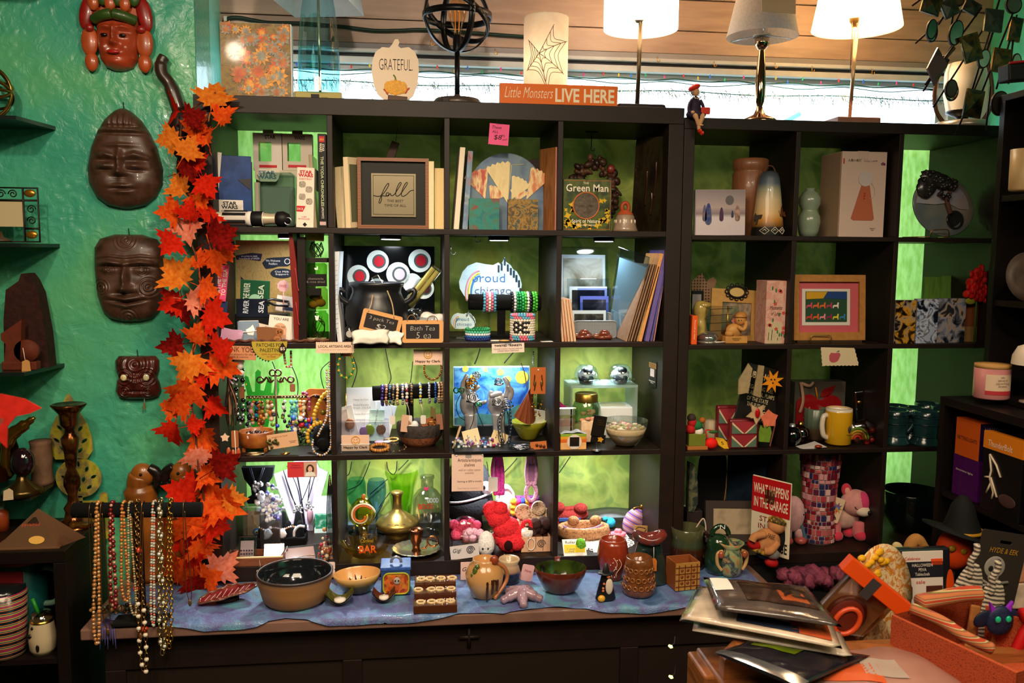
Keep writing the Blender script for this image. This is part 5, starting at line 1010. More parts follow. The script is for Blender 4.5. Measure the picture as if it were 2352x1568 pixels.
for i,(x,cols,nm,rad) in enumerate(((-62,['3a2a8a','5a3aa8','2a2a5a'],'purple crystal',3.6),(-53,['b87a6a','8a5a4a','d8a894'],'rose stone',3.2),(-45,['3a4a6a','20242c','6a8aa8'],'slate blue',2.8),(-37,['6a5a4a','3a3a44','a88a6a'],'mixed dark stone',3.),(-28,['e0c49a','d8b88a'],'cream wood',3.4),(-16,['e2d6cc','5a6aa8','d0c0b0'],'white and blue',3.),(-7,['e8e2dc','8a2a34','e2dcd4'],'white and red',4.),(4,['4a3a2a','a8823a','6a5a44'],'bronze',3.2),(24,['b0c8d8','d8c040','a8c0d0'],'pale blue and yellow',3.6),(44,['c9ccd4','b0b4bc'],'silver',3.),(58,['2a4a9a','3a62b8'],'deep blue',2.9),(66,['d9b894','e0c8a8'],'tan wood',3.4),(73,['b58a5a','c89a6a'],'brown wood',3.4))):
 c=Th('stretch_bracelet','%s bead bracelet on the velvet bar'%nm,'bracelet',bar.e.location,bar.u,group=None);n=int(2*PI*21/(rad*1.9));mt=[m(h,.2,coat=.3) for h in cols]
 c.Sd('bead',[(x+.6*sin(k),20*cos(2*PI*k/n),118+x*.04-2+22*sin(2*PI*k/n)) for k in range(n)],rad,mt,seg=8,rings=5)
 if i in(2,6,8):c.Tb('tag_loop',[(x,-18,98),(x+4,-20,86),(x+6,-20,70)],.6,CREAM,seg=5);c.put('price_tag',c.b().Pz(Rr(x,x+12,50,70,3),-21,-20),m('e4dcd0',.7))
 if i==9:c.put('price_tag',c.b().Pz(Rr(x+2,x+8,66,90,1),-21,-20),m('8a7a4a',.5,.4));c.put('price_tag',c.b().Pz(Rr(x+8,x+14,62,86,1),-23,-22),m('8a7a4a',.5,.4))
t=ST('basket_bowl','woven basket with dark band holding jewellery cards','basket',965,1032,L3,dy=.07);t.La('lower_weave',[(0,0),(32,0),(42,10),(50,24)],pat(['8a4a2a','a8623a','6a3a22'],90,'noise',.8,stretch=(1,1,.6),bump=.8),seg=36);t.La('upper_band',[(50,24),(54,40),(53,52),(50,53),(47,40),(44,24),(0,10)],pat(['2a2220','3a302c','1e1816'],90,'noise',.8,bump=.8),seg=36)
for i,(x,y,a,hx,w,h) in enumerate(((-36,-46,6,'c9a088',16,38),(-18,-20,-38,'c28e70',14,34),(16,8,80,'e6dcc8',14,34),(4,-10,70,'a8623a',22,40),(24,-6,64,'b5703f',20,30),(46,-30,-6,'9a6a50',14,36))):
 o=t.put('jewellery_card',t.b().box(-w/2,w/2,0,1.2,0,h,.4,M=MTr((x,y,40 if abs(a)<50 else 46))@Ro(-10,a,0)),m(hx,.7))
t.Tb('ring',arc(26,52,8,0,345,14,5,y=-18),1.4,GOLD,closed=False);t.put('stone',t.b().Bl((-12,-34,52),(9,6,11),10,7),m('e4e4ea',.2));t.put('shells',t.b().Bl((-22,-36,48),(11,7,6),10,7),m('dcd4c8',.5))
t=ST('sunglasses_box','clear acrylic box of bagged sunglasses and white cards','box',838,1020,L3,dy=.03);t.put('acrylic',t.b().box(-56,54,-6,60,0,50,1),Gs('eef0fa',.12));rr=RRn(21)
for i,(x,y,h,a,hx,w) in enumerate(((-44,2,76,-8,'c8b8b0',26),(-26,8,84,-14,'e2dcd8',30),(-12,18,96,10,'e8e8e8',34),(12,14,92,4,'ececec',34),(34,22,84,14,'e6e6e8',36),(24,2,74,2,'b8d8d0',34),(-4,40,100,16,'efefef',30))):
 t.put('bagged_card',t.b().box(-w/2,w/2,0,2,2,h,.5,M=MTr((x,y,0))@Ro(-8,a,0)),m(hx,.35,n=.08,sc=40))
for x,z,hx in((-34,44,'b07a5a'),(10,30,'8aa83a'),(36,30,'8a6a58'),(-2,26,'9a7ab0')):t.put('lens',t.b().Bl((x,-4,z),(11,2,13),14,8),m(hx,.1,.3,coat=.6))
t.Tx('Happy by Clark',26,0,60,36,5,INK,rot=80)
t=ST('smiley_stand_card','peach smiley card in a clear stand at the shelf front','card',817,1040,L3);t.box('card',-32,31,0,.8,5,42,m('e6bfa6',.7));happy(t,63,37,23);t.put('stand',t.b().box(-35,34,-3,8,0,22,1),CLEAR)
for i,(x,y,r,hx,hx2,k) in enumerate(((871,1036,20,'b5742e','c98a44','brown wood'),(908,1034,24,'8a6a3a','3a2a30','thin gold and black'),(903,1016,11,'c8a050','e0c070','small gold'),(884,1012,9,'a87a4a','d8b888','tiny tan'))):
 t=ST('loose_bracelet','%s bead bracelet lying on the shelf below the velvet bar'%k,'bracelet',x,y,L3,dy=.03);n=22;rd=(4,2,2.4,2)[i]
 t.Sd('bead',[(r*cos(2*PI*k/n),r*1.6*sin(2*PI*k/n),rd) for k in range(n)],rd,[m(hx,.25),m(hx2,.25)])
t=ST('lilac_charm','lilac and white oval charms lying behind the loose bracelets','charm',878,1022,L3,dy=.03);t.Bl('charm',(-6,0,3),(13,9,3),m('c8a0c0',.3));t.Bl('charm',(10,-4,4),(9,7,3),m('efe6dc',.3))
for i,(x,y,pts) in enumerate(((885,800,[(885,800),(893,840),(898,870),(888,890),(890,900)]),(0,0,[(948,830),(944,870),(940,890)]),(0,0,[(812,820),(820,850),(812,880),(808,890)]))):
 t=Th('lamp_cable','thin black light cable in the bracelet bar cell, '+('middle','right','left by the green bracelet')[i],'cable',(0,.36,0),1.);t.Tb('cable',Sm([(W(x,y,.36).x,0,W(x,y,.36).z) for x,y in pts],6),.0017,WIRE,seg=6)
t=SY('swirl_print','blue landscape-format print with yellow spots and a pale edge','picture',1129,.26,L3,rx=-4);t.e.location.z+=.024;t.box('board',-88,88,0,5,6,142,m('c8dce8',.4),.5);t.box('print',-85,85,-.8,-.1,9,139,pat(['1a3f8a','2a62b0','4a8ac0','6aa8c8','2a4f9a'],14,'noise',.14,dist=1.6,coat=.3,lo=.3,hi=.7));sp_=t.b()
for x,z,r in((-60,136,7),(-44,118,6),(20,128,8),(38,112,7),(70,116,15),(-14,134,5)):sp_.Pz(A2(x,z,r,0,340,15),-1.4,-.9)
t.put('yellow_spot',sp_,m('d8c84a',.4))['kind']='stuff';t.put('green_band',t.b().Pz([(-85,9),(85,9),(85,60),(60,52),(20,30),(-30,34),(-85,24)],-1.3,-.85),pat(['2f5a5a','4a7f7a','2a4a5a'],20,'noise',.3));t.box('easel_foot',-80,80,-14,10,-17,6,m('111114',.5))
sv=m('b9b7ba',.28,.45)
def hand_stand(name,label,px,py,H,fl,s=1):
 t=SY(name,label,'stand',px,.15,L3);t.La('foot',[(0,0),(26,0),(24,4),(15,8)],sv,sy=.8)
 pw=[(0,0,4),(-2*s,0,40),(-4*s,0,66)];t.put('wrist',t.b().Tb(Sm(pw,5),[16]*3+[14]*3+[15]*5,14),sv);t.put('palm',t.b().Bl((-6*s,0,88),(22,12,30),18,12),sv)
 for x0,x1,x2,y2,z0,z1,z2,r in fl:t.put('finger',t.b().Tb(Sm([(x0*s,-2,z0),(x1*s,-8,z1),(x2*s,y2,z2)],5),[r*1.1]*5+[r]*3+[r*.8]*2+[r*.6],10),sv)
 return t
h1=hand_stand('silver_hand_stand','silver mannequin hand cupped to the right holding wire flowers',1084,1000,0,[(-18,-22,-12,-10,104,130,158,6),(-8,-12,2,-16,110,132,148,6),(2,4,14,-20,108,122,132,5.6),(10,22,30,-22,90,92,98,5)]);h2=hand_stand('silver_hand_stand','silver mannequin hand with raised fingers and wire rings',1147,1000,0,[(14,18,8,-8,104,132,150,6),(22,26,16,-14,100,118,132,6),(-18,-22,-20,-10,84,104,120,6),(2,-4,-24,-18,112,112,110,5)])
def wireflower(name,label,px,py,Y,hx,n,r):
 t=HG(name,label,'ring',px,py,Y);b=t.b()
 for k in range(n):a=2*PI*k/n;b.Tb([(r*.5*cos(a)+r*.5*cos(a+2*PI*j/12),-2,r*.5*sin(a)+r*.5*sin(a+2*PI*j/12)) for j in range(12)],1.5,6,True)
 t.put('petal_wire',b,m(hx,.2,1.));t.Bl('bead',(0,-3,0),3.5,m(hx,.2,.6));return t
wireflower('wire_flower','orange gold wire flower ring on the left silver hand',1082,880,.12,'d08a1e',5,14);wireflower('wire_flower','silver wire flower above the orange one',1094,862,.13,'d8dce0',5,9);wireflower('wire_flower','green wire leaf ring at the left silver hand',1054,896,.12,'2a8a4a',2,12);wireflower('wire_flower','green wire loop ring between the silver hands',1098,928,.11,'2a9a6a',2,8)
def spiral(name,label,px,py,Y,r):
 t=HG(name,label,'ring',px,py,Y);t.Tb('spiral_wire',[(r*(1-k/40)*cos(k*.45),-2,r*(1-k/40)*sin(k*.45)) for k in range(36)],1.5,SILVER,seg=6);t.Tb('band',[(-r,0,-r*.7),(r*.4,-2,-r*.9),(r*1.4,-2,-r*.4)],2.2,SILVER)
spiral('spiral_ring','silver spiral wire ring on the left silver hand',1084,912,.10,13);spiral('spiral_ring','silver spiral wire ring on the right silver hand',1163,926,.10,12);spiral('spiral_ring','small silver spiral between the hands above',1144,876,.12,9);spiral('spiral_ring','thin silver spiral cuff left of the right hand',1140,922,.11,10)
t=HG('cord_necklaces','dark cords and beaded strands hanging from the right silver hand','necklace',1166,932,.08);b=t.b();rr=RRn(4)
for i in range(9):x=rr.uniform(-26,10);b.Tb(Sm([(rr.uniform(-8,8),0,0),(x,-4,-34),(x*.8+rr.uniform(-6,6),-6,-80),(rr.uniform(-20,4),-8,-94)],5),.9,5)
t.put('cord',b,m('16181c',.5));t.Sd('beads',Rs(Sm([(-4,-4,0),(-18,-6,-30),(-16,-8,-70),(-4,-8,-90)]),4),1.9,[m('20304a',.2),m('b8bcc8',.2,.6)]);t.Sd('beads',Rs(Sm([(4,-4,0),(8,-6,-40),(2,-8,-84)]),4),1.9,[m('14203a',.2),m('5a6a8a',.2)])
t=HG('cord_necklaces','thin black cord loops draped over the left silver hand','necklace',1056,905,.10);b=t.b();b.Tb(Sm([(2,0,0),(-8,-2,-24),(-2,-3,-50),(12,-4,-60)]),.9,5);b.Tb(Sm([(34,0,-20),(44,-4,-50),(58,-6,-84)]),.9,5);b.Tb(Sm([(32,0,-20),(32,-4,-56),(20,-4,-90)]),.9,5);t.put('cord',b,WIRE)
for i,(x,y,w,h,a,hx,Y) in enumerate(((1089,1020,38,42,-14,'e8d2a8',.07),(1140,1015,38,34,22,'e2c898',.08),(1040,1030,5,56,20,'c9a878',.05),(1238,1040,38,20,-4,'b5642e',.015))):
 t=SY('earring_card',('cream earring card tilted left before the left hand','cream earring card tilted right before the right hand','narrow earring card leaning at the left wall','small rust earring card with brown beads at the shelf front')[i],'card',x,Y,L3,ry=a,rx=-14);t.box('card',-w/2,w/2,0,1,2,h,m(hx,.7),.4)
 if i<2:t.Tb('earring',[(-8,-1,h*.75),(-9,-1.5,h*.5)],.8,SILVER);t.Tb('earring',[(8,-1,h*.6),(8,-1.5,h*.3)],.8,SILVER)
 if i==3:t.Bs('bead',[(4,-3,10),(12,-3,8),(-4,-2,12)],3.6,m('5a2a14',.2))
t=ST('slate_slab','rough black slate lying under the silver hands','slab',1135,1042,L3,dy=.06);t.put('slab',t.b().Pz([(-90,1),(96,1),(92,5),(-88,6)],-40,60),m('1c1d20',.4,bump=.6,bsc=70))
t=ST('chain_heap','heap of silver chain on the slate below the right hand','chain',1198,1040,L3,dy=.02);b=t.b();rr=RRn(12)
for i in range(10):cx,cy,r=rr.uniform(-14,14),rr.uniform(-8,14),rr.uniform(8,20);b.Tb([(cx+r*cos(k*PI/9),cy+r*.8*sin(k*PI/9),6+i*.7+rr.uniform(-.4,.4)) for k in range(18)],1.1,5,True)
t.put('chain',b,SILVER)
Pl('bead_heap','heap of pink red and blue bead bracelets between the cards',1118,1022,.05,5,['b02a4a','d8d8e0','8a3a7a','5a8ad0','c9ccd4'],46,34,18,2,4)
Pl('bead_heap','heap of lilac and crystal beads at the left front',1066,1018,.05,6,['8a4a8a','d0d4dc','b8bcc4','b8d0c0'],40,34,18,2,4.4)
t=ST('green_bowl','olive green scalloped bowl of earring cards','bowl',1219,1016,L3,dy=.055);t.La('bowl',[(0,0),(16,0),(20,4),(34,28),(40,42),(38,43),(31,28),(16,7),(0,6)],m('8a8a1e',.18,coat=.5),seg=48,wob=lambda a,h:.05*abs(sin(a*5))*(h/42));t.put('white_card',t.b().box(-6,30,-2,-1,30,70,.4,M=Ro(-8,10,0)),m('ece0d4',.6))
t=HG('earring_cards','fan of brown earring cards hanging on a braided cord','cards',1222,895,.10);rr=RRn(9)
for k in range(13):a=-26+k*5.2;t.put('card',t.b().box(-8,8,0,.8,-82,0,.3,M=MTr((k*1.2-6,k*2.2,0))@Ro(0,a,62-k*3)),m(('8a4a2c','7a3f24','96543a')[k%3],.6))
sh=t.b()
for k in range(18):sh.Bl((rr.uniform(0,36),-6+rr.uniform(0,20),rr.uniform(-64,-14)),rr.uniform(1.4,3),7,5)
t.put('charms',sh,m('b08a3a',.25,.8));t.Tb('cord',Sm([(-12,0,4),(-18,0,40),(-26,0,62)]),1,m('7a6a4a',.5));
t=HG('leather_earring_card','terracotta card with a pair of wire earrings on a chain','card',1236,874,.05);t.box('card',-17.5,17.5,0,1,-31,31,m('b5602c',.6),1);t.Bl('eyelet',(0,-.5,25),2,WHITE)
for s in(-1,1):t.Tb('earring',Sm([(s*8,-1.5,14),(s*9,-2,0),(s*7,-2,-10),(s*9,-2,-22)]),1.2,m('6a4a24',.3,.8));t.put('earring_wire',t.b().Bl((s*8,-2,-6),(3.4,1.4,7),8,6),m('8a6a34',.4,.7))
t.Sd('chain',[(-12,0,34+k*4) for k in range(9)],2,SILVER)
for i,pts in enumerate(([(1103,800),(1096,822),(1090,836)],[(1180,808),(1166,824),(1158,834)])):
 t=Th('lamp_cable','thin green-black light cable above the blue print, '+('left','right')[i],'cable',(0,.34,0),1.);t.Tb('cable',Sm([(W(x,y,.34).x,0,W(x,y,.34).z) for x,y in pts],6),.0022,WIRE,seg=6)
t=SY('acrylic_riser','frosted clear riser shelf carrying two cupcakes','riser',1386,.14,L3);t.put('riser',t.b().Pz([(-78,0),(-74,0),(-74,122),(72,122),(72,0),(78,0),(78,128),(-78,128)],0,90),m('cfe4e0',.3,trans=.75));cz=t.e.location.z+128*t.u
def cupcake(label,px):
 p=W(px,884,.17);p.z=cz+.0005;t=Th('boxed_cupcake',label,'cupcake',p,U(p));t.La('paper_cup',[(0,1),(14,1),(19,20),(0,20)],m('3a4048',.4,.3),wob=lambda a,h:.04*cos(a*22),seg=66);t.put('frosting',t.b().Bl((0,0,22),(20,20,11),20,10,None,lambda d:1+.12*sin(6*atan2(d.y,d.x)+d.z*4)),m('e9eef2',.5));t.put('swirl',t.b().Bl((0,0,31),(12,12,8),16,8),m('eef2f6',.5));t.put('cookie',t.b().La([(0,0),(11,0),(11,3),(0,3)],M=MTr((2,-9,31))@Ro(35,0,0),seg=20),m('2a3038',.6))
 t.La('clear_lid',[(28,12),(27,24),(22,38),(14,44),(0,44)],Gs('eef8fa',.14));t.put('flange',t.b().La([(29,10),(34,11),(29,12.5)],seg=24),Gs('eaf4f8',.25));t.La('clear_base',[(16,.5),(20,2),(28,10)],Gs('eef8fa',.12))
cupcake('boxed chocolate cupcake soap on the left of the clear riser',1346);cupcake('boxed chocolate cupcake soap on the right of the clear riser',1424)
t=ST('mason_jar','large mason jar candle with a gold lid','jar',1352,1018,L3,dy=.05);t.La('glass',[(0,2),(30,2),(33,6),(33,76),(27,90),(25,94)],Gs('cfe0c8',.12));t.La('wax',[(0,8),(29,8),(29,40),(0,42)],m('dcc69a',.5));t.La('lid',[(26,90),(26,108),(24,110),(22,108),(0,108)],m('a8823a',.3,.9));pile_=t.b();rr=RRn(4)
for i in range(10):pile_.Bl((rr.uniform(-16,16),-18+rr.uniform(0,10),66+rr.uniform(-4,6)),(6,4,4),8,6)
t.put('petals',pile_,m('e0a894',.6))
t=SY('bakery_box','white bakery box with a window lid behind the candle bowl','box',1418,.17,L3);t.box('box',-46,42,0,70,0,72,m('e6ecee',.5),2);t.put('window_rim',t.b().Pz(Rr(-34,24,8,50,8),-1,1,M=MTr((0,8,72))@Ro(-90,0,0)),m('b9b49a',.4))
def bowl_candle(name,label,px,py,dy,r,h,top):
 t=ST(name,label,'candle',px,py,L3,dy=dy);t.La('glass_bowl',[(0,0),(r*.42,0),(r*.5,5),(r*.82,h*.45),(r,h),(r*.98,h+1),(r*.8,h*.45)],Gs('f0f4f0',.14),seg=40);t.La('wax',[(0,4),(r*.46,5),(r*.79,h*.45),(r*.91,h*.72),(0,h*.74)],m('e8c8a0',.45),seg=40)
 rr=RRn(px);bs={}
 for i in range(46):a=rr.uniform(0,6.28);q=r*.84*sqrt(rr.random());bs.setdefault(i%5,t.b()).Bl((q*cos(a),q*sin(a),h*.78),(4.4,4.4,3),8,6)
 for k,b in bs.items():t.put('cereal_bits',b,m(('f0dcb8','e8d0c4','d8788a','9ab890','e0c070')[k] if top else 'f0dcc0',.6))
bowl_candle('bowl_candle','glass bowl candle topped with coloured cereal bits',1447,1034,.065,52,60,True);bowl_candle('bowl_candle','glass bowl candle with cream topping behind the coloured one',1437,1012,.12,48,54,False)
t=ST('milk_carton_candle','speckled carton-shaped soap bar behind the black card','soap',1352,1024,L3);t.box('bar',-16,14,10,34,6,58,m('ecc9a4',.5,n=.12,sc=60),3);b=t.b()
for i in range(7):b.Bl((rr.uniform(-14,14),8+rr.uniform(0,14),58+rr.uniform(-2,4)),(7,5,4),8,6)
t.put('crumbs',b,m('d8987a',.6))
t=ST('black_card_stand','black candle business cards on a small wire stand','card',1372,1036,L3);t.La('base',[(0,0),(11,0),(11,1.5),(0,3)],SILVER,c=(0,8,0));t.Tb('stem',[(0,8,2),(0,8,26)],.9,SILVER);t.put('card',t.b().box(-16,15,4,5,34,82,.4,M=Ro(0,10,0,(0,0,34))),m('16120e',.4));t.Tx('Candle Co\nCupcakes\nhand poured',7,3.2,66,20,14,GOLD,rot=-10);t.put('second_card',t.b().box(-18,16,7,8,18,38,.4,M=Ro(0,8,0)),m('16120e',.4));t.put('gold_leaf',t.b().Pz(Sf(Dy(8,5,.6),8,26),6,6.6),m('c8902a',.4))
t=ST('rainbow_soap','layered rainbow slice soap with a round black label','soap',1317,1032,L3);gz_=[(0,16,'e8b070'),(16,24,'d8682a'),(24,30,'dca02a'),(30,36,'8aa83a')]
for z0,z1,hx in gz_:t.box('layer',-30,30,0,22,z0,z1,m(hx,.4,n=.1,sc=40),.6)
def crest(a,c):return(-30+60*a,22*c,36+12*sin(PI*a)*(.7+.3*sin(a*11))*sin(PI*(.15+.7*c)))
t.grid('crest',crest,14,6,m('b8c0cc',.4,n=.2,sc=70));o=t.put('sticker',t.b().Pz(A2(2,18,17,0,340,17),-1,-.2),m('dcd0c4',.5));t.box('label',-9,13,-1.8,-1.1,8,29,m('1c1410',.5),of=o);t.Tx('Candle & Soap\nCo LLC',2,-2.3,23,18,7,GOLD,of=o)
t=SY('white_soap','white wrapped soap block with a pink stripe stacked behind','soap',1302,.14,L3)
for z0,z1,hx in((0,34,'e0d4c8'),(34,52,'e2b0a4'),(52,60,'b8b06a'),(60,78,'e8e4dc')):t.box('layer',-20,18,0,30,z0,z1,m(hx,.4),1)
t.put('pink_ribbon',t.b().Pz([(-20,78),(-18,92),(-6,82),(0,78)],2,20),m('c83a8a',.4));t.put('film',t.b().box(-22,24,-4,32,0,80,4),Gs('eaf4f4',.18,.1))
t=HG('black_leaflet','black and gold leaflet taped to the inside of the right post','leaflet',1503,860,.075,rz=-82);t.box('sheet',-30,10,0,.8,-30,30,m('15110e',.4));t.box('gold_band',-30,10,-.7,-.1,14,26,m('a8742a',.5));t.Tx('Lovely Made Soaps\nand Candles LLC',-10,-1.2,20,34,8,INK);t.box('white_square',-22,0,-.7,-.1,-6,12,m('c9b8ac',.6));t.Tx('@soapsandcandles\nfollow us',-10,-1,-18,34,7,CREAM)
# -------------- left unit, bottom row
t=SY('clear_riser','frosted clear riser under the black velvet bust','riser',590,.20,L4);t.put('riser',t.b().box(-30,34,0,50,0,92,2),Gs('e0eeec',.3,.25));rz_=t.e.location.z+92*t.u
p=W(594,1136,.23);p.z=rz_;t=Th('black_bust_tall','black velvet necklace bust with crystal pendants','bust',p,U(p));t.put('bust',t.b().Pz([(-24,2),(26,2),(28,12),(16,20),(18,40),(32,62),(36,86),(-36,86),(-30,60),(-16,40),(-14,20),(-26,12)],-6,14),VELVET)
t2=Th('crystal_pendant','silver crystal pendants on dark cords over the black bust','pendant',p,U(p));b=t2.b();[b.Tb([(x0,-8,86),(x1,-9,54)],.9,5) for x0,x1 in((-14,-6),(-18,-8),(12,2),(16,4))];t2.put('cord',b,m('3a3a42',.4));b=t2.b();rr=RRn(3)
for i in range(26):b.Bl((rr.uniform(-10,10),-12,rr.uniform(8,54)),rr.uniform(2.5,5),8,6)
t2.put('crystal',b,m('d4ccc8',.12,.5));t2.Bl('white_stone',(8,-13,20),(9,4,14),m('eeeef2',.3))
t=ST('white_bust','tall white leatherette necklace bust with black cord pendants','bust',690,1222,L4,dy=.02)
t.put('bust',t.b().Pz([(-22,10),(24,10),(34,40),(50,96),(60,132),(40,142),(32,160),(-16,160),(-26,142),(-62,130),(-54,100),(-36,50)],0,10,M=Ro(-10,0,0)),m('d9cadb',.5));t.box('foot',-26,28,-8,44,0,12,m('cdbccf',.5),2)
t3=Th('cord_pendants','black cord necklaces with pink quartz pendants on the white bust','necklace',t.e.location,t.u);b=t3.b()
for pts in([(-38,6,140),(-20,-6,84),(0,-12,50)],[(-30,8,150),(-6,-4,100),(6,-10,30),(14,-14,-30)],[(30,8,146),(14,-4,96),(-2,-10,60)],[(36,8,140),(22,-4,90),(12,-12,52)],[(-12,8,150),(2,-8,80),(10,-14,10),(20,-16,-40)],[(-10,8,148),(4,-8,70),(14,-14,-10)],[(-36,8,132),(-14,-6,70),(-4,-12,40)],[(26,6,150),(18,-6,80),(20,-12,50)]):b.Tb(Sm(pts,5),1.1,5)
t3.put('cord',b,m('151318',.5))
for x,z,hx in((-4,26,'c88a98'),(22,34,'d09aa4')):t3.put('quartz',t3.b().La([(0,-16),(6,-6),(7,14),(4,20),(0,21)],c=(x,-14,z),seg=8),m(hx,.2,trans=.3));b=t3.b();rr=RRn(x+9);[b.Bl((x+rr.uniform(-9,9),-15,z+26+rr.uniform(-8,12)),3.2,8,6) for _ in range(12)];t3.put('setting',b,m('c9c2b8',.15,.7))
t3.put('wood_pendant',t3.b().Bl((20,-18,-40),(9,4,13),12,8),m('b07a4a',.4))
t=HG('portrait_card','red shelf card with a small generic portrait','card',694,1078,-.003);t.box('card',-33,33,0,.8,-18,18,m('cf3a3c',.7));t.Tx('Nature\nCreations',-14,-.5,8,24,9,m('8a1f3a',.7));o=t.box('picture',4,32,-.7,-.1,-17,17,m('caa58a',.6));t.put('hair',t.b().Pz(A2(18,0,9,0,340,15,12),-1.1,-.75),m('4a2a24',.6),of=o);t.put('face',t.b().Pz(A2(18,1,5,0,340,15,7),-1.6,-1.15),m('e6b49a',.6),of=o);t.put('shoulders',t.b().Pz([(6,-16),(31,-16),(28,-8),(22,-5),(14,-5),(8,-8)],-1.6,-1.15),m('ece4dc',.6),of=o)
Pl('crystal_cluster','cluster of clear crystals and tiny eye beads between the busts',622,1162,.14,12,['e6e6ee','d8dce8','b8bce0','5a5aa8','dfe4ec'],80,34,62,3,6.5)
t=SY('frosted_stand','small frosted block holding the crystal cluster','stand',622,.16,L4);t.put('block',t.b().box(-24,22,0,34,0,84,3),Gs('dce6ea',.35,.3))
t=ST('pendant_card','beige card displaying an evil-eye pendant on a gold chain','card',578,1262,L4,dy=.10,rx=-8);t.box('card',-22,22,0,1,10,66,m('cfa888',.7),.5);t.Tb('chain',[(-12,-1,58),(0,-1.5,24),(12,-1,52)],.7,GOLD);o=t.put('eye_pendant',t.b().Bl((0,-3,18),(10,3,9),16,8),m('2a6ab0',.2));t.put('eye_white',t.b().Bl((0,-6,18),(5,1.2,4.5),12,6),m('dcd8a0',.3),of=o);t.put('eye_dot',t.b().Bl((0,-7.2,18),(2,.7,2),8,6),INK,of=o);t.put('white_clip',t.b().box(-2,14,-3,0,64,74,1),WHITE)
t=ST('ring_cones','black velvet ring display with rows of finger cones','stand',645,1262,L4,dy=.02);t.box('base',-60,52,0,60,0,22,VELVET,3);t.put('step',t.b().box(-58,50,28,60,22,36,3),VELVET)
for x,y,z in((-38,44,36),(-2,44,36),(32,44,36),(-44,14,22),(-14,14,22),(14,14,22),(40,14,22)):t.put('cone',t.b().La([(11,0),(10,6),(6,32),(3,36),(0,37)],c=(x,y,z),seg=14),VELVET)
t2=Th('stone_bracelet','bracelet of pale stones and brown beads draped over the ring cones','bracelet',t.e.location,t.u);P=Rs(Sm([(-50,8,46),(-36,6,40),(-20,4,46),(4,4,42),(22,4,48),(38,4,44)],6),5);t2.Sd('bead',P,2.4,[m('ece6ea',.3),m('b5763a',.3),m('e0b0b8',.3)]);b=t2.b()
for x,z in((-32,30),(4,32),(-28,34)):b.Bl((x,0,z),(8,4,11),9,6,None,lambda d:1+.2*sin(d.x*9+d.z*7))
t2.put('stone',b,m('e6dfe2',.5));t2.Tb('white_curl',Sm([(28,0,26),(30,-2,40),(40,-2,50),(52,0,48)]),3,m('ece6ea',.4))
t=ST('wooden_tray','wooden cigar-box tray of bagged earrings at the shelf front','tray',586,1300,L4);cb=pat(['6a3a22','7f4a2c','5a2f1a'],14,'noise',.5,stretch=(1,1,6));t.box('front',-68,60,0,4,0,20,cb,.5);t.box('back',-60,66,56,60,0,20,cb,.5);t.box('side',-68,-64,0,60,0,20,cb,.5);t.box('side',58,62,0,60,0,20,cb,.5);t.box('floor',-66,60,2,58,0,3,cb);t.box('pale_edge',-68,62,-.6,5,19,21.5,m('d9b98a',.6));b=t.b()
t4=Th('earring_bag','clear bag with a card of small black charms in the tray','bag',t.e.location+Vector((0,.03,.004)),t.u);t4.box('card',-38,-8,0,1,4,48,m('e6c6c4',.6),M=Ro(-18,0,0));b=t4.b();[b.Bl((-34+6*(k%5),-2-(16-6*(k//5))*.0,12+8*(k//5)),2.2,7,5) for k in range(15)];t4.put('charm',b,m('3a2430',.4));t4.put('film',t4.b().box(-42,-2,-4,4,2,58,2,M=Ro(-18,0,0)),Gs('eaf4fa',.25,.08))
t4=Th('pink_pouch','pink carded pouch with silver clips in the tray','bag',t.e.location+Vector((.05,.035,.004)),t.u);t4.box('card',-22,18,0,2,2,32,m('d9977e',.6),M=Ro(-30,0,0));t4.put('film',t4.b().box(-24,24,-4,4,2,40,2,M=Ro(-30,0,0)),Gs('f0e8f4',.25,.08));b=t4.b();[b.Tb([(18+k*2,-4,12+k*3),(30+k,-8,24+k*3)],1.2,5) for k in range(5)];t4.put('clip',b,SILVER)
t=ST('necklace_packet','flat packet of a bronze necklace beside the wooden tray','packet',700,1290,L4,dy=.02);t.put('card',t.b().box(-44,22,-10,44,2,4,.5,M=Ro(16,0,12)),m('c69a80',.6));t.put('film',t.b().box(-46,46,-12,48,1,8,2,M=Ro(16,0,12)),Gs('f2eef2',.3,.1));t.Tb('chain',Sm([(-24,-8,6),(-10,0,8),(8,4,9),(20,2,9)]),1,m('6a4a2a',.4,.7))
Pl('beaded_charms','pile of brown and copper charms by the divider',752,1262,.05,15,['a8703a','c8945a','8a4a2a','e0c8a8','b02a3a'],50,26,40,2.5,5.5)
t=HG('cord_necklace','long black cords hanging on the divider with white tags below','necklace',757,1090,-.008);b=t.b();[b.Tb(Sm([(0,0,0),(x,0,-40),(x*1.6,0,-110),(x*1.4,-2,-165)],4),1.1,5) for x in(-5,-3,-1,1,3,5)];t.put('cord',b,WIRE);t.Sd('clasp',[(0,0,-4-k*4) for k in range(6)],2.6,m('8a7a5a',.3,.8));
for k,(x,z) in enumerate(((2,-214),(2,-232))):t.put('price_tag',t.b().Pz(Rr(x-8,x+8,z-9,z+9,3),-6-k,-5-k),m('e8ccc0',.7));t.Tx('$12',x,-6.6-k,z,9,5,m('8a4a44',.6))
for i,(x,y,s) in enumerate(((597,1318,1),(691,1306,1))):
 t=HG('price_tag',('small pink price tag on thread below the wooden tray','small pink price tag behind the large bowl rim')[i],'tag',x,y,-.012);t.put('tag',t.b().Pz(Rr(-7.5,7.5,-10,10,3),0,.8),m('e6bfb0',.7));t.Tb('thread',[(-1,0,10),(0,0,34 if i==0 else 18),(2,0,10)],.4,CREAM,seg=4)
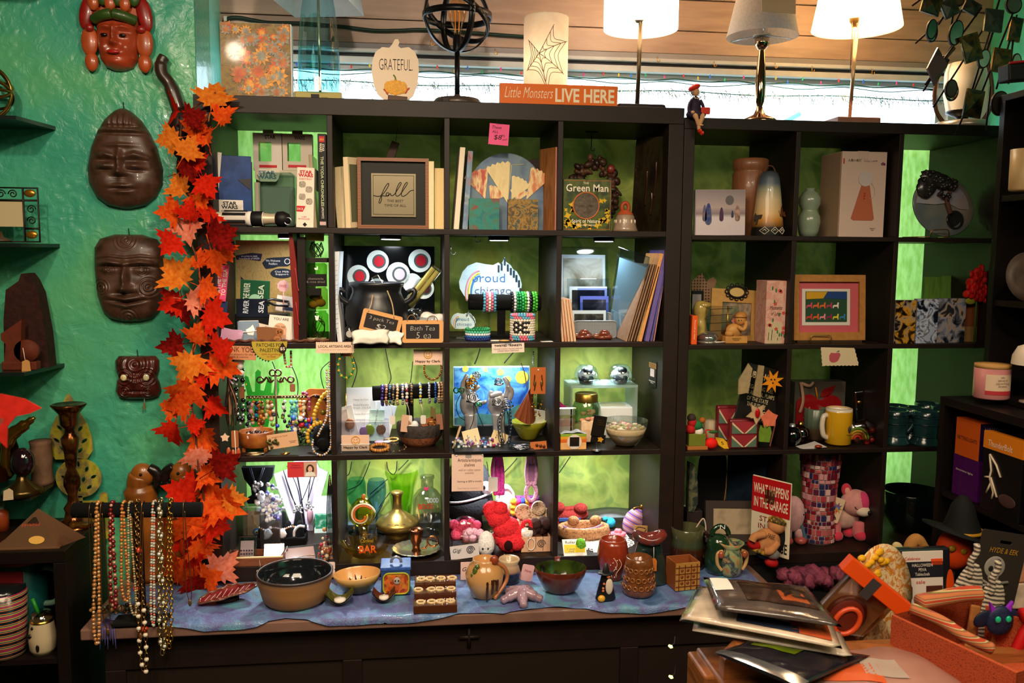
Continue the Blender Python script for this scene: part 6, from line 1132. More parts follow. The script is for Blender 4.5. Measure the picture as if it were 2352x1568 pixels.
t=ST('green_box','flat green printed boxes stacked at the right back','box',738,1250,L4,dy=.12);t.box('box',-24,22,0,40,0,10,m('cfe0d8',.4));t.box('box',-22,24,0,40,10,44,pat(['1f6a4a','2f8a62','c8e0d0'],50,'noise',.4),1);t.box('label',-24,20,2,40,44,76,m('e6e8ee',.6),1)
def goblet(name,label,px,py,prof,mat,seg=32,dy=0.,wob=None):t=ST(name,label,'glass',px,py,L4,dy=dy);t.La('glass',prof,mat,seg=seg,wob=wob);return t
wine=lambda r,h,s:[(0,0),(r*.85,0),(r*.85,2),(3,5),(2.4,s),(4,s+6),(r*.8,s+26),(r,s+48),(r*.96,h-10),(r*.82,h)]
goblet('blue_goblet','blue wine goblet in the middle of the glassware cell',865,1232,wine(22,128,48),Gs('a0ccfc',.06),dy=.03);goblet('teal_goblet','teal wine goblet behind the yellow swirl ornament',818,1232,wine(22,128,48),Gs('9ce0e0',.06),dy=.04)
goblet('green_goblet','large lime green fluted goblet with a clear knop stem',921,1212,[(0,0),(20,0),(18,14),(14,26),(18,34),(15,38),(22,44),(25,70),(28,100),(35,122),(36,124)],Gs('b8ea5c',.07),dy=.06,wob=lambda a,h:.03*cos(a*8) if 44<h<110 else 0,seg=48)
goblet('clear_tumbler','tall clear tumbler behind the bottle',985,1200,[(0,0),(20,0),(21,3),(24,126)],Gs('f0f6e0',.08),dy=.06)
t=ST('boos_bottle','embossed clear glass bottle lettered BOOS','bottle',982,1236,L4,dy=.05);t.La('bottle',[(0,0),(28,0),(31,6),(33,70),(32,88),(22,102),(14,108),(14,128),(16,130),(16,136),(13,137)],Gs('e4e6ea',.2),seg=36,wob=lambda a,h:.035*sin(a*7+h*.3) if 6<h<70 else 0);t.Tx('BOOS',-4,-34,74,32,13,m('d8462a',.4),bold=.04);t.Tx('GOOD',12,-33.4,88,26,12,m('dfe4e8',.4),bold=.04);t.put('heart',t.b().Pz([(-2,104),(4,110),(2,115),(-2,112),(-6,115),(-8,110)],-16,-15),m('c83a5a',.4))
t=ST('stemmed_glass','small clear stemmed glass before the bottle','glass',990,1250,L4,dy=.02);t.La('glass',[(0,0),(13,0),(12,2),(2,4),(2,44),(14,56),(20,76),(19,84)],Gs('eef0f4',.14))
t=ST('brass_vessel','round brass saucer-shaped vessel with a narrow neck','vessel',911,1256,L4,dy=.11);br2=m('b89a52',.28,.9);t.La('body',[(0,10),(30,10),(46,22),(50,30),(46,38),(24,54),(13,62),(11,70),(11,96),(13,98),(14,104),(10,107),(0,106)],br2,seg=40);t.La('foot',[(26,0),(28,4),(26,11)],br2);
for x,a in((-16,-20),(14,15),(0,0)):t.put('pierced_flower',t.b().Tb([(x+6*cos(k*PI/8),-43+abs(x)*.25,36+5*sin(k*PI/8)) for k in range(16)],1,5,True),m('4a3a1a',.5))
t=ST('amber_bowl','shallow amber glass bowl at the shelf front','bowl',838,1292,L4,dy=.075);t.La('bowl',[(0,0),(30,0),(46,12),(57,30)],Gs('f6c85c',.12),seg=48,wob=lambda a,h:.02*cos(a*18));am=t
t=Th('bar_tumbler','clear tumbler lettered BAR standing in the amber bowl','glass',am.e.location+Vector((0,-.01,5*am.u)),am.u);t.La('glass',[(0,0),(22,0),(24,3),(29,62)],Gs('f2f0ea',.14));t.Tx('BAR',6,-29,20,40,18,m('e06a28',.4),bold=.03);t.Tx('Carnival',4,-29.6,40,28,8,m('b8902a',.4))
t=Th('glass_flame','yellow glass swirl ornament rising from the tumbler','ornament',am.e.location+Vector((-.006,-.005,30*am.u)),am.u);t.put('drop',t.b().Bl((-4,0,66),(30,14,30),24,14,None,lambda d:1+.32*max(0,d.z)**3),Gs('f6e668',.12));t.Tb('stem',[(0,0,0),(0,0,44)],10,Gs('f8ec90',.12));sw=t.b();sw.Tb([(-4+(26-k*.55)*cos(.6+k*.16),-13,66+(26-k*.55)*sin(.6+k*.16)) for k in range(36)],2.2,6);t.put('red_swirl',sw,m('d8622a',.3));sw=t.b();sw.Tb([(-4+(31-k*.5)*cos(.2+k*.16),-10,66+(31-k*.5)*sin(.2+k*.16)) for k in range(40)],2.4,6);t.put('white_swirl',sw,m('e8dcc8',.3));t.put('tip',t.b().Bl((0,0,106),(5,4,8),10,7),m('d88a3a',.3,trans=.4))
t=ST('chamberstick','copper candle holder on a ruffled silver saucer','candle holder',956,1288,L4,dy=.075);t.La('saucer',[(0,3),(36,3),(52,9),(56,12),(54,13),(36,5),(0,5)],m('b9b49a',.18,.9),seg=60,wob=lambda a,h:.025*cos(a*20)*(h>8));t.La('candle_cup',[(12,4),(8,12),(9,20),(13,28),(13,46),(16,54),(15,56),(12,50),(0,30)],m('7a4428',.2,.9));t.Tb('ring_handle',arc(38,26,12,0,345,18),2.4,m('9a6038',.2,.9));t.Tb('handle_arm',Sm([(12,0,12),(20,0,10),(28,0,20)]),2.4,m('9a6038',.2,.9))
for i,pts in enumerate(([(808,1060),(803,1085),(797,1092)],[(850,1060),(838,1090),(826,1112),(800,1125)],[(888,1060),(892,1080),(902,1090)],[(912,1058),(910,1080),(904,1090)],[(938,1056),(915,1080)],[(890,1100),(850,1135)],[(896,1130),(870,1165),(878,1160),(858,1195)])):
 t=Th('lamp_cable','thin black light cable in the glassware cell, number %s from the left'%('one','two','three','four','five','six behind the goblets','seven tangled low')[i],'cable',(0,.37,0),1.);t.Tb('cable',Sm([(W(x,y,.37).x,0,W(x,y,.37).z) for x,y in pts],6),.0017,WIRE,seg=6)
Ya=lambda hx,sc=150:pat([hx,'%02x%02x%02x'%tuple(min(255,int(int(hx[i:i+2],16)*1.35)+8) for i in(0,2,4)),hx],sc,'noise',.95,bump=.9,lo=.35,hi=.65)
t=Sc('artists_card','peach sign offering artists and antiques shelves, hung from the shelf edge',1074,1085,73,87,'e6c4b4',Y=-.012);t.Tx('Artists/antiques\nshelves',4,-.5,24,54,19,m('4a2a24',.7));t.Tx('wall or cubby space\navailable',4,-.5,3,50,12,m('9a8078',.7));t.Tx('Starting at $30 a month',4,-.5,-21,56,5.5,m('4a3a34',.7));t.Tx('Feel free to inquire :)',2,-.5,-37,50,5,m('b09a90',.7));t.put('tape',t.b().box(-5,9,-.5,-.1,34,46),CLEAR);t.Bs('pin',[(-26,-1,41),(34,-1,41)],2,WHITE)
t=ST('black_beanie','black crochet beanie with white skull patch and white stripe','hat',1084,1232,L4,dy=.10);yb=Ya('17181c');bh=t
t.put('crown',t.b().Bl((-2,0,96),(48,40,66),24,14,Ro(0,8,0),lambda d:1 if d.z>-.4 else.9),yb);t.put('brim',t.b().La([(50,36),(55,44),(55,66),(51,72)],seg=32,M=Ro(0,-14,0,(0,0,50))),yb);t.put('white_stripe',t.b().Tb([(54*cos(k*PI/16),46*sin(k*PI/16),78+13*cos(k*PI/16)) for k in range(32)],2.6,6,True),Ya('d8d8da'));t.put('stand',t.b().La([(0,0),(30,0),(26,40),(0,40)]),m('16161a',.6))
o=t.put('skull_patch',t.b().Bl((34,-34,102),(16,5,15),16,8,Ro(0,0,-28)),Ya('d4d4d6'));t.put('eye_socket',t.b().Bl((28,-38.5,104),(4,2,5),8,6),BLACK,of=o);t.put('eye_socket',t.b().Bl((40,-36,107),(4,2,5),8,6),BLACK,of=o)
t=ST('plush_basket','clear tray with pink yarn bundle and a white ghost plush','basket',1090,1282,L4,dy=.0);t.put('tray',t.b().box(-52,50,0,60,0,46,2),Gs('f4eaea',.16));t.put('card',t.b().box(-54,12,-3,-2,4,36,.5,M=Ro(0,-6,0)),m('d8d0d0',.6));t.Tx('Gigi',-40,-4,20,20,12,m('5a5a60',.6),shear=.3,rot=6);t.put('rose_stamp',t.b().Tb([(-10+(10-k*.3)*cos(k*.5),-4,22+(10-k*.3)*sin(k*.5)) for k in range(30)],1,5),m('5a5a64',.6));gh=t.put('ghost_plush',t.b().Bl((27,6,32),(20,18,30),20,14,None,lambda d:1+.02*sin(d.z*26)),Ya('dcd6d0'));[t.put('ghost_eye',t.b().Bl((x,-10.5,26),2.6,8,6),m('1c2440',.2),of=gh) for x in(18,30)]
b=t.b();rr=RRn(7)
for i in range(16):b.Bl((rr.uniform(-48,8),rr.uniform(24,50),rr.uniform(36,76)),rr.uniform(9,16),10,7)
t.put('pink_yarn',b,Ya('b03a5a'));b=t.b();[b.Bl((rr.uniform(-20,16),rr.uniform(14,26),rr.uniform(40,60)),10,10,7) for i in range(8)];t.put('pale_pink_yarn',b,Ya('d89ab0'));t.put('wrap',t.b().Bl((-20,36,56),(36,22,34),14,10),Gs('f4e4ea',.14,.1))
t=ST('red_scarf','bunched bright red crochet scarf in the middle of its cell','scarf',1164,1276,L4,dy=.03);b=t.b();rr=RRn(5)
for x,z,r in((10,24,30),(2,52,30),(-16,78,27),(-30,96,22),(20,40,24),(-8,30,22),(24,22,20),(-14,100,18)):b.Bl((x,rr.uniform(0,18),z),(r,r*.7,r*.95),18,12,None,lambda d:1+.10*sin(d.x*11+d.z*9)*cos(d.y*8))
t.put('scarf',b,Ya('c01c26'));t.put('hole',t.b().Bl((4,-16,22),(10,4,12),10,7),m('2a0408',.9));t.Tb('white_thread',Sm([(-6,-18,2),(2,-20,-6),(6,-22,-22)]),1.4,WHITE)
t=ST('white_crochet_hat','cream crochet hat standing behind the red scarf','hat',1167,1240,L4,dy=.10);t.put('hat',t.b().Bl((0,0,66),(23,18,44),20,12),Ya('d8d0c4'));t.put('rim',t.b().Tb([(19*cos(k*PI/12),-12,80+24*sin(k*PI/12)) for k in range(24)],3.4,6,True),Ya('e4ddd0'));t.Tb('tie',Sm([(18,-14,84),(14,-20,40),(6,-22,20)]),1.2,WHITE);t.put('stuffing',t.b().Bl((0,0,26),(18,16,26),12,8),Ya('cfc6b8'))
t=ST('gift_box','small slatted wooden box stamped with a rose','box',1231,1268,L4);pb=m('dcae8c',.6,n=.06)
for k in range(4):t.box('slat',-34+k*17,-18+k*17,0,3,1,36,pb,.5)
t.box('back',-34,34,50,53,0,36,pb);t.box('side',-34,-31,3,50,0,36,pb);t.box('side',31,34,3,50,0,36,pb);t.box('floor',-33,33,2,51,0,2,pb);t.put('rose_stamp',t.b().Tb([(12+(10-k*.3)*cos(k*.5),-.6,20+(10-k*.3)*sin(k*.5)) for k in range(30)],.9,5),m('5a4a44',.6));t.Tb('string',arc(-12,20,9,90,430,14,14,y=-2),1.1,WHITE);gb=t
t=Th('brown_fur_yarn','dark brown fuzzy scrunchies filling the slatted box','yarn',gb.e.location+Vector((0,.03,.004)),gb.u);b=t.b();rr=RRn(2)
for i in range(14):b.Bl((rr.uniform(-18,28),rr.uniform(-8,20),rr.uniform(26,68)),rr.uniform(9,14),12,8,None,lambda d:1+.16*sin(d.x*15+i)*sin(d.z*13))
t.put('fuzz',b,Ya('2c1512'));t.put('red_loop',t.b().Tb(Sm([(-26,-4,40),(-28,-6,62),(-14,-6,66),(-10,-6,50)]),5,8),Ya('c01c26'));t.put('cream_wad',t.b().Bl((-20,-10,40),(16,12,14),12,8),Ya('e0d8cc'))
t=SY('bear_ear_hat','tweedy brown crochet bear-ear hats behind the slatted box','hat',1222,.13,L4);tw_=pat(['6a4a34','b89a7c','d8c4a8','4a3024'],130,'noise',.95,bump=.8)
for x,z,r in((-22,76,19),(14,84,17),(4,62,18),(30,70,15)):t.put('ear',t.b().La([(0,-2),(r*.5,1),(r*.9,6),(r,0),(r*.8,-6),(0,-8)],M=MTr((x,0,z))@Ro(80,x*.6,0),seg=20),tw_)
t.put('hat_body',t.b().Bl((2,12,40),(40,26,38),18,10),tw_)
t=SY('patchwork_yarn','multicoloured orange pink and blue crochet roll at the back','yarn',1206,.24,L4);b={}
for i in range(16):b.setdefault(i%3,t.b()).Bl((-26+(i%6)*10,0,50+(i//6)*13),(9,9,8),10,7)
for k in b:t.put('stitch',b[k],Ya(('e08a1e','c02a6a','2a3a9a')[k]))
t.put('core',t.b().box(-34,36,8,26,0,84,6),Ya('5a2a5a'))
def strap(name,label,px,py,hx,L,loop):
 t=HG(name,label,'strap',px,py,.10);y_=Ya(hx);b=t.b()
 for x in(-8,0,8):b.Tb(Sm([(x*.6,0,10),(x*1.3,0,-30),(x*.9+(4 if not loop else 0),0,-L)],6),5.5,8)
 t.put('band',b,y_)
 if loop:t.put('loop',t.b().Tb(arc(0,-L-18,12,100,440,16,20),5,8),y_);t.put('opening',t.b().Pz(Rr(-8,6,-52,-14,5),-6,-5),m('b07ab0',.8))
 return t
t=strap('pink_strap','magenta crochet strap hanging with a white price tag',1143,1052,'c83a9a',86,False);t.put('price_tag',t.b().Pz(Rr(-22,0,-76,-42,3),-8,-7),WHITE);t.Tb('thread',[(-10,-7,-44),(-8,-7,0)],1,WHITE)
strap('pale_pink_strap','pale pink crochet strap with a loop at its end',1221,1052,'d890b8',62,True)
for i,pts in enumerate(([(1118,1060),(1121,1080),(1120,1110)],[(1188,1052),(1176,1066),(1158,1085)],[(1310,1048),(1298,1066),(1284,1086)])):
 t=Th('lamp_cable','thin black light cable low on the tapestry, '+('left of the magenta strap','right of the magenta strap','above the tan headband')[i],'cable',(0,.37,0),1.);t.Tb('cable',Sm([(W(x,y,.37).x,0,W(x,y,.37).z) for x,y in pts],6),.0017,WIRE,seg=6)
t=ST('lace_doily','white lace doily under the crochet toys','doily',1382,1255,L4,dy=.03)
b=t.b();n=26
for k in range(n):a=2*PI*k/n;b.Tb([(74*cos(a)+6*cos(j*PI/4),44*sin(a)+6*sin(j*PI/4),1.2) for j in range(8)],1.5,4,True);b.Tb([(0,0,1),(70*cos(a),40*sin(a),1)],1.6,4)
for q in(.3,.5,.7,.85):b.Tb([(70*q*cos(k*PI/16),40*q*sin(k*PI/16),1.2) for k in range(32)],2.6,4,True)
t.put('lace',b,m('e4e0de',.8))
t=ST('bear_headband','tan ribbed crochet headband basket with two ears','basket',1346,1244,L4,dy=.05);tan=Ya('8a5f3c',110);t.put('band',t.b().La([(40,2),(58,4),(62,14),(58,28),(52,30),(50,24),(48,8)],seg=48,sy=.62,wob=lambda a,h:.012*cos(a*48)),tan);t.put('floor',t.b().La([(0,3),(50,3),(50,6),(0,6)],sy=.62,seg=32),tan)
for x in(-22,30):t.put('ear',t.b().Bl((x,8,36),(14,8,12),14,9),tan)
t2=Th('cat_eye_glasses','lilac cat-eye toy glasses lying in the tan headband','glasses',t.e.location+Vector((-.01,-.03,.03)),t.u);
for s in(-1,1):t2.put('rim',t2.b().Pz([(s*4,0),(s*20,-6),(s*38,2),(s*46,16),(s*28,8),(s*8,6)],0,3,holes=[[(s*9,2),(s*19,-2),(s*33,3),(s*37,8),(s*26,4),(s*10,4)]]),m('b89ad0',.4))
t2.box('bridge',-6,6,0,3,2,6,m('b89ad0',.4))
t=ST('red_crab_plush','rust red crochet crab plush behind the headband','plush',1318,1215,L4,dy=.08);rd=Ya('7a1f18');t.put('body',t.b().Bl((0,0,18),(44,24,18),18,10),rd);[t.put('claw',t.b().Bl((x,-14,z),(16,12,13),14,9),rd) for x,z in((-30,40),(22,36),(-36,6))];t.put('arm',t.b().Tb(Sm([(-26,-6,30),(0,-8,34),(24,-8,34)]),7,8),rd);[t.put('eye',t.b().Bl((x,-18,z),4,10,7),m('0e0e12',.1)) for x,z in((28,42),(-36,4))];t.put('blue_band',t.b().box(-30,20,-26,-22,10,18,1),m('3a5a9a',.6))
t=ST('teal_bird_plush','small round teal crochet bird','plush',1405,1220,L4,dy=.04);te=Ya('1f8aa8');t.put('body',t.b().Bl((3,0,12),(12,11,12),16,10),te);t.put('head',t.b().Bl((-9,0,21),(7,6,6),12,8),te);t.put('eye',t.b().Bl((-8,-5,20),1.5,8,5),BLACK)
t=ST('pink_flower','coral pink crochet rose brooch','brooch',1424,1240,L4,dy=.03);b=t.b()
for k in range(7):a=k*2*PI/7;b.Bl((11*cos(a),8*sin(a),8),(9,8,5),10,7)
for k in range(4):a=k*PI/2+.4;b.Bl((4*cos(a),4*sin(a),14),(6,6,6),10,7)
t.put('petals',b,Ya('e0606c'));t.put('card',t.b().box(-20,24,-10,20,0,1.5,.3),WHITE)
t=ST('striped_pouch','purple and orange striped knitted coin pouch with clasp','pouch',1452,1236,L4,dy=.06,ry=28);t.put('bag',t.b().Bl((0,0,30),(25,16,34),20,14),pat(['6a4a9a','e0a070','5a3a8a','d98a5a','b09ac8'],14,'bands',.9,dist=.6,hard=True,stretch=(.2,.2,1)));t.put('clasp',t.b().Tb(arc(0,52,18,10,170,12,14,y=-4),2.2,7),m('8a6a34',.3,.9));t.Bs('clasp_knob',[(-3,-4,70),(4,-4,70)],4,GOLD);ky=t.b();[ky.Bl((18+k*2,-12,46-k*8),(4,2,5),8,6) for k in range(4)];t.put('keys',ky,m('6a5a4a',.3,.8))
t=ST('kraft_tag','kraft tag with a heart thread on the striped pouch','tag',1473,1246,L4,dy=.02,ry=5);t.box('tag',-17,17,0,1,2,36,m('c2965c',.7),.6);t.Tx('The\nTall Bobbin',-2,-.6,18,18,8,m('5a3a20',.7));t.Tb('thread',Sm([(10,-1,30),(-8,-1,32),(-14,-1,18),(-2,-1,8),(12,-1,28)]),.6,INK)
t=ST('yellow_toy_card','yellow and white toy card in front of the doily','card',1322,1276,L4,rx=-46);t.box('card',-27,27,0,1,0,42,m('e6e4da',.6),1);t.box('yellow_panel',-24,24,-.6,-.1,8,28,m('d8c02a',.6));t.Tx('Roller',-8,-.8,34,24,7,INK);t.Tx('I just\nroll',-8,-1.2,14,18,10,m('5a5a8a',.6))
t=ST('green_ball_plush','small green crochet ball toy on the yellow card','plush',1336,1272,L4,dy=.02);t.put('ball',t.b().Bl((0,0,16),(13,13,16),18,12,None,lambda d:1+.03*sin(d.z*22)),Ya('4f8a1e'))
t=ST('white_leaflet_small','small white folded leaflet on the doily','leaflet',1378,1268,L4,rx=-60);t.box('sheet',-15,15,0,1,0,20,WHITE,.3)
t=ST('dark_yarn_tuft','dark brown yarn tuft behind the terracotta cup','yarn',1404,1262,L4,dy=.02);t.put('tuft',t.b().Bl((0,0,8),(16,12,9),14,9,None,lambda d:1+.1*sin(d.x*14+d.z*9)),Ya('241614'))
# -------------- right unit, top row
t=SY('winter_canvas','pale pink winter canvas with seven dark pod shapes and a moon','picture',1655,.03,R1,ry=-1);t.box('canvas',-60,58,0,14,0,104,m('d8cdd4',.5),1);t.box('face',-59.5,57.5,-.7,-.1,.5,103.5,Gd([(0,'d2c4cc'),(.4,'d9ccd0'),(.48,'8a7a80'),(.62,'b8a4a4'),(1,'8f8288')],0,.145,.4));t.put('moon_print',t.b().Pz(A2(20,80,10,0,340,17,11),-1.3,-.75),m('6a6468',.5))
for x,z,w,h,c in((-39,32,5,38,('8a6a6a','4a5a8a')),(-30,24,8,50,('2a3f8a','6a6a7a')),(1,32,5,32,('3a2a5a','5a3a4a')),(27,40,3,17,('4a4a6a','3a3a4a')),(39,32,6,38,('c09a8a','4a3a3a'))):t.put('pod_print',t.b().Pz(A2(x,z+h*.2,w,180,360,8,h*.2)+A2(x,z+h*.2,w,0,180,10,h*.8),-1.2,-.75),m(c[0],.5,hx2=c[1],sc=60))
t=SY('wooden_vase','tall smooth brown wooden cylinder vase with a lipped rim','vase',1718,.15,R1);t.La('vase',[(0,0),(40,0),(40,140),(37,145),(37,149),(40,152),(40,172),(36,175),(0,174)],pat(['8a5638','94603f','7f4f34'],20,'noise',.4,stretch=(3,3,.3),coat=.2),seg=40)
t=SY('painted_bell','tall painted ceramic bell with a wolf and dusk sky','bell',1762,.06,R1);u_=t.u;t.La('bell',[(36,0),(37,3),(34,30),(28,90),(23,130),(19,142),(12,147),(0,148)],Gd([(0,'1c1a1a'),(.13,'1c1a1a'),(.14,'6a4a24'),(.24,'c98a3a'),(.34,'e0b87a'),(.55,'dcc49a'),(.7,'a8a888'),(.8,'5a6a78'),(1,'3a3f48')],0,148*u_,.4,.3),seg=40)
def onb(x,z,r):return(x,-sqrt(max(1,r*r-x*x))-.6,z)
w_=t.b();w_.Pz([(-30,34),(-28,44),(-25,52),(-22,47),(-10,48),(-2,44),(2,50),(4,42),(-2,36),(-4,28),(-8,28),(-8,38),(-18,38),(-20,28),(-24,26),(-24,38)],-31,-27,M=Ro(0,0,-28));t.put('wolf_print',w_,m('2a1a10',.5));tr_=t.b();[tr_.Pz([(x-5,44),(x,44+h),(x+5,44)],-30.5,-28,M=Ro(0,0,10)) for x,h in((8,14),(16,24),(22,12))];t.put('pine_print',tr_,m('5a2f14',.5));gy=t.b()
for x in(-20,2,22):gy.Tb([onb(x-9,12,37),onb(x,20,37),onb(x+9,12,37),onb(x,4,37)],.9,5,True);gy.Tb([onb(x-4,11,37),onb(x,15,37),onb(x+3,11,37)],.8,5)
t.put('glyph_print',gy,CREAM);t.Tb('cord',Sm([(-12,0,146),(-6,0,158),(8,0,156),(20,0,130),(26,0,104)]),1.6,m('6a4030',.6))
t=SY('gourd_vase','pale green celadon double-gourd vase','vase',1856,.09,R1);t.La('vase',[(0,0),(18,0),(22,12),(26,34),(24,48),(18,58),(18,62),(24,74),(24,88),(17,100),(10,104),(11,110),(8,110)],m('8fa088',.25,n=.08,sc=20,coat=.4),seg=36)
t=SY('doll_lamp_box','white carton printed with a terracotta doll lamp','box',1978,.05,R1);t.box('carton',-55,53,0,100,0,193,m('dcc2b4',.5),.8);t.box('side_print',-55.8,-55.2,4,96,2,191,m('c9a888',.5));t.box('tab',-18,8,-.8,8,176,194,m('d6bcb0',.5),.5);o=t.put('lamp_print',t.b().Pz([(-28,42),(-22,38),(24,38),(28,42),(14,117),(-6,117)],-.9,-.2),m('bd6a4a',.5));t.put('globe_print',t.b().Pz(A2(3,132,17,0,340,23),-1.4,-.95),m('d0c6c4',.5));t.Bs('dot_print',[(2,-1,88),(2,-1,94),(2,-1,99)],2,m('c83a24',.5));t.Tx('人偶小夜灯',-25,-.7,173,32,6,INK);t.Tx('DOLL LAMP',14,-.7,172,32,4,m('8a7a78',.6));t.box('red_bar',-52,-49,-.8,-.2,165,177,m('c8402a',.5));t.Tx('da',44,-.9,167,11,8,m('7a2a6a',.5),bold=.04);t.Tx('designed by\nJayvio',26,-.7,18,14,7,INK);t.Tb('cord_print',Sm([(17,-1,124),(26,-1,108),(24,-1,92),(15,-1,88)]),.6,m('c8b8b4',.6))
t=SY('tree_platter','oval stoneware platter with a sculpted tree on a wire easel','platter',2140,.10,R1,rx=-8,ry=18);t.put('platter',t.b().La([(0,0),(60,2),(76,8),(78,10),(76,12),(58,6),(0,5)],M=MTr((0,0,76))@Ro(90,0,0),sy=.88,seg=48),pat(['4f5a5e','6a7478','8a8478','b8a898'],5,'noise',.35,coat=.3,lo=.35,hi=.65));t.put('sky_glaze',t.b().Pz([(-72,60),(-20,74),(10,88),(40,84),(72,92)]+A2(0,76,74,14,172,18,64),-9,-6),pat(['8a90a4','a8a8b4','c0a68a'],8,'noise',.35,coat=.3));tr2=m('2c2a28',.25,n=.3,sc=70,coat=.4);cn=t.b();rr=RRn(3)
for x,z,a,q in((-30,128,46,19),(-54,104,24,28)):cn.Bl((x,-12,z),(a,9,q),20,12,None,lambda d:1+.08*sin(d.x*14)*cos(d.z*11))
for i in range(46):cn.Bl((rr.uniform(-70,12),-19,126+rr.uniform(-14,14)-(24 if i%4==0 else 0)),rr.uniform(3,6),8,6)
t.put('tree_crown',cn,tr2);t.Tb('trunk',Sm([(22,-10,66),(8,-12,84),(2,-12,96),(6,-12,112)]),5,m('6a4436',.5));t.Tb('branch',Sm([(4,-12,92),(-12,-12,96),(-22,-12,98)]),4,m('6a4436',.5));t.put('cup',t.b().La([(0,-6),(18,-8),(22,0),(20,1),(16,-4),(0,-3)],M=MTr((38,-10,56))@Ro(90,0,0),seg=28),m('2a2c2a',.12,coat=.6))
t2=SY('wire_easel','copper wire plate easel under the stoneware platter','easel',2152,.07,R1);ew=t2.b();ew.Tb([(-22,-8,2),(-22,-10,14),(-16,-10,18),(16,-10,20),(22,-10,16),(24,-8,2)],1.3,6);ew.Tb([(-22,-8,3),(-60,40,2)],1.3,6);ew.Tb([(24,-8,3),(30,40,2)],1.3,6);t2.put('wire',ew,m('b07a50',.3,.8))
t=SY('lace_heart','brown cardboard hearts cut like lace at the left back','ornament',1618,.24,R2);kd=m('8a6a50',.8);t.Pz('lace_panel',[(-34,130),(-10,148),(8,110),(26,62),(30,20),(-6,10),(-34,80)],0,3,dotty('8f7056','4a3524',95));t.Pz('heart',[(0,96),(20,112),(26,130),(18,138),(8,134),(2,128)],4,7,kd)
t=SY('black_frame_photo','corner of a small black framed photo at the left wall','picture',1600,.17,R2);t.box('frame',-14,14,0,6,0,112,m('121014',.4),1);t.box('photo',-13,8,-.6,-.1,20,104,m('8a8486',.4))
t=SY('yellow_vase','glossy yellow ceramic lady-head vase','vase',1608,.10,R2);t.La('vase',[(0,0),(14,0),(16,20),(12,48),(10,54),(17,66),(18,80),(12,92),(8,94),(0,94)],m('a8944e',.2,coat=.5,n=.1));t.put('hair_bun',t.b().Bl((6,-8,84),(16,12,9),12,8),m('a08a44',.2,coat=.5))
t=Bk('orange_book','thin bright orange book spine at the left wall',1594,.015,R2,13,70,66,m('df5a20',.5),ry=1);t.Tx('essays on parenting',0,-.6,34,44,4,CREAM,rot=90)
t=SY('photo_in_cream_frame','cream picture frame with a black oval ornament on top','picture',1694,.12,R2,rx=-6,ry=3);t.put('frame',t.b().Pz([(-66,0),(58,0),(58,118),(-66,118)],0,8,holes=[[(-40,14),(30,14),(30,88),(-40,88)]]),m('b58a4a',.5,n=.08));t.box('photo',-42,32,3,5,12,90,pat(['3a2c24','6a5a4a','9a8a74','4a3a34'],20,'noise',.3));ov=t.b();ov.Tb(arc(-8,112,20,0,345,22,13,y=-3),2.4,6,True)
for k in range(12):a=2*PI*k/12;ov.Tb(arc(-8+24*cos(a),112+16*sin(a),4,0,330,8,y=-3),1.3,5,True)
t.put('oval_ornament',ov,m('121012',.4));t.put('oval_plate',t.b().Pz(A2(-8,112,19,0,340,20,12),-1.5,-.5),m('c8a868',.4))
t=SY('glass_photo_block','clear plastic photo block before the cream frame','frame block',1660,.07,R2);t.put('block',t.b().box(-42,36,0,4,0,84,1),Gs('f2e8dc',.12,.05));b=t.b();[b.Tb([(-34,-1,z),(14+z*.1,-1,z+3)],.6,4) for z in(26,44,62,76)];t.put('fine_lines',b,m('2a2018',.6));t.put('pink_blossom',t.b().Pz(Sf(Dy(8,6,.7),26,50),-1,-.4),m('c0706a',.6));t.Tb('prop',[(10,-2,4),(8,-3,84)],1.3,GOLD)
t=ST('glass_dome','chrome and glass dome paperweight on the shelf','paperweight',1636,789,R2,dy=.045);t.put('dome',t.b().La([(0,26),(16,24),(25,14),(26,3),(0,3)],seg=28),m('c9c8c4',.06,.9));t.La('base',[(0,0),(27,0),(27,3),(0,3)],m('d8d2c8',.1,.8));t.Tb('pen',[(4,-24,2),(34,-22,3)],1.6,m('d8cfc4',.3))
t=ST('prayer_figurine','tan carved kneeling child figurine on a block','figurine',1695,789,R2,dy=.02);fg=m('c08a48',.45,n=.12,sc=40);t.box('plinth',-27,25,-8,20,0,16,fg,1.5);t.Tx('GUIDANCE\nPRAYER',-2,-8.6,9,20,6,INK);t.put('body',t.b().Bl((-4,4,28),(19,12,17),18,10),fg);t.put('knees',t.b().Bl((-16,-2,22),(11,9,8),12,8),fg);t.put('head',t.b().Bl((10,2,54),(13,12,14),18,12),fg);t.put('hair',t.b().Bl((13,5,60),(14,12,12),16,10),m('b07a3c',.5));t.put('headband',t.b().Tb([(10+13.5*cos(k*PI/10),2+12.5*sin(k*PI/10),60) for k in range(20)],1.3,6,True),m('8a5a28',.5));t.put('arm',t.b().Tb(Sm([(2,-6,38),(12,-12,32),(20,-8,44),(18,-6,50)]),5,8),fg);[t.Bl('eye',(x,-9.2,53),1.2,INK) for x in(2,8)]
t=SY('floral_box','tall pink floral paper box with handwriting','box',1785,.03,R2);t.box('box',-30,28,0,60,0,144,pat(['d8a494','dcae9a','cf8f80','e2bca8'],40,'noise',.6),1);b=t.b();rr=RRn(8);b2=t.b()
for i in range(9):b.Pz(Sf(Dy(5,5,.6,rr.random()),rr.uniform(-22,14),rr.uniform(10,134)),-.8,-.3);b2.Bl((rr.uniform(-24,16),-.5,rr.uniform(10,134)),(2,.5,5),7,5)
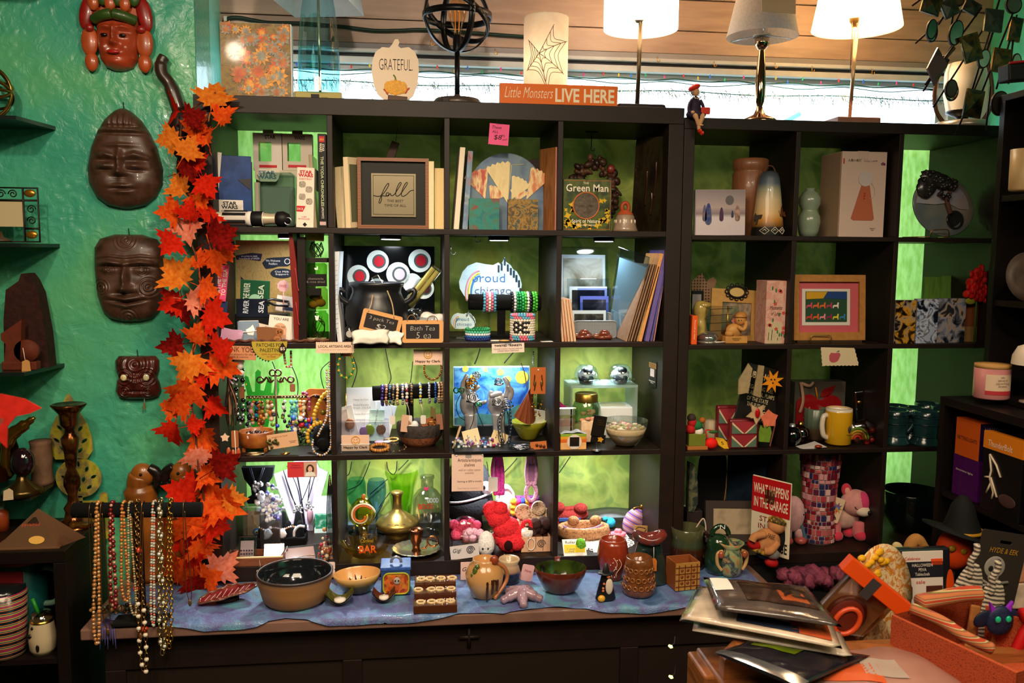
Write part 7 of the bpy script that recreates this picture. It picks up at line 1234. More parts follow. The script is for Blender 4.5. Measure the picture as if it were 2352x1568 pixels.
t.put('red_flower_print',b,m('c84a40',.6))['kind']='stuff';t.put('leaf_print',b2,m('3a7a44',.6))['kind']='stuff';t.Tx('Moments\nof Love',-6,-.9,76,30,22,m('5a3a34',.6),shear=.3);t.box('pale_spine',16,28.6,-.7,60,1,143,m('e0ccc8',.6))
t=ST('small_white_box','small white printed box before the floral one','box',1777,789,R2);t.box('box',-18,18,0,20,0,50,m('c9b894',.6,n=.06),.6);b=t.b();[b.Tb([(x,-.6,8),(x+1,-.6,8+h)],.6,4) for x,h in((-14,18),(-6,24),(8,6))];t.put('bird_print',b,INK)
t=SY('pink_mat_picture','wood framed colourful animal print with a pink mat','picture',1908,.05,R2,rx=-5);gw_=m('b07a3e',.4,n=.1)
for p in([(-88,6),(84,6),(70,24),(-76,24)],[(-88,156),(84,156),(70,140),(-76,140)],[(-88,6),(-76,24),(-76,140),(-88,156)],[(84,6),(70,24),(70,140),(84,156)]):t.Pz('frame_rail',p,0,12,gw_)
t.box('mat_board',-77,71,8,10,23,141,m('c25a62',.5));t.box('white_margin',-66,50,6.8,7.9,40,124,m('d8d0c4',.6));o=t.box('print',-58,42,5.6,6.7,48,118,m('2a4a34',.4));t.put('sky_print',t.b().Pz([(-57,100),(-57,117),(-6,117),(-16,102)],4.8,5.4),m('c89a24',.4),of=o);t.put('sky_print',t.b().Pz([(-15,102),(-5,117),(41,117),(41,100)],4.8,5.4),m('24407a',.4),of=o);rr=RRn(5)
for i,hx in enumerate(('c83a3a','d8622a','e08a9a','8a2a4a','d8c83a','3a7aa8','c84a6a','d86a30','d86a30','b03a5a','e6d8c8')):t.put('animal_print',t.b().Pz(Sf([(-7,-4),(-6,2),(-2,3),(3,3),(5,9),(8,8),(7,2),(7,-5),(5,-5),(4,-1),(-4,-1),(-5,-5)],-50+(i%6)*16,58+(i//6)*26),4.6,5.3),m(hx,.5),of=o)
e_=t.b();e_.Tb([(-52,-6,0),(-52,-8,14),(-46,-8,18),(-8,-8,17),(-2,-8,12),(-2,-6,0)],1.2,6);t.put('easel',e_,m('b09a5a',.3,.8));t.box('foot_strip',-80,76,0,10,0,6,m('3a2a1a',.5))
marb=lambda a,s:pat(a,26,'voronoi',.15,dist=1.,seed=s,coat=.5)
t=Cv('marbled_canvas','gold and black marbled resin canvas, leftmost of three',2076,.012,R2,50,100,14,pat(['14100c','3a2a14','c8901e','9a8a74','1c1814'],26,'noise',.12,dist=.7,coat=.5,lo=.38,hi=.62),m('8a8a94',.4));Cv('marbled_canvas','pale blue and black marbled resin canvas, middle of three',2126,.02,R2,52,102,14,pat(['161a24','8a98b4','c8d0e0','3a445a','a8b4cc'],26,'noise',.12,dist=.7,coat=.5,seed=4,lo=.38,hi=.62),m('8a8a94',.4));Cv('marbled_canvas','grey and tan marbled resin canvas, rightmost of three',2182,.035,R2,68,102,14,pat(['1c1e26','5a5a64','8a90a4','b09478','2a2a30'],24,'noise',.12,dist=.7,coat=.5,seed=8,lo=.38,hi=.62),m('5a5a60',.4))
for i,(x,h,hx) in enumerate(((2142,140,'557a28'),(2182,142,'4a8438'))):Cv('green_canvas',('olive green canvas behind the marbled ones, left','grass green canvas behind the marbled ones, right')[i],x,.20,R2,46,h,8,pat([hx,'6a9a3a',hx],20,'noise',.5,stretch=(3,1,.4)),m('3a5a20',.5),rx=-4)
t=SY('rust_box','rust brown box with a green foot at the right wall','box',2226,.06,R2,rz=-12);t.box('upper',-16,30,0,40,36,96,m('7a3f22',.5),1);t.box('lower',-20,30,0,40,0,36,pat(['7a6a2a','8a5a3a'],20,'noise',.5),1)
t=SY('red_rose','red silk roses leaning in from the right side','flower',2236,.03,R2);b=t.b()
for cx,cz,s in((0,150,1.),(-8,122,.9),(14,112,.8)):
 for k in range(14):a=k*2.4;q=(4+k*1.5)*s;b.put if 0 else b.Bl((cx+q*cos(a),-4+k*.3,cz+q*sin(a)),(11*s,4,9*s),10,6,Ro(0,R(0)+k*40,k*25))
t.put('petals',b,m('c01810',.6,n=.2,sc=60));t.Tb('stem',[(4,4,0),(2,2,118)],2,m('3a6a24',.6));t.put('leaf',t.b().Bl((-12,2,96),(14,2,8),10,6),m('8a8a20',.6))
t=HG('apple_card','cream card with a red apple and scalloped edges on the shelf edge','card',1928,818,-.012,rx=14);t.Pz('card',[(-48,22),(32,20)]+[(32+k*2.2+(1.6 if k%2 else 0),20-k*5) for k in range(9)]+[(50-k*4.6,-24+(1.6 if k%2 else 0)) for k in range(19)]+[(-38-k*1.2+(1.5 if k%2 else 0),-24+k*5) for k in range(9)],0,.8,m('ead8b0',.7));t.Pz('apple_print',A2(-12,-4,12,200,340,8,11)+[(2,4),(-2,9),(-12,8),(-22,9),(-25,2)],-.7,-.2,m('c8606a',.6));t.Pz('leaf_print',[(-10,10),(-4,15),(-2,12)],-.7,-.2,m('4a7a5a',.6))
t=SY('tin_sign','tilted black tin sign with cream lettering and pink edge','sign',1722,.05,R3,rx=-6,ry=15);t.box('plate',-52,48,4,8,0,188,m('1a1814',.4),2);t.box('edge',40,52,5,9,0,180,m('a8625a',.5),2)
for b_,x,z,w,h in(('PUBLIC NOTICE',-4,164,84,16),('REGARDING FUEL\nGAS AND OIL, PUMPS\nOF THE STATE\nTHE FUTURE',-8,116,78,50),('GET CUTS,\nELECTRICITY,\nCURRENT',14,66,54,42)):t.Tx(b_,x,3,z,w,h,m('d8c49a',.6),bold=.01)
def magnet(name,label,px,py,Y,poly,hx,y=0):t=HG(name,label,'magnet',px,py,Y);t.Pz('magnet',poly,0,4,m(hx,.5,n=.12,sc=60));return t
t=magnet('sun_magnet','orange star-burst sun magnet with a tiny face on the tin sign',1775,876,.012,Dy(27,8,.45,.3),'e08a18');t.Bs('dot',[(-4,-1,5),(4,-1,5),(0,-1,-3)],1.8,INK)
magnet('flower_magnet','coral flower magnet low on the tin sign',1767,962,.006,Dy(22,5,.72,.4),'dc7256');magnet('cactus_magnet','green cactus magnet at the foot of the tin sign',1757,998,.004,[(-13,-16),(12,-18),(16,6),(12,20),(4,12),(2,24),(-4,14),(-10,22),(-14,6)],'6a8a2a');t=magnet('petal_magnet','cream petal magnet with a red gem on the tin sign',1739,950,.008,Dy(26,5,.5,.9),'c0a078');t.Bl('gem',(0,-3,2),(6,3,11),m('b01418',.15));magnet('paper_cutout','cream paper cut-outs stuck at the top of the tin sign',1712,876,.02,[(-16,-30),(8,-26),(12,0),(16,30),(6,42),(-4,24),(-16,4)],'a08c68');magnet('paper_cutout','narrow cream paper cut-out beside the sun magnet',1741,874,.014,[(-10,-34),(8,-40),(14,34),(0,36)],'9a8560')
quilt=['8a2430','d8c8a4','4f6a58','8a2430']
for i,(x,y,w,h,dy_) in enumerate(((1708,1030,70,68,.0),(1682,1022,50,84,.05))):
 t=ST('quilt_tin',('small tin with red and green quilt pattern in front','matching quilt-pattern tin standing behind')[i],'tin',x,y,R3,dy=dy_);t.box('tin',-w/2,w/2,0,16,0,h,m('7a2028',.35,.2),4);qs=w*.42
 for j,(pz) in enumerate((h*.26,h*.72)):
  for s in(-1,1):t.Pz('quilt_piece',[(0,pz-h*.2),(s*qs,pz+h*.2),(0,pz+h*.2)],-1,-.1,m('8f2832' if j==0 else '9a3038',.5));t.Pz('quilt_piece',[(s*qs*.15,pz-h*.2),(s*qs,pz-h*.2),(s*qs,pz+h*.12)],-1,-.1,m('566e5c',.5));t.Pz('quilt_strip',[(0,pz-h*.2),(s*qs*.15,pz-h*.2),(s*qs,pz+h*.12),(s*qs,pz+h*.2)],-1,-.1,m('cdbd98',.5))
t=ST('green_planter','small olive square box with red and white toy heads','box',1601,1032,R3);t.box('box',-20,20,0,30,8,36,m('6a7426',.5),1);t.box('wood_ledge',-24,24,-4,34,0,8,m('a86a34',.5),.6)
for x,z,r,hx in((-14,46,12,'b01c1c'),(2,54,12,'1f6a3a'),(6,40,11,'e0d8cc'),(-10,60,11,'a81818'),(-12,72,10,'3a2a28'),(14,66,7,'a85a20')):t.Bl('felt_head',(x,10,z),r,m(hx,.85))
t=ST('felt_strawberry','bright red felt strawberry with green leaves','ornament',1637,1033,R3,dy=.015);t.put('berry',t.b().Bl((0,0,13),(15,11,13),16,10),m('e0180e',.7));t.Tb('ribbon',Sm([(-8,0,22),(-14,0,44),(10,0,40)]),1.6,m('c02a20',.6));t.put('leaf',t.b().Bl((4,-2,40),(12,3,4),10,6),m('2f5a24',.6))
t=ST('yellow_felt_fish','flat yellow felt cut-out beside the strawberry','ornament',1662,1030,R3,rx=-40);t.Pz('cutout',[(-14,30),(4,26),(22,4),(24,-2),(4,-2),(-10,10)],0,3,m('c89a1a',.8));t.Tx('S',0,-.6,14,6,8,INK)
t=ST('cream_mug','pale ridged cream jar behind the quilt tin','jar',1640,1014,R3,dy=.04);t.La('jar',[(0,0),(15,0),(17,10),(15,44),(11,46),(0,46)],m('a8987a',.4),wob=lambda a,h:.04*cos(a*9))
t=SY('apple_gift_bag','gift bag with a large glossy red apple and tan ribbon','bag',1880,.17,R3);t.box('bag',-62,60,0,40,0,130,m('4a443c',.35),1);t.put('apple',t.b().Pz(A2(-4,40,54,180,360,16,40)+A2(22,78,28,0,100,8,22)+[(-2,88)]+A2(-28,78,30,80,180,8,24),-3,-1),m('8a1218',.15,coat=.5));t.Pz('apple_leaf',[(-2,96),(6,114),(34,122),(26,104),(14,96)],-3,-1,m('7a1016',.15,coat=.5));t.Tb('gold_line',[(-8,-3,90),(-14,-3,118)],1.6,m('c87a1a',.4));t.Tx('Art',-20,-3.8,60,44,26,m('b06a60',.5),shear=.3);rb=t.b();rb.Tb(Sm([(-50,-4,130),(-44,-6,90),(-50,-5,60)]),4,6,flat=.3);rb.Tb(Sm([(-50,-4,128),(-30,-6,122),(-20,-5,130)]),4,6,flat=.3);t.put('ribbon',rb,m('a8856a',.6))
t=ST('yellow_mug','yellow mug with white handle and a penguin print','mug',1937,1026,R3,dy=.04);ym=m('d8a41a',.2,coat=.5);t.La('body',[(0,2),(26,2),(29,5),(30,76),(28,84),(26,84),(27,70),(0,66)],ym,seg=36);t.La('white_rim',[(29.6,76),(29,84),(26,85),(26.5,74)],m('e0d4c0',.2),seg=36);t.Tb('handle',Sm([(-28,0,68),(-38,-3,66),(-42,-5,46),(-38,-5,24),(-27,-2,16)]),6,m('d8ccb8',.2));t.put('bird_print',t.b().Bl((12,-28.6,40),(4,1.5,8),10,6),m('3a3a40',.4));t.Tx('Penguin',12,-28.9,27,16,4,INK)
t=ST('teal_tin','round teal tin behind the yellow mug','tin',1950,1012,R3,dy=.08);t.La('tin',[(0,0),(26,0),(26,66),(24,67),(23,62),(0,62)],m('2f7272',.3),seg=32);t.La('rim',[(26.6,64),(26.6,68),(24,68)],SILVER)
t=ST('green_ridged_mug','ridged grey-green mug with a brown foot','mug',1890,1018,R3,dy=.06);t.La('mug',[(0,0),(24,0),(26,6),(26,72),(24,74),(23,60),(0,58)],Gd([(0,'3a2418'),(.4,'4a3a2a'),(.55,'4a5a4a'),(1,'5a6a58')],0,.1,.25),wob=lambda a,h:.02*cos(a*14),seg=56)
t=ST('mirror_card','small gold mirrored card leaning in the ridged mug','card',1893,1012,R3,dy=.07);t.box('card',-14,14,0,2,56,102,m('a88a3a',.1,.8),M=Ro(0,4,0))
t=ST('black_glass_ball','black glass bauble at the left of the shelf','bauble',1830,1030,R3,dy=.04);t.Bl('ball',(0,0,24),23,m('07080c',.05,coat=1.));t.La('cap',[(7,44),(6,52),(0,53)],m('b8c0c8',.3,.6));t=ST('smoke_glass_ball','smoky clear glass bauble beside the black one','bauble',1852,1024,R3,dy=.05);t.Bl('ball',(0,0,22),22,Gs('a89a7a',.2));t.La('cap',[(6,43),(5,50),(0,51)],GOLD)
t=ST('red_bottle','dark red glass bottle with black stopper','bottle',1838,1010,R3,dy=.10);t.La('bottle',[(0,0),(14,0),(20,14),(18,40),(8,52),(8,58)],m('4a060a',.1,trans=.3));t.Bl('stopper',(0,0,64),(7,7,8),BLACK)
t=ST('penny_sheet','crumpled white slip with an amber stone','paper',1872,1030,R3);t.Pz('paper',[(-36,1),(-10,6),(10,12),(30,3),(12,1),(-8,-2)],0,24,m('c8c4c0',.5));t.Bl('stone',(6,-4,6),(9,6,4),m('8a2a10',.15,coat=.6))
t=ST('rainbow_bag','clear bag of a rainbow badge and red sweets','bag',1992,1026,R3,dy=.03);t.put('film',t.b().Bl((2,6,28),(38,14,30),14,10,None,lambda d:1+.12*sin(d.x*9)*sin(d.z*8)),Gs('e8d8d0',.25,.1))
for k,hx in enumerate(('5a7a2a','b0902a','a86a1a','b02a14')):t.Tb('rainbow',arc(-16,14,26-k*6,0,180,12,y=-4),3.2,m(hx,.5))
b=t.b();rr=RRn(5);[b.Bl((rr.uniform(-20,28),rr.uniform(0,10),rr.uniform(6,34)),7,8,6) for i in range(10)];t.put('sweets',b,m('7a1410',.3))
t=SY('hair_slide','clear tall narrow packet standing at the back','packet',1983,.14,R3,ry=-8);t.put('film',t.b().box(-11,11,0,6,10,112,3),Gs('b0a0a8',.25,.1));t.put('gold_bit',t.b().Bl((-2,-1,86),(6,2,5),8,6),GOLD)
tk=pat(['12292c','1c3a3c','24484a'],12,'noise',.2,coat=.5)
t=ST('tankard','dark teal glazed tankard, front left of six','tankard',2070,1023,R3,dy=.045);t.La('body',[(0,0),(34,0),(34,4),(28,14),(26,22),(27,46),(28,58),(27,62),(28,76),(26,77),(24,60),(0,50)],tk,seg=36);t.Tb('handle',Sm([(26,-4,66),(38,-5,68),(44,-6,54),(38,-5,38),(28,-3,24)]),4.2,tk);rg=t.b();[rg.Tb([(28*cos(k*PI/12),28*sin(k*PI/12),z) for k in range(24)],1.1,5,True) for z in(20,47,62,67)];t.put('ridge',rg,tk);tk0=t
for i,(x,y,d) in enumerate(((2124,1018,.05),(2090,1008,.12),(2125,1000,.2),(2163,1008,.13),(2055,1004,.16))):
 q=G(x,y,R3);q.y=d;q.x=W(x,y,d).x;Cp(tk0,q,'dark teal glazed tankard, '+('front right of six','second row middle','tall one at the back','far right by the low bookcase','back left beside the divider')[i],rz=-20*i)
t=SY('black_guitar_case','tall black rounded board leaning at the left back','board',1628,.22,R4,ry=2);t.Pz('board',A2(0,160,32,0,180,14,46)+[(-34,100),(-30,40),(28,30),(34,120)],0,10,m('0a090a',.6));t.Tb('edge',[(28,-1,34),(33,-1,110),(32,-1,150)],1.4,m('a87a4a',.5))
t=SY('leaf_scarf','dark printed scarf hanging at the left of the bottom row','scarf',1592,.06,R4);t.put('scarf',t.b().Pz([(-14,206),(-2,200),(6,160),(8,110),(-2,90),(-14,92)],0,20),pat(['101814','1c2a20','5a5a3a','2a3a2c'],30,'noise',.8,dist=1));t.box('base_stack',-16,20,2,40,0,92,m('2a2220',.5),1)
t=SY('mother_day_book','dark blue photo book standing edge-on','book',1722,.17,R4,rz=-48);t.box('cover',-62,30,0,24,0,186,m('1d2a3a',.4,n=.3,sc=10),1);t.box('spine',30,32,0,24,0,186,m('1c3070',.4));t.Tx("MOTHER'S DAY\nslow phone cooking station",32.4,12,90,130,14,CREAM,rot=90,M=MTr((32.4,12,0))@Matrix.Rotation(R(90),4,'Z')@MTr((-32.4,-12,0)))
t=ST('grey_framed_photo','grey framed sepia photograph propped in the bottom row','picture',1690,1262,R4,rx=-10,ry=2,dy=.03);t.put('frame',t.b().Pz([(-64,10),(66,10),(66,104),(-64,104)],0,8,holes=[[(-46,28),(50,28),(50,88),(-46,88)]]),m('3a302c',.5));t.box('photo',-47,51,3,5,27,89,pat(['8a7860','a8967a','6a5c4a'],9,'noise',.25));t.box('prop',-60,60,4,10,0,12,m('2a221e',.6))
t=SY('garage_sign','red and cream tin sign reading WHAT HAPPENS IN THE GARAGE','sign',1770,.0,R4,rz=-57);t.box('plate',-56,46,0,4,0,176,m('d8ccb0',.45),2);t.box('red_panel',-55,45,-.7,-.1,92,174,m('b3161c',.4));t.Tx('WHAT HAPPENS\nIN THE GARAGE',-5,-1.2,132,92,56,m('e0d2b4',.5),bold=.02);t.Tx('STAYS\nIN THE',-5,-1.2,70,60,30,m('8a1a1a',.5));t.Tx('GARAGE',10,-1.2,22,64,24,INK,bold=.02);t.put('tape',t.b().box(-20,6,-2,-1,118,150,2),Gs('e8d8b0',.3,.2))
t=ST('monkey_plush','tan plush doll with yellow bandana and tattoo print, tipped over','plush',1738,1276,R4,dy=-.03,ry=18);tn=m('b57a4c',.9,n=.1);t.put('body',t.b().Bl((0,0,44),(32,22,30),18,12),tn);t.put('head',t.b().Bl((10,0,82),(20,18,16),16,10),tn);[t.put('arm',t.b().Tb(Sm(p),9,10),tn) for p in([(-18,-14,60),(-40,-18,50),(-44,-20,38)],[(18,-14,50),(4,-24,30),(-10,-24,26)])];t.put('bandana',t.b().Bl((8,0,96),(22,18,9),16,8),pat(['c89a14','1c1810','d8b02a'],60,'noise',.8));t.put('belt',t.b().Tb([(30*cos(k*PI/10),21*sin(k*PI/10),20) for k in range(20)],6,7,True),pat(['c89a14','1c1810'],60,'noise',.8));t.put('black_hair',t.b().Bl((36,8,60),(18,12,38),14,10),m('0e0c0e',.8));[t.put('shoe',t.b().Bl((x,-8,z),(17,12,12),12,8),m('b01418',.6)) for x,z in((24,2),(-30,30))];t.Tx('FREE',-6,-23.6,62,18,10,INK);t.put('silver_bag',t.b().Bl((14,-20,24),(18,8,12),10,7),m('b8b4b0',.25,.6));t.put('trousers',t.b().Bl((4,-2,14),(20,14,12),12,8),m('1c2c50',.8))
t=SY('mosaic_vase','tall red and pink mosaic tile vase','vase',1876,.13,R4);prof=lambda z:float(np.interp(z,[0,60,130,215],[40,37,38,47]));t.La('grout',[(0,0)]+[(prof(z)-1,z) for z in range(0,216,12)]+[(36,214)],m('a8928a',.6),seg=36);cols=['7a1626','a83a4a','c88a90','5a1a3a','2a2a5a','b85a5a','d8b0ac','8a2a30'];ms=[];rr=RRn(4);base_={}
z=3
while z<206:
 h=rr.choice((9,12,15));k=0;a=rr.random()
 while a<6.28:
  w=rr.choice((8,10,13));r=prof(z+h/2);da=w/r
  if sin(a+da/2)<.25 and a+da<6.5:
   ci=rr.randrange(8);key=(w,h,ci)
   if key not in base_:me=B(t.u).box(-w/2+1,w/2-1,-1.4,1,0,h-2,.6).mesh('tile');me.materials.append(m(cols[ci],.25,coat=.3));base_[key]=me
   o=bpy.data.objects.new('tile',base_[key]);C.objects.link(o);o.parent=t.e;o.location=Vector((r*cos(a+da/2),r*sin(a+da/2),z))*t.u;o.rotation_euler.z=a+da/2+PI/2
  a+=da
 z+=h
t=ST('fox_plush','pink and white plush fox standing with one ear bent','plush',1955,1244,R4,dy=.03);pf,wf=m('c8324a',.95,sheen=.3),m('c9a090',.95,n=.1,sheen=.3);t.put('body',t.b().Bl((-6,10,52),(38,26,30),20,12),wf);t.put('head',t.b().Bl((12,-8,88),(34,28,30),20,12),m('cf8f88',.95,n=.08,sheen=.3));t.put('mask',t.b().Bl((22,-16,92),(22,22,24),16,10),m('c83a6a',.95,sheen=.3));t.put('muzzle',t.b().Bl((20,-30,74),(18,14,12),16,10),m('d8c4ae',.95,sheen=.3));t.Bl('nose',(28,-43,74),(6,4,5),BLACK);t.put('eye',t.b().Tb(arc(4,86,6,180,340,6,y=-33),1.2,5),INK)
for x,z,a in((-8,116,-12),(42,112,46)):o=t.put('ear',t.b().Bl((x,-2,z),(12,7,16),14,9,Ro(0,a,0)),pf);t.put('inner_ear',t.b().Bl((x,-7,z-2),(7,4,10),12,8,Ro(0,a,0)),m('d89a8a',.95),of=o)
[t.put('leg',t.b().Tb(Sm([(x,y,44),(x-2,y-2,22),(x,y-4,13)]),[12,13,14,14,14,14,14,14,14,14,14,13,11],12),wf if 0 else m('c96a70',.95,sheen=.3)) for x,y in((-32,-4),(24,-8),(10,18))];[t.put('paw',t.b().Bl((x,y-6,13),(15,17,13),14,9),pf) for x,y in((-32,-4),(24,-8),(10,18))]
t=ST('tag_clip_card','cream card with a colour splash on a wire spiral clip','card',1890,1248,R4,ry=18,dy=.0);t.put('card',t.b().Pz(Rr(-17,17,54,112,4),0,1),m('e2c4a0',.7));t.put('splash_print',t.b().Pz(Sf(Dy(15,9,.5),2,88),-.7,-.2),pat(['c83a2a','d8a02a','3a7ab0','b02a5a'],60,'noise',.5));t.Tb('clip',[(8*(1-k/22)*cos(k*.6),-1.5,62+8*(1-k/22)*sin(k*.6)) for k in range(20)]+[(0,0,30)],1,m('6a5a4a',.4,.7));t.put('heart_base',t.b().Pz([(-6,4),(12,2),(20,18),(14,26),(4,22),(-4,30),(-12,26),(-12,8)],-6,6),m('9a8e74',.5))
t=ST('unicorn_plush','pale pink plush with shiny feet half hidden by the sign','plush',1822,1250,R4,dy=.01);pp_=m('cfa0a0',.95,n=.1,sheen=.3);t.put('body',t.b().Bl((0,0,70),(26,20,42),16,12),pp_);[t.put('leg',t.b().Tb([(x,-2,36),(x,-4,14)],10,10),pp_) for x in(-14,14)];[t.put('foot',t.b().Bl((x,-8,10),(14,15,10),12,8),m('b0524a',.3)) for x in(-16,16)];t.box('price_tag',26,32,-14,-12,2,40,m('4a6a80',.5),M=Ro(0,-18,0));t.Bl('eye',(18,-14,72),2,BLACK)
t=SY('black_bowl_stack','large glossy black bowl in the bottom right cell','bowl',2092,.18,R4);t.La('bowl',[(0,0),(34,0),(40,6),(60,40),(66,96),(64,98),(56,42),(0,12)],m('07110f',.1,coat=.6),seg=44);t.Tb('pole',[(50,-44,0),(66,-30,120)],7,m('9a7a52',.6))
# -------------- pottery on the counter
CZ=.006
t=ST('leaf_dish','dark red glazed leaf-shaped dish at the left of the counter','dish',512,1398,CZ,rz=14,dy=.06)
def leafd(a,c):
 x=-62+126*a;w=34*(sin(PI*(.06+.9*a))**.7)*(1+.06*sin(a*40));y=(c-.5)*2*w;return(x,y,6+22*a*a+.012*y*y*.7+1.2*sin(abs(c-.5)*9-a*16))
t.grid('dish',leafd,40,16,pat(['4a0e14','6a1620','7a3a34'],20,'noise',.12,coat=.6));t.put('rim',t.b().Tb([leafd(k/30,0) for k in range(31)]+[leafd(1-k/30,1) for k in range(1,30)],2.6,6,True),m('6a3f2c',.2,coat=.5));v=t.b();[v.Tb([leafd(.1+.1*k,.5),leafd(.2+.1*k,.15)],.8,5) for k in range(8)];[v.Tb([leafd(.1+.1*k,.5),leafd(.2+.1*k,.85)],.8,5) for k in range(8)];t.put('vein',v,m('c09a8a',.4));t.La('foot',[(0,0),(26,0),(26,9),(0,9)],m('3a1c18',.5),sy=.5,c=(0,0,0))
t=ST('stoneware_bowl','large tan stoneware bowl with a glossy black inside','bowl',668,1408,CZ,dy=.095);t.La('outside',[(0,0),(64,0),(72,8),(84,52),(85,66),(83,68)],Gd([(0,'8a5a2a'),(.5,'a8743a'),(.85,'8a6038'),(1,'3a2c22')],0,.085,.5),seg=56);t.La('inside',[(83,68),(80,64),(78,50),(66,10),(0,8)],m('15181c',.08,coat=.8),seg=56);t.put('rim',t.b().Tb([(83.5*cos(k*PI/24),83.5*sin(k*PI/24),67) for k in range(48)],2.8,8,True),m('3a2c26',.4))
t=ST('oval_bowl','cream oval bowl painted with brown leaf strokes inside','bowl',820,1374,CZ,dy=.055,ry=-3);t.La('outside',[(0,0),(26,0),(36,8),(50,30),(55,42),(53,44)],Gd([(0,'2a2a14'),(.5,'4a4a1c'),(.75,'b08a4a'),(1,'d0a468')],0,.056,.2,.4),seg=40,sy=.8);t.La('inside',[(53,44),(50,40),(44,22),(28,8),(0,6)],m('d09a5c',.25,coat=.4),seg=40,sy=.8);st=t.b()
for a,L in((60,34),(80,40),(100,44),(122,38),(145,34)):st.Tb([(8*cos(R(a)),8*sin(R(a))*.8,8),(26*cos(R(a)),26*sin(R(a))*.8,9.5),(L*cos(R(a)),L*sin(R(a))*.8,8+L*.42)],[1,3.6,.8],6)
t.put('leaf_stroke',st,m('3a2218',.3))
def tealight(label,px,py,hx,s):
 t=ST('tealight_dish',label,'candle dish',px,py,CZ,dy=.028);f=lambda a,c:(32*s*(a-.5)*2*(1-.2*abs(c-.5)),24*s*(c-.5)*2,2+22*s*(abs(a-.5)*2)**2+8*s*(abs(c-.5)*2)**3);k=m(hx,.15,n=.25,sc=70,coat=.5);b=t.b().grid(f,16,10);b.grid(lambda a,c:tuple(Vector(f(a,c))-Vector((0,0,2.4))),16,10);t.put('dish',b,k);o=t.La('candle',[(0,4),(13*s,4),(13*s,11),(0,12)],m('e2d8cc',.5));t.Tb('wick',[(0,0,12),(1,0,16)],.7,WHITE,of=o,seg=5)
tealight('small green glazed dish with a white tealight',779,1394,'4a4a1e',1.);tealight('small red-brown glazed dish with a white tealight',881,1388,'4a1c16',.85)
t=ST('skull_box','blue painted box with a skull on an orange mosaic front','box',910,1366,CZ);t.box('box',-34,32,0,60,0,58,m('24407a',.35,n=.2,sc=40),1.5);t.box('lid',-36,34,-2,62,58,66,m('2f55a0',.35,n=.25,sc=60),1.5);o=t.put('mosaic',t.b().Pz(Rr(-29,29,3,52,12),-1.4,-.1),pat(['b8401e','d86a24','8a2a1a','e0a02a'],110,'cells',.4));t.put('yellow_edge',t.b().Tb([(x,-1.4,z) for x,z in Rr(-29,29,3,52,12)],2,6,True),m('a8a420',.5));sk=t.put('skull',t.b().Bl((2,-2,34),(8,2.4,9),14,9),m('a89a8c',.5),of=o);t.put('hoop',t.b().Tb(arc(0,72,11,-10,190,14,y=20),3.4,8),m('8a8f98',.25,.4));[t.put('socket',t.b().Bl((x,-4,35),(2,1.2,2.2),8,6),BLACK) for x in(-1.5,5.5)]
for i,(y,z) in enumerate(((1408,.0),(1388,.012),(1372,.024))):
 t=ST('brown_tile','glossy brown tile with cream rings, '+('front and lowest','middle','back and highest')[i]+' of three','tile',1000,y,CZ,dy=.0);s=1-.03*i;t.put('tile',t.b().box(-50*s,50*s,0,46,0,18+9*i,1.2),m('4a2414',.15,coat=.6));rg=t.b();rr=RRn(i)
 for k in range(4):cx=-36+k*24+rr.uniform(-4,4);rg.Tb([(cx+9*cos(a*PI/8),22+rr.uniform(-1,1)+9*sin(a*PI/8),18.6+9*i) for a in range(16)],3,6,True)
 t.put('ring_glaze',rg,m('c8a874',.3));dt=t.b();[dt.Bl((rr.uniform(-44,44),rr.uniform(4,42),18.4+9*i),1.3,6,4) for _ in range(26)];t.put('bead_glaze',dt,m('e0d8d0',.2))['kind']='stuff'
t=ST('frog_pitcher','tan pitcher with a green frog and brown drips','pitcher',1116,1383,CZ,dy=.05);t.La('body',[(0,0),(26,0),(30,4),(42,36),(44,54),(36,74),(27,82),(28,88),(25,89),(24,80),(0,70)],Gd([(0,'9a6a3c'),(.4,'c89a62'),(1,'b8854e')],0,.1,.2,.5),seg=40);fg=t.b();[fg.Bl(c,r,10,7) for c,r in(((-22,-26,68),(8,7,12)),((-19,-28,80),6),((-30,-26,58),(4,4,8)),((-14,-32,58),(4,4,8)))];t.put('frog',fg,m('4a5a1e',.2,coat=.5));dr=t.b();[dr.Tb(Sm([(x,-38,52),(x+1,-41,40),(x,-38,z)]),[5,5,5,4,4,4,3,3,3,3,2.6,2.6,2.4],7) for x,z in((2,4),(14,18),(24,26))];t.put('brown_drip',dr,m('3a1c10',.12,coat=.6));t.put('shell_spout',t.b().Bl((20,-18,90),(10,8,12),12,8),m('8a3a22',.3));t.Tb('handle',Sm([(24,-14,84),(46,-8,66),(50,-4,36),(20,-26,2)]),4.6,m('a8683c',.3))
t=ST('cream_blue_pot','small round pot with a cream rim and navy foot','pot',1172,1345,CZ,dy=.035);t.La('body',[(0,0),(20,0),(24,4),(27,22),(22,40),(20,44),(25,52),(23,56),(19,52),(18,44),(0,30)],Gd([(0,'0f1426'),(.45,'1c2440'),(.55,'9a7a62'),(1,'c8ae88')],0,.075,.2,.4),seg=36)
t=ST('script_card','pink card with script lettering standing behind the tan pitcher','card',1092,1336,CZ,dy=.02);t.box('card',-33,33,0,1,0,42,m('dfb8ac',.7));t.Tx('Gigi',-18,-.6,24,22,12,INK,shear=.3)
t=ST('pink_tag_card','pink tag card leaning behind the cream-rimmed pot','card',1208,1336,CZ,dy=.01,ry=12);t.put('card',t.b().Pz(Rr(-14,14,0,38,4),0,1),m('dba8a8',.7));t.Tx('Mama',0,-.6,24,16,6,m('b04a5a',.6),shear=.3)
t=ST('ceramic_starfish','lilac glazed ceramic starfish on the cloth','starfish',1203,1398,CZ,dy=.065);b=t.b()
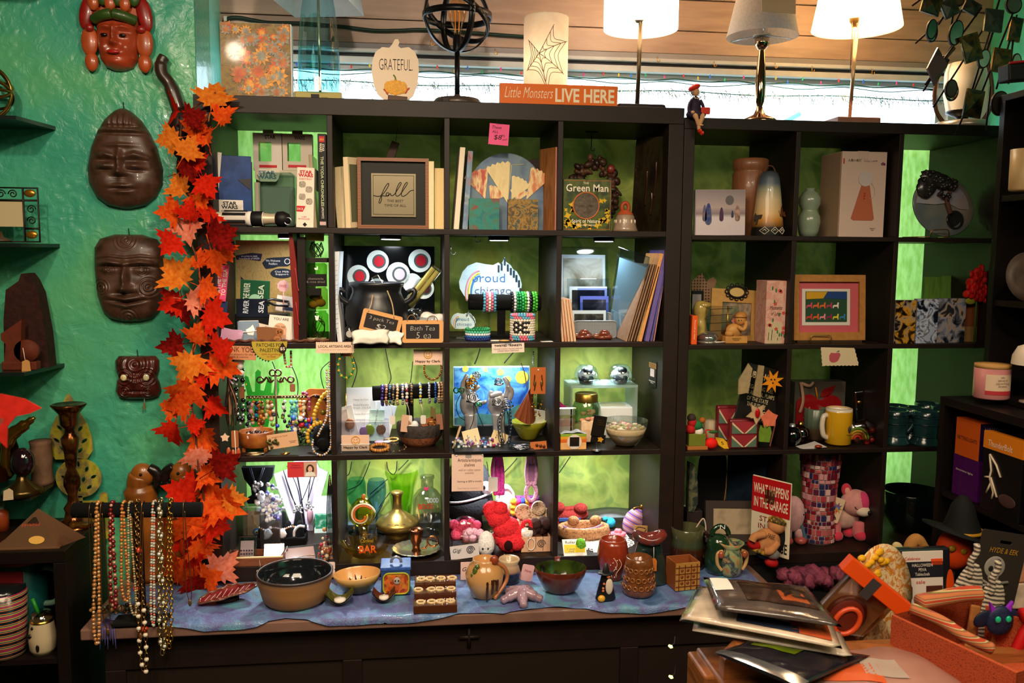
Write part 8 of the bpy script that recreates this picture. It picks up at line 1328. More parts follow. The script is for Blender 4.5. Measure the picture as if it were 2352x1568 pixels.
for a in(270,342,54,126,198):c,s=cos(R(a)),sin(R(a));b.Tb(Sm([(0,0,16),(18*c,18*s,16),(36*c,36*s,10),(50*c,50*s,5)]),[15]*4+[12]*4+[9]*4+[5],10,flat=1)
b.Bl((0,0,16),(16,16,12),14,9);t.put('starfish',b,pat(['8a6a7c','a88a98','7a5a5e'],20,'noise',.15,coat=.6))
t=ST('fruit_dish','dark green and brown glazed dish with a red pepper inside','dish',1296,1376,CZ,dy=.065);t.La('outside',[(0,0),(30,0),(40,8),(56,40),(60,54),(58,57)],m('5a2416',.2,coat=.5,n=.2,sc=30),seg=44,sy=.8,wob=lambda a,h:.012*cos(a*16)*(h>40));t.La('inside',[(58,57),(55,50),(46,26),(28,8),(0,8)],pat(['0e120a','2a3a10','3a4a14','161a10'],16,'noise',.12,coat=.6),seg=44,sy=.8);t.put('lug',t.b().box(-7,7,44,50,52,64,2),m('7a3a2a',.2,coat=.5));fd=t
t=Th('red_pepper','glazed red pepper with a pale stalk lying in the green dish','ornament',fd.e.location+Vector((-.018,-.01,.014)),fd.u);t.put('pepper',t.b().Tb(Sm([(-16,0,24),(0,-6,18),(18,-10,8)]),[9]*4+[7]*4+[5]*4+[2],10),m('b0101a',.12,coat=.6));t.put('stalk',t.b().Bl((-20,2,26),(8,7,7),10,7),m('c8b890',.4))
t=ST('terracotta_cup','round terracotta cup with painted white sprigs','cup',1415,1340,CZ,dy=.05);t.La('cup',[(0,0),(22,0),(24,4),(34,40),(36,60),(32,82),(28,92),(26,92),(30,78),(0,60)],m('8a2f18',.22,coat=.4,n=.08),seg=40);sp=t.b()
for a0 in(0,1):sp.Tb([(-4+a0*10+6*sin(k*.5),-35.4+k*.12*(1 if k<6 else 2),56-k*4) for k in range(12)],.9,5)
[sp.Bl((-6+8*sin(k*1.7),-35.6+max(0,k-4)*.9,58-k*5),1.5,6,5) for k in range(10)];t.put('sprig',sp,m('dcc8b0',.4))
t=ST('penguin_ornament','small black and white penguin ornament with yellow feet','ornament',1394,1382,CZ,dy=.02);t.put('body',t.b().La([(0,0),(22,0),(24,3),(10,60),(4,84),(0,86)],sy=.5,seg=24),m('121012',.35));t.put('belly',t.b().Bl((6,-10,34),(9,3,19),12,8),m('cfc0ac',.5));t.put('hat_brim',t.b().La([(0,62),(20,62),(20,64),(0,64)],sy=.8,seg=24),m('1a1a1e',.3));t.put('nose',t.b().Bl((4,-9,58),5.5,10,7),m('c8703a',.4));t.put('foot',t.b().Bl((-12,-12,7),(9,6,8),12,8),m('d8a02a',.35));t.Bs('button',[(-6,-9,40),(-8,-10,30),(-8,-10,24)],3,m('c06a44',.4))
t=ST('carved_pot','brown glazed pot carved with rows of rosettes','pot',1475,1374,CZ,dy=.045);t.La('pot',[(0,0),(34,0),(37,6),(38,22),(34,50),(32,66),(30,84),(27,86),(26,70),(0,50)],m('6a3c1c',.18,coat=.6,n=.3,sc=50),seg=44);rs=t.b()
for j,(z,r) in enumerate(((22,38),(40,36),(60,33))):
 for k in range(9):a=PI+(k+.5*(j%2))*PI/8.5;rs.Tb([(r*cos(a)+5*cos(q*PI/4)*-sin(a),r*sin(a)+5*cos(q*PI/4)*cos(a),z+5*sin(q*PI/4)) for q in range(8)],1.6,5,True)
t.put('rosette',rs,m('8a5426',.18,coat=.6))
t=ST('green_pillow_vase','tall dark green vase with a folded red lip and orange tag','vase',1498,1350,CZ,dy=.045);t.put('body',t.b().La([(0,0),(44,0),(45,4),(38,50),(28,92),(24,104)],sy=.55,seg=36),pat(['0e1a1a','1c302c','2a3a30'],14,'noise',.15,coat=.6));t.put('lip',t.b().Tb([(30*cos(k*PI/10),16*sin(k*PI/10),108+6*cos(k*PI/5)) for k in range(20)],11,10,True),pat(['14302e','7a2a24','1c3a38'],20,'noise',.15,coat=.6));t.put('tag',t.b().Pz([(-4,38),(10,38),(10,62),(6,68),(0,68),(-4,62)],-30,-29),m('c8702c',.6));t.Tb('thread',[(3,-29,66),(4,-24,92)],.6,CREAM)
t=ST('cane_pot','square brown pot with a woven cane pattern','pot',1580,1356,CZ,dy=.005,rz=8);t.put('wall',t.b().Pz([(-30,0),(30,0),(30,64),(-30,64)],0,3),m('a87a3a',.4));[t.put('wall',b,m('8a4a24',.4)) for b in(t.b().box(-30,-27,3,50,0,64),t.b().box(27,30,3,50,0,64),t.b().box(-30,30,50,53,0,64))];t.box('floor',-29,29,2,52,0,4,m('6a3a1c',.5));w=t.b()
for k in range(4):w.box(-30,30,-1,0,8+k*15,10+k*15);w.box(-23+k*15,-21+k*15,-1,0,0,60)
t.put('lattice',w,m('6a3418',.4));d=t.b();[d.Bl((-14.5+i*14.5,-.4,17+j*15),(4,1,4),8,5) for i in range(3) for j in range(3)];t.put('dot',d,m('7a3a1a',.4))
t=ST('brown_mug','tall brown mug with a green glazed rim','mug',1588,1312,CZ,dy=.05);t.La('mug',[(0,0),(36,0),(39,6),(38,40),(34,68),(38,92),(36,93),(31,68),(0,50)],Gd([(0,'2a1208'),(.55,'3a1c0c'),(.68,'39442f'),(1,'4a4a30')],0,.12,.15,.6),seg=40);t.Tb('handle',Sm([(34,-8,84),(54,-12,64),(52,-12,34),(36,-8,16)]),5,m('2c150a',.15,coat=.6));t.Tb('wire_hook',Sm([(20,0,90),(34,-4,112),(40,-6,96),(40,-8,70)]),1.6,m('c8b09a',.4))
t=ST('owl_jug','dark green owl jug with a looped top','jug',1660,1326,CZ,dy=.05);og=m('16301c',.15,coat=.6,n=.3,sc=30);t.put('body',t.b().La([(0,0),(24,0),(30,14),(30,40),(24,58),(26,66),(22,80),(12,88),(0,90)],seg=32),og);t.put('loop',t.b().Tb(arc(4,86,20,0,180,12,22),6,8),og);t.put('leaf_glaze',t.b().Pz(Sf(Dy(13,5,.5),12,38),-32,-28),m('a8a060',.3));t.Tx('N',6,-8,108,12,10,WHITE)
t=ST('iridescent_vase','small multicoloured vase with flared lip and looped handles','vase',1686,1328,CZ,dy=.035);t.La('vase',[(0,0),(20,0),(24,8),(28,34),(26,50),(20,60),(20,64),(30,76),(28,77),(18,66),(0,50)],pat(['c8a468','2a3444','8a9a6a','b06a3a','d8c088'],18,'noise',.15,coat=.6,dist=1),seg=36);[t.Tb('handle',Sm([(s*22,-6,58),(s*34,-8,52),(s*34,-8,30),(s*24,-10,14)]),4.4,m('b8905c',.25)) for s in(-1,1)];[t.Bl('shell_knob',(s*28,-14,52),(7,6,9),m('9a4a2c',.2,coat=.5)) for s in(-1,1)]
t=HG('purple_scarf','crumpled plum-coloured patterned scarf below the right shelf','scarf',1866,1312,-.08);b=t.b();rr=RRn(6)
for i in range(16):b.Bl((-60+i*8,rr.uniform(-20,20),rr.uniform(-20,14)-(abs(i-8)-4)*.8),(rr.uniform(14,26),22,rr.uniform(12,22)),12,8,Ro(0,rr.uniform(0,90),0),lambda d:1+.12*sin(d.x*9+d.z*7))
t.put('scarf',b,pat(['3a1024','6a2440','8a3a50','2a0c1c'],26,'noise',.8,dist=1,bump=.5));t.e.location.z=-.02
# -------------- masks on the plaster wall
def relief(w,h,depth,feats,nu=56,nv=64,rough=0.):
 "a carved face: outline half-width w(t), features (x,z,sx,sz,amp) or ring grooves (x,z,r,amp,'ring')"
 def fn(a,c):
  s=(a-.5)*2;wx=w(c);x=s*wx;z=c*h;e=max(0,1-abs(s)**3.2)**.55*max(0,1-abs(2*c-1)**4)**.5;q=depth*e
  for f in feats:
   if len(f)==5 and f[4]=='ring':
    d=hypot(x-f[0],z-f[1])
    if d<f[2]:q+=f[3]*cos(d*2*PI/(f[2]/3.2))*(1-d/f[2])**.3
   elif len(f)==6:q+=f[4]*e*exp(-((x-f[0])/f[2])**2)*exp(-((z-f[1]-f[5]*abs(x-f[0]))/f[3])**2)
   else:q+=f[4]*e*exp(-((x-f[0])/f[2])**2-((z-f[1])/f[3])**2)
  return(x,-q,z)
 return fn
def mask(name,label,px,py,w,h,depth,feats,mat,back=True,nu=100,nv=120):
 t=HG(name,label,'mask',px,py,WY-.006);t.grid('face',relief(w,h,depth,feats),nu,nv,mat)
 t.put('hanger',t.b().Tb([(2,-2,h-2),(0,0,h+14)],.9,5),INK);return t
itp=lambda xs,ys:(lambda c:float(np.interp(c,xs,ys)))
dw=pat(['3c261a','4c3224','33200f'],24,'noise',.45,coat=.12)
both=lambda L:L+[(-f[0],)+f[1:] for f in L]
mask('wooden_mask','dark wooden pointed-crown mask with closed eyes',292,480,itp([0,.04,.12,.25,.4,.6,.75,.88,.97,1],[8,44,66,80,82,72,58,40,18,4]),226,38,both([(-32,94,17,8,13),(-32,85,17,3.5,-9),(-32,106,19,5,-9),(-32,120,24,6,9,-.25),(-38,58,20,16,5)])+[(0,104,7,26,17),(0,80,14,7,15),(0,70,16,4,-6),(0,50,20,5,9),(0,44,22,3,-9),(0,37,18,5,8),(0,140,26,4,7),(0,166,90,3.4,-6),(0,174,90,3.4,6),(0,182,90,3.4,-5)]+[(x,198,3,16,4) for x in(-24,-12,0,12,24)],dw)
mask('wooden_mask','dark wooden square-jawed mask with carved spirals',303,738,itp([0,.04,.12,.3,.6,.85,.95,1],[20,48,62,72,76,74,62,30]),198,34,both([(-36,117,15,12,'x')])[:0]+both([(-36,116,22,12,-8),(-36,117,16,8,11),(-34,136,30,6,13,-.12),(-34,128,26,4,-8,-.1),(-34,150,34,3,5,-.1),(-42,70,16,18,5)])+[(-34,117,14,2.2,'ring'),(36,119,14,2.2,'ring'),(-56,78,22,2.,'ring'),(48,80,26,2.,'ring'),(0,186,26,1.8,'ring'),(0,10,26,1.8,'ring'),(0,100,7,26,22),(0,76,16,8,19),(0,66,18,4,-8),(0,53,32,5,11,.15),(0,45,34,3,-11,.12),(0,37,28,5,9,.2)],dw)
t=mask('wooden_mask','small red-brown carved mask with shell eyes',319,916,itp([0,.06,.2,.42,.5,.7,.9,1],[26,44,50,46,42,48,48,40]),100,22,[(-24,52,24,2.2,'ring'),(24,52,24,2.2,'ring'),(0,82,44,2.,'ring'),(0,42,10,12,8),(-26,20,18,2,'ring'),(26,20,18,2,'ring'),(0,20,22,3,-5)],pat(['3a120c','4a1a12','2c0e0a'],30,'noise',.35,coat=.2))
[t.put('shell_eye',t.b().Bl((x,-24,53),(7,3,7.5),14,8),pat(['c8a44a','d8cfa0','9ab09a'],90,'noise',.15,coat=.6)) for x in(-24,25)];t.Tb('tag_thread',[(14,-8,14),(14,-6,-10)],.6,CREAM);t.box('tag',11,15,-7,-6,-24,-8,m('7a5a30',.6))
t=mask('painted_mask','painted red-faced mask with a green crown and red leaf ears',276,164,itp([0,.06,.2,.4,.6,.72,1],[10,30,40,44,46,46,50]),128,34,both([(-20,78,14,7,-6),(-20,74,11,5,7),(-20,92,17,5,8,-.1),(-28,46,13,13,8)])+[(0,74,6,20,15),(0,56,10,6,14),(0,34,16,5,6),(0,14,16,9,8)],m('9a3a1c',.35,n=.2,sc=14,coat=.3));rp=m('8a1812',.35,coat=.3,n=.2,sc=30);op=m('a84a20',.35,coat=.3,n=.15,sc=30);gp=m('2f4a16',.4,coat=.2,n=.2,sc=30)
t.put('lips',t.b().Bl((0,-42,35),(14,4,4.5),14,8),m('a01814',.3));[t.put('eye',t.b().Bl((x,-38,72),(8,3,3.6),12,8),m('140c0a',.2)) for x in(-20,20)]
[t.put('hair_band',t.b().Tb(Sm([(s*2,-40,118),(s*22,-38,114),(s*44,-22,108)],5),12,8),gp) for s in(-1,1)];[t.put('crown_petal',t.b().Bl((x,-26,146+(12 if k%2 else 0)),(13,8,20),12,8),(op,gp)[k%2]) for k,x in enumerate((-44,-24,-8,8,24,44))];t.put('crown_back',t.b().Pz([(-56,118),(56,118),(50,172),(-50,172)],-14,0),op)
for s in(-1,1):
 t.put('ear_leaf',t.b().Bl((s*62,-14,126),(17,9,40),14,10,Ro(0,s*-12,0)),rp);t.put('ear_plate',t.b().Bl((s*60,-12,62),(19,9,34),14,10),op);t.put('ear_drop',t.b().Bl((s*58,-10,18),(15,10,22),14,10),op);t.put('ear_boss',t.b().Bl((s*56,-22,90),(10,7,9),10,7),rp)
t=HG('horned_mask','dark curved horn carving rising behind the leaf garland','carving',420,440,WY-.02);t.put('horn',t.b().Tb(Sm([(0,-8,180),(-18,-10,236),(-34,-10,260),(-36,-8,284),(-28,-6,300)],6),[16]*6+[14]*6+[14]*6+[12]*6+[6],12),m('2f2018',.35,coat=.2));t.put('head',t.b().Bl((2,-14,130),(26,20,60),16,12),m('1c1310',.4));t.put('snout',t.b().Bl((10,-18,50),(18,16,48),14,10),m('1c1310',.4))
SHM=m('101c17',.3,coat=.3);SH=[]
for i,(tip,fy,fx) in enumerate((((127,290),245,37),((137,560),553,48),((148,834),862,57),((134,1100),1155,72),((116,-20),6,30))):
 a=W(tip[0],tip[1],WY-.004);z=a.z;bx=W(fx,fy,WY-.2);t=Th('corner_shelf','black wall shelf at the far left, '+('under the wire ball','under the iron photo frame','under the stone carving','under the dolphin statue','at the very top edge')[i],'shelf',(a.x,WY-.004,z),1.);b=t.b();pl=[(0,0),(bx.x-a.x,-.2),(-.9,-.2),(-.9,0)]
 b.add([(x,y,-.011) for x,y in pl]+[(x,y,0) for x,y in pl],[(3,2,1,0),(4,5,6,7),(0,1,5,4),(1,2,6,5),(2,3,7,6),(3,0,4,7)]);t.put('board',b,SHM);SH.append(z)
def LS(name,label,cat,px,i,Y=WY-.1,**k):return SY(name,label,cat,px,Y,SH[i],**k)
t=LS('wire_ball','open brass lattice ball cut by the left edge','ornament',-36,0);b=t.b();[b.Tb([Matrix.Rotation(R(a),3,ax)@Vector((62*cos(k*PI/16),0,62*sin(k*PI/16)))+Vector((0,0,64)) for k in range(32)],3.4,6,True) for a,ax in((0,'Z'),(45,'Z'),(90,'Z'),(135,'Z'),(60,'X'),(-60,'X'),(90,'X'))];t.put('lattice',b,m('8a6a2a',.25,.9))
t=LS('iron_photo_frame','black iron scroll picture frame with gold elephants','picture',14,1);b=t.b();[b.Tb(p,2.6,6,True) for p in([(-60,0,4),(74,0,4),(74,0,126),(-60,0,126)],[(-40,0,4),(42,0,4),(42,0,126),(-40,0,126)])];b.Tb([(-60,0,98),(74,0,98)],2.6,6);b.Tb([(42,0,34),(74,0,34)],2.6,6)
for x,z,s in((-6,112,1),(20,112,-1),(58,78,1),(58,52,-1)):b.Tb([(x+(10-k*.4)*cos(k*.5)*s,0,z+(10-k*.4)*sin(k*.5)) for k in range(20)],1.5,5)
t.put('ironwork',b,m('1c1812',.45,.6));t.box('photo',-38,40,1,3,38,96,m('b8a880',.5));[(t.put('elephant',t.b().Bl((58,-3,z),(13,4,9),12,8),m('b8802c',.3,.8))) for z in(114,20)];t.La('lamp_foot',[(0,4),(20,4),(20,8),(5,14),(0,30)],m('4a3a2c',.4),c=(-4,-12,0))
t=LS('stone_stele','tall rough dark red stone carving','sculpture',70,2,Y=WY-.07);t.put('stone',t.b().Pz([(-46,0),(50,0),(46,80),(34,170),(22,200),(12,214),(0,212),(-6,196),(-34,176),(-42,110)],-24,18),m('2c120c',.8,n=.3,sc=40,bump=.8,bsc=60))
t=LS('clay_bookend','stepped red clay figure with a paper tag before the stone carving','sculpture',46,2,Y=WY-.15);k=m('5a2412',.7,n=.15,sc=40);t.box('base',-36,40,-10,16,0,20,k,3);t.Pz('figure',[(-30,18),(4,18),(8,60),(12,116),(-34,84),(-34,70),(-24,60)],-8,14,k);t.put('wheel',t.b().La([(0,-8),(26,-8),(26,8),(0,8)],M=MTr((18,0,44))@Ro(90,0,0),seg=24),k);t.put('tag',t.b().Pz([(12,-4),(32,0),(30,22),(24,26),(14,22)],-20,-19),m('c08a50',.7));t.Tb('thread',[(20,-18,24),(14,-12,52)],.7,CREAM)
t=LS('dolphin_statue','brass dolphin leaping over a dark glass globe with a price tag','statue',52,3,Y=WY-.16);t.put('dolphin',t.b().Tb(Sm([(-24,0,40),(-34,0,80),(-22,0,130),(8,0,156),(34,0,176)],6),[4]*4+[10]*6+[15]*6+[13]*4+[8]*3+[4]*2,12),m('8a6420',.18,.9));t.put('fin',t.b().Pz([(-26,120),(-44,110),(-30,100)],-2,2),m('8a6420',.18,.9));t.put('globe',t.b().Bl((6,-4,74),(26,24,34),18,12),m('1a0c14',.08,coat=1.));t.La('base',[(0,0),(46,0),(40,12),(14,30),(10,44)],m('4a3a18',.25,.8));t.put('tag',t.b().Pz([(-20,-2),(2,0),(2,20),(-6,26),(-18,20)],-50,-49),m('c8b090',.7))
t=LS('stone_block','pale scroll-shaped stone block behind the dolphin','sculpture',98,3,Y=WY-.06);t.La('block',[(0,0),(22,0),(24,8),(21,30),(24,60),(22,92),(24,102),(0,104)],m('6a4e3a',.8,n=.2,sc=30))
t=LS('copper_oval','dark copper oval plate at the left edge','plate',4,3,Y=WY-.10);t.Pz('plate',A2(0,80,40,0,345,23,66),0,6,m('4a1c10',.25,.7))
t=W(5,940,-1.2);t=Th('red_leaf_spray','blurred red artificial leaf close to the camera at left','leaf',t,U(t));t.Pz('leaf',[(-60,60),(-30,40),(0,36),(50,24),(86,2),(60,-10),(30,-16),(10,-40),(6,-90),(-20,-60),(-50,-20)],-2,2,m('b82014',.6,n=.15));t.Tb('stem',[(0,0,-20),(-60,20,-200)],4,m('5a2a18',.7))
fc=G(150,1264,.2);cz=.2;cb=Th('low_cabinet','dark open cabinet at the bottom left corner','cabinet',(fc.x,fc.y,-.7),1.);dk2=m('140d0a',.4,n=.1);H=cz+.7
cb.box('top_panel',-1.,.0,0,-fc.y+WY-.04,H-.035,H,dk2,.002);cb.box('side_panel',-.035,0,.0,-fc.y+WY-.04,0,H-.035,dk2,.002);cb.box('shelf',-1.,-.035,.005,.3,H-.33,H-.315,dk2);cb.box('back_panel',-1.,-.035,.29,.30,0,H-.035,m('0e120e',.7))
CT=H-.7;CS=H-.315-.7
t=ST('pyramid_box','copper pyramid-shaped gift box with red lettering','box',70,1266,CT,dy=.06);b=t.b();b.add([(-86,-30,0),(50,-30,0),(86,40,0),(-50,40,0),(0,0,84)],[(0,1,4),(1,2,4),(2,3,4),(3,0,4),(3,2,1,0)]);t.put('pyramid',b,m('7a5a40',.3,.5));t.put('dark_face',t.b().add([(-62,-24.6,14),(28,-24.6,14),(-2,-6.6,66),(-8,-6.6,66)],[(0,1,2,3)]),m('2a1c14',.4));t.Tx('pyramid',-12,0,0,38,10,m('b8482c',.5),M=MTr((0,-12.6,50))@Ro(-18,0,0));t.put('gold_seal',t.b().Pz(A2(4,0,17,0,345,19,9),-1,0,M=MTr((0,-24.4,18))@Ro(-18,0,0)),m('d8a850',.4));t.box('plinth',-90,56,-34,44,-.5,3,m('8a6244',.35,.4))
t=ST('brass_candlestick','tall turned copper candlestick','candlestick',152,1222,CT,dy=.06);t.La('stick',[(0,0),(46,0),(46,3),(34,10),(20,18),(17,34),(20,44),(12,56),(10,74),(18,96),(18,112),(9,134),(12,142),(14,170),(18,190),(20,206),(12,216),(10,226),(20,238),(22,262),(34,276),(38,282),(34,284),(16,276),(0,272)],pat(['5a2a14','8a5424','3a1c10','a8742c'],16,'noise',.18,.85),seg=36)
t=SY('yellow_topiary','yellow pierced metal topiary cut-out leaning on the wall','ornament',200,WY-.03,CT-.02);ym=pat(['8a8420','a89c2a','7a6a44','6a7a1c'],26,'noise',.5)
def eye_(x,z,a,L=9):c,s=cos(R(a)),sin(R(a));return[(x+c*L*q-s*w,z+s*L*q+c*w) for q,w in((-1,0),(-.4,3.4),(.4,3.4),(1,0),(.4,-3.4),(-.4,-3.4))]
tooth=lambda P:[(x*(1+.04*(i%2)),z) for i,(x,z) in enumerate(P)]
up=tooth([(-34,160),(-46,180),(-46,210),(-36,240),(-26,262),(-16,282),(-8,300),(0,312),(8,300),(16,282),(26,262),(36,240),(46,210),(46,180),(34,160)]);t.Pz('upper_tree',Sf(up,-28,-12),0,3,ym,holes=[Sf(eye_(x,z,a),-28,-12) for x,z,a in((0,284,90),(-10,262,120),(12,258,60),(0,244,90),(-22,232,130),(22,230,50),(-10,220,115),(12,214,65),(-30,204,140),(30,202,40),(0,196,90),(-18,184,130),(20,180,50))])
t.Pz('lower_tree',Sf(A2(0,96,50,0,345,30,46),-14,8),0,3,ym,holes=[Sf(eye_(x,z,a,8),-14,8) for x,z,a in((0,128,90),(-18,116,120),(18,116,60),(-32,98,150),(32,98,30),(-10,96,110),(10,92,70),(-22,78,140),(22,74,40),(0,70,90))]);t.box('trunk',-20,-8,0,3,40,62,ym);t.Pz('pot',[(-44,-30),(36,-30),(30,50),(-40,50)],0,3,ym,holes=[[(-30,-20),(4,-20),(4,34),(-30,34)]]);t.Pz('bamboo',Rr(30,48,-40,70,8),-3,1,ym)
for i,(x,y,fl,lb) in enumerate(((336,1200,1,'wooden parrot head facing right beside the garland'),(428,1200,-1,'wooden parrot head facing left half hidden by leaves'))):
 t=SY('wooden_parrot',lb,'parrot',x,WY-.05,.0);t.e.location.z=.05;wd_=pat(['6a3a10','8a5018','5a2c0c'],14,'noise',.35,coat=.3,stretch=(1,1,.4));s=fl
 t.put('body',t.b().Tb(Sm([(s*6,0,-34),(s*12,0,70),(0,0,130),(s*-8,-2,180),(s*-2,-4,208)],6),[40]*6+[40]*6+[34]*6+[26]*6+[20],14),wd_);t.put('head',t.b().Bl((s*2,-6,206),(26,20,28),16,12),wd_);t.put('beak',t.b().Tb(Sm([(s*18,-8,222),(s*34,-9,212),(s*36,-9,192),(s*28,-9,178)],5),[12]*5+[11]*5+[7]*5+[2],10),m('17100c',.3));t.Bl('eye',(s*4,-25,212),3.4,BLACK);t.put('wing',t.b().Bl((s*24,-16,80),(20,18,60),14,10),m('7a2818',.4))
t=SY('necklace_bar','black velvet T-bar hung with many necklaces','stand',326,-.275,CZ);NB=t;bz=264;t.Tb('bar',[(-138,0,bz+2),(140,0,bz-4)],17,VELVET,seg=20);t.box('post',-9,9,-6,6,6,bz-10,VELVET);t.box('base',-60,60,-26,26,0,8,VELVET,2)
rr=RRn(17)
for i,(x,dx,L,hx,hx2,r,nm,kind) in enumerate(((-98,12,160,'6a5230','3a2c1c',1.2,'thin dark chain at the far left',0),(-82,-6,270,'a8703a','c8a070',5.2,'brown and pearl beads, long at the left',1),(-74,10,236,'8a6030','6a4a24',1.2,'thin bronze chain dropping straight',0),(-52,4,186,'6a1414','c8907a',5.4,'garnet and rose beads',1),(-28,6,172,'a8602c','c89a4a',4.4,'amber and gold beads',1),(-14,8,206,'a89068','7a8a70',3.2,'fine gold and green beads',1),(2,10,344,'b08a50','d8c8a8',3.,'long gold chain with pearls reaching below the counter',2),(14,-8,250,'9a6a34','7a5028',1.3,'slim copper chain slanting left',0),(38,-4,232,'b0b0a4','d86a44',3.6,'silver links with coral beads',1),(52,2,300,'c0b080','a8b098',4.,'bold pale link chain with crystals',2),(74,-6,282,'d0a040','b88830',3.4,'thick bright gold chain',2),(104,12,176,'8a6a44','6a5034',.9,'hair-thin chain at the right',0))):
 n=Th('necklace',nm+' on the velvet bar','necklace',NB.e.location,NB.u);top=bz+17;L+=48;w=rr.uniform(5,9);y=-28
 P=Sm([(x,14,top-14),(x,0,top+2),(x,-18,top-10),(x-w*.3+dx*.3,y,top-L*.4),(x-w+dx*.8,y-1,top-L*.85),(x+dx,y-2,top-L),(x+w*.6+dx,y-2,top-L*.86),(x+w*.6+dx*.4,y+2,top-L*.4),(x+3,-17,top-18)],10)
 if kind==0:n.Tb('chain',P,r,m(hx,.3,.9),seg=6);n.put('pendant',n.b().Bl((x+dx,y-4,top-L-4),(4,3,8),10,7),m(hx2,.3,.5))
 elif kind==1:n.Sd('bead',Rs(P,r*1.75),[r,r*.7,r*.86],[m(hx,.2,.1,coat=.5),m(hx2,.2,.2,coat=.5),m(hx,.25,.3)],seg=8,rings=6)
 else:
  Q=Rs(P,r*3.2);b=n.b()
  for j,q in enumerate(Q):a=PI/2*(j%2);b.Tb([(q.x+r*1.2*cos(k*PI/4)*cos(a),q.y+r*1.2*cos(k*PI/4)*sin(a),q.z+r*1.9*sin(k*PI/4)) for k in range(8)],r*.42,5,True)
  n.put('link',b,m(hx,.22,1.))
  if i==6:n.Bs('pearl',[q for q in Q if q.z<60][::3],5.4,m('d8cbb4',.25));n.Bs('coral',[(x+4,-20,176),(x-4,-22,88),(x+10,-22,-8)],8,m('c83a28',.3))
  if i==9:n.Sd('crystal',[q for q in Q][::4],4.4,m('d8d8d0',.1,.3))
Pl('bead_heap','tangle of dark beads and chips at the foot of the velvet bar',300,1396,-.20,31,['3a2a1c','6a4a2c','4a5a44','a8743c','2a1c1c'],90,110,14,2.5,6)
t=HG('leaf_garland','autumn garland of orange and red artificial maple leaves down the left post','garland',450,760,-.03);GX=t
stem=[(60,535),(-10,480),(-20,400),(10,330),(-30,260),(5,180),(15,90),(0,0),(-10,-60),(-15,-150),(-5,-250),(0,-330),(10,-400),(20,-480),(-10,-540),(30,-580)];t.Tb('vine',Sm([(x,-4+6*sin(i),z) for i,(x,z) in enumerate(stem)],5),2.4,m('5a3420',.7),seg=6)
ML=[(0,-.55),(.06,-.3),(.34,-.42),(.30,-.26),(.62,-.22),(.50,-.08),(.98,.18),(.72,.2),(.78,.36),(.44,.30),(.46,.46),(.30,.44),(.34,.74),(.18,.68),(0,1.)];ML=ML+[(-x,z) for x,z in reversed(ML[1:-1])]
vein=[]
def leafmesh(v):
 b=B(1.);cx,cz=0,.05;rg=RRn(v);fold,curl,tw=rg.uniform(.1,.5),rg.uniform(-.35,.35),rg.uniform(-.3,.3);P=[];n=len(ML)
 f=lambda x,z:(x*cos(fold*.6),-abs(x)*fold+curl*(z*z)+tw*x*z,z)
 for k in(1.,.55):P+=[f(cx+(x-cx)*k,cz+(z-cz)*k) for x,z in ML]
 P.append(f(cx,cz));F=[(i,(i+1)%n,n+(i+1)%n,n+i) for i in range(n)]+[(n+i,n+(i+1)%n,2*n) for i in range(n)];b.add(P,F,True);b.Tb([f(0,-.55),(0,.02,-.8),(.02,.06,-1.)],.02,5);return b.mesh('leaf')
def leafmat(a,c):
 k=Ct(a,c,6,.3);return k
lc={'o':leafmat('d83c14','ee6420'),'y':leafmat('d4621a','e88a30'),'r':leafmat('c41c0c','e0301a'),'d':leafmat('5a0c0c','8a1812'),'p':leafmat('d86a4a','e8907a')};LMs={(v,c):None for v in range(4) for c in lc}
for(v,c) in LMs:me=leafmesh(v);me.materials.append(lc[c]);LMs[(v,c)]=me
lv='405,255,r,-80,44;490,228,y,10,46;512,272,o,40,36;438,272,d,60,34;452,302,o,20,40;396,318,y,-100,36;474,318,o,-20,34;428,348,y,30,38;456,376,r,-15,38;428,392,d,70,36;416,432,y,-30,36;470,420,r,150,36;462,452,o,170,36;400,486,o,-95,38;436,492,r,10,34;394,552,r,-140,40;432,520,p,170,40;482,500,r,20,34;500,545,d,60,46;490,590,o,175,44;514,572,o,150,32;456,602,o,-10,32;412,636,y,-40,50;470,662,o,110,36;402,690,r,-120,38;420,706,d,170,38;444,690,p,100,36;486,722,r,110,48;404,792,d,-95,38;452,775,o,20,36;434,832,y,-160,50;502,800,r,70,40;498,836,o,115,50;462,852,r,170,36;430,892,o,-150,54;420,928,o,-110,40;490,926,r,130,36;400,936,o,-80,34;402,986,r,-165,44;442,976,r,80,26;466,1000,o,140,48;452,1045,p,175,38;472,1086,o,120,36;506,1070,d,60,44;482,1130,o,100,50;432,1130,r,-70,50;508,1152,o,115,54;528,1148,y,90,36;418,1160,p,-120,40;470,1192,o,150,50;492,1202,r,130,40;432,1202,o,-150,46;442,1232,r,170,50;410,1242,o,-140,40;462,1252,o,160,42;400,1292,o,-120,44;424,1300,o,-170,48;440,1280,r,150,40;448,1336,d,175,36;478,1330,o,60,40;504,1305,p,50,46;470,1362,p,-160,40'
for i,s_ in enumerate(lv.split(';')):
 x,y,c,a,z=s_.split(',');p=W(float(x),float(y),-.035-.012*(i%4));me=LMs[(i%4,c)];o=bpy.data.objects.new('leaf',me);C.objects.link(o);o.parent=GX.e;o.location=p-Vector(GX.e.location);q=float(z)*1.22*U(p);o.scale=(q,q,q);o.rotation_euler=(R((i*53)%50-25),R(float(a)),R((i*37)%70-35))
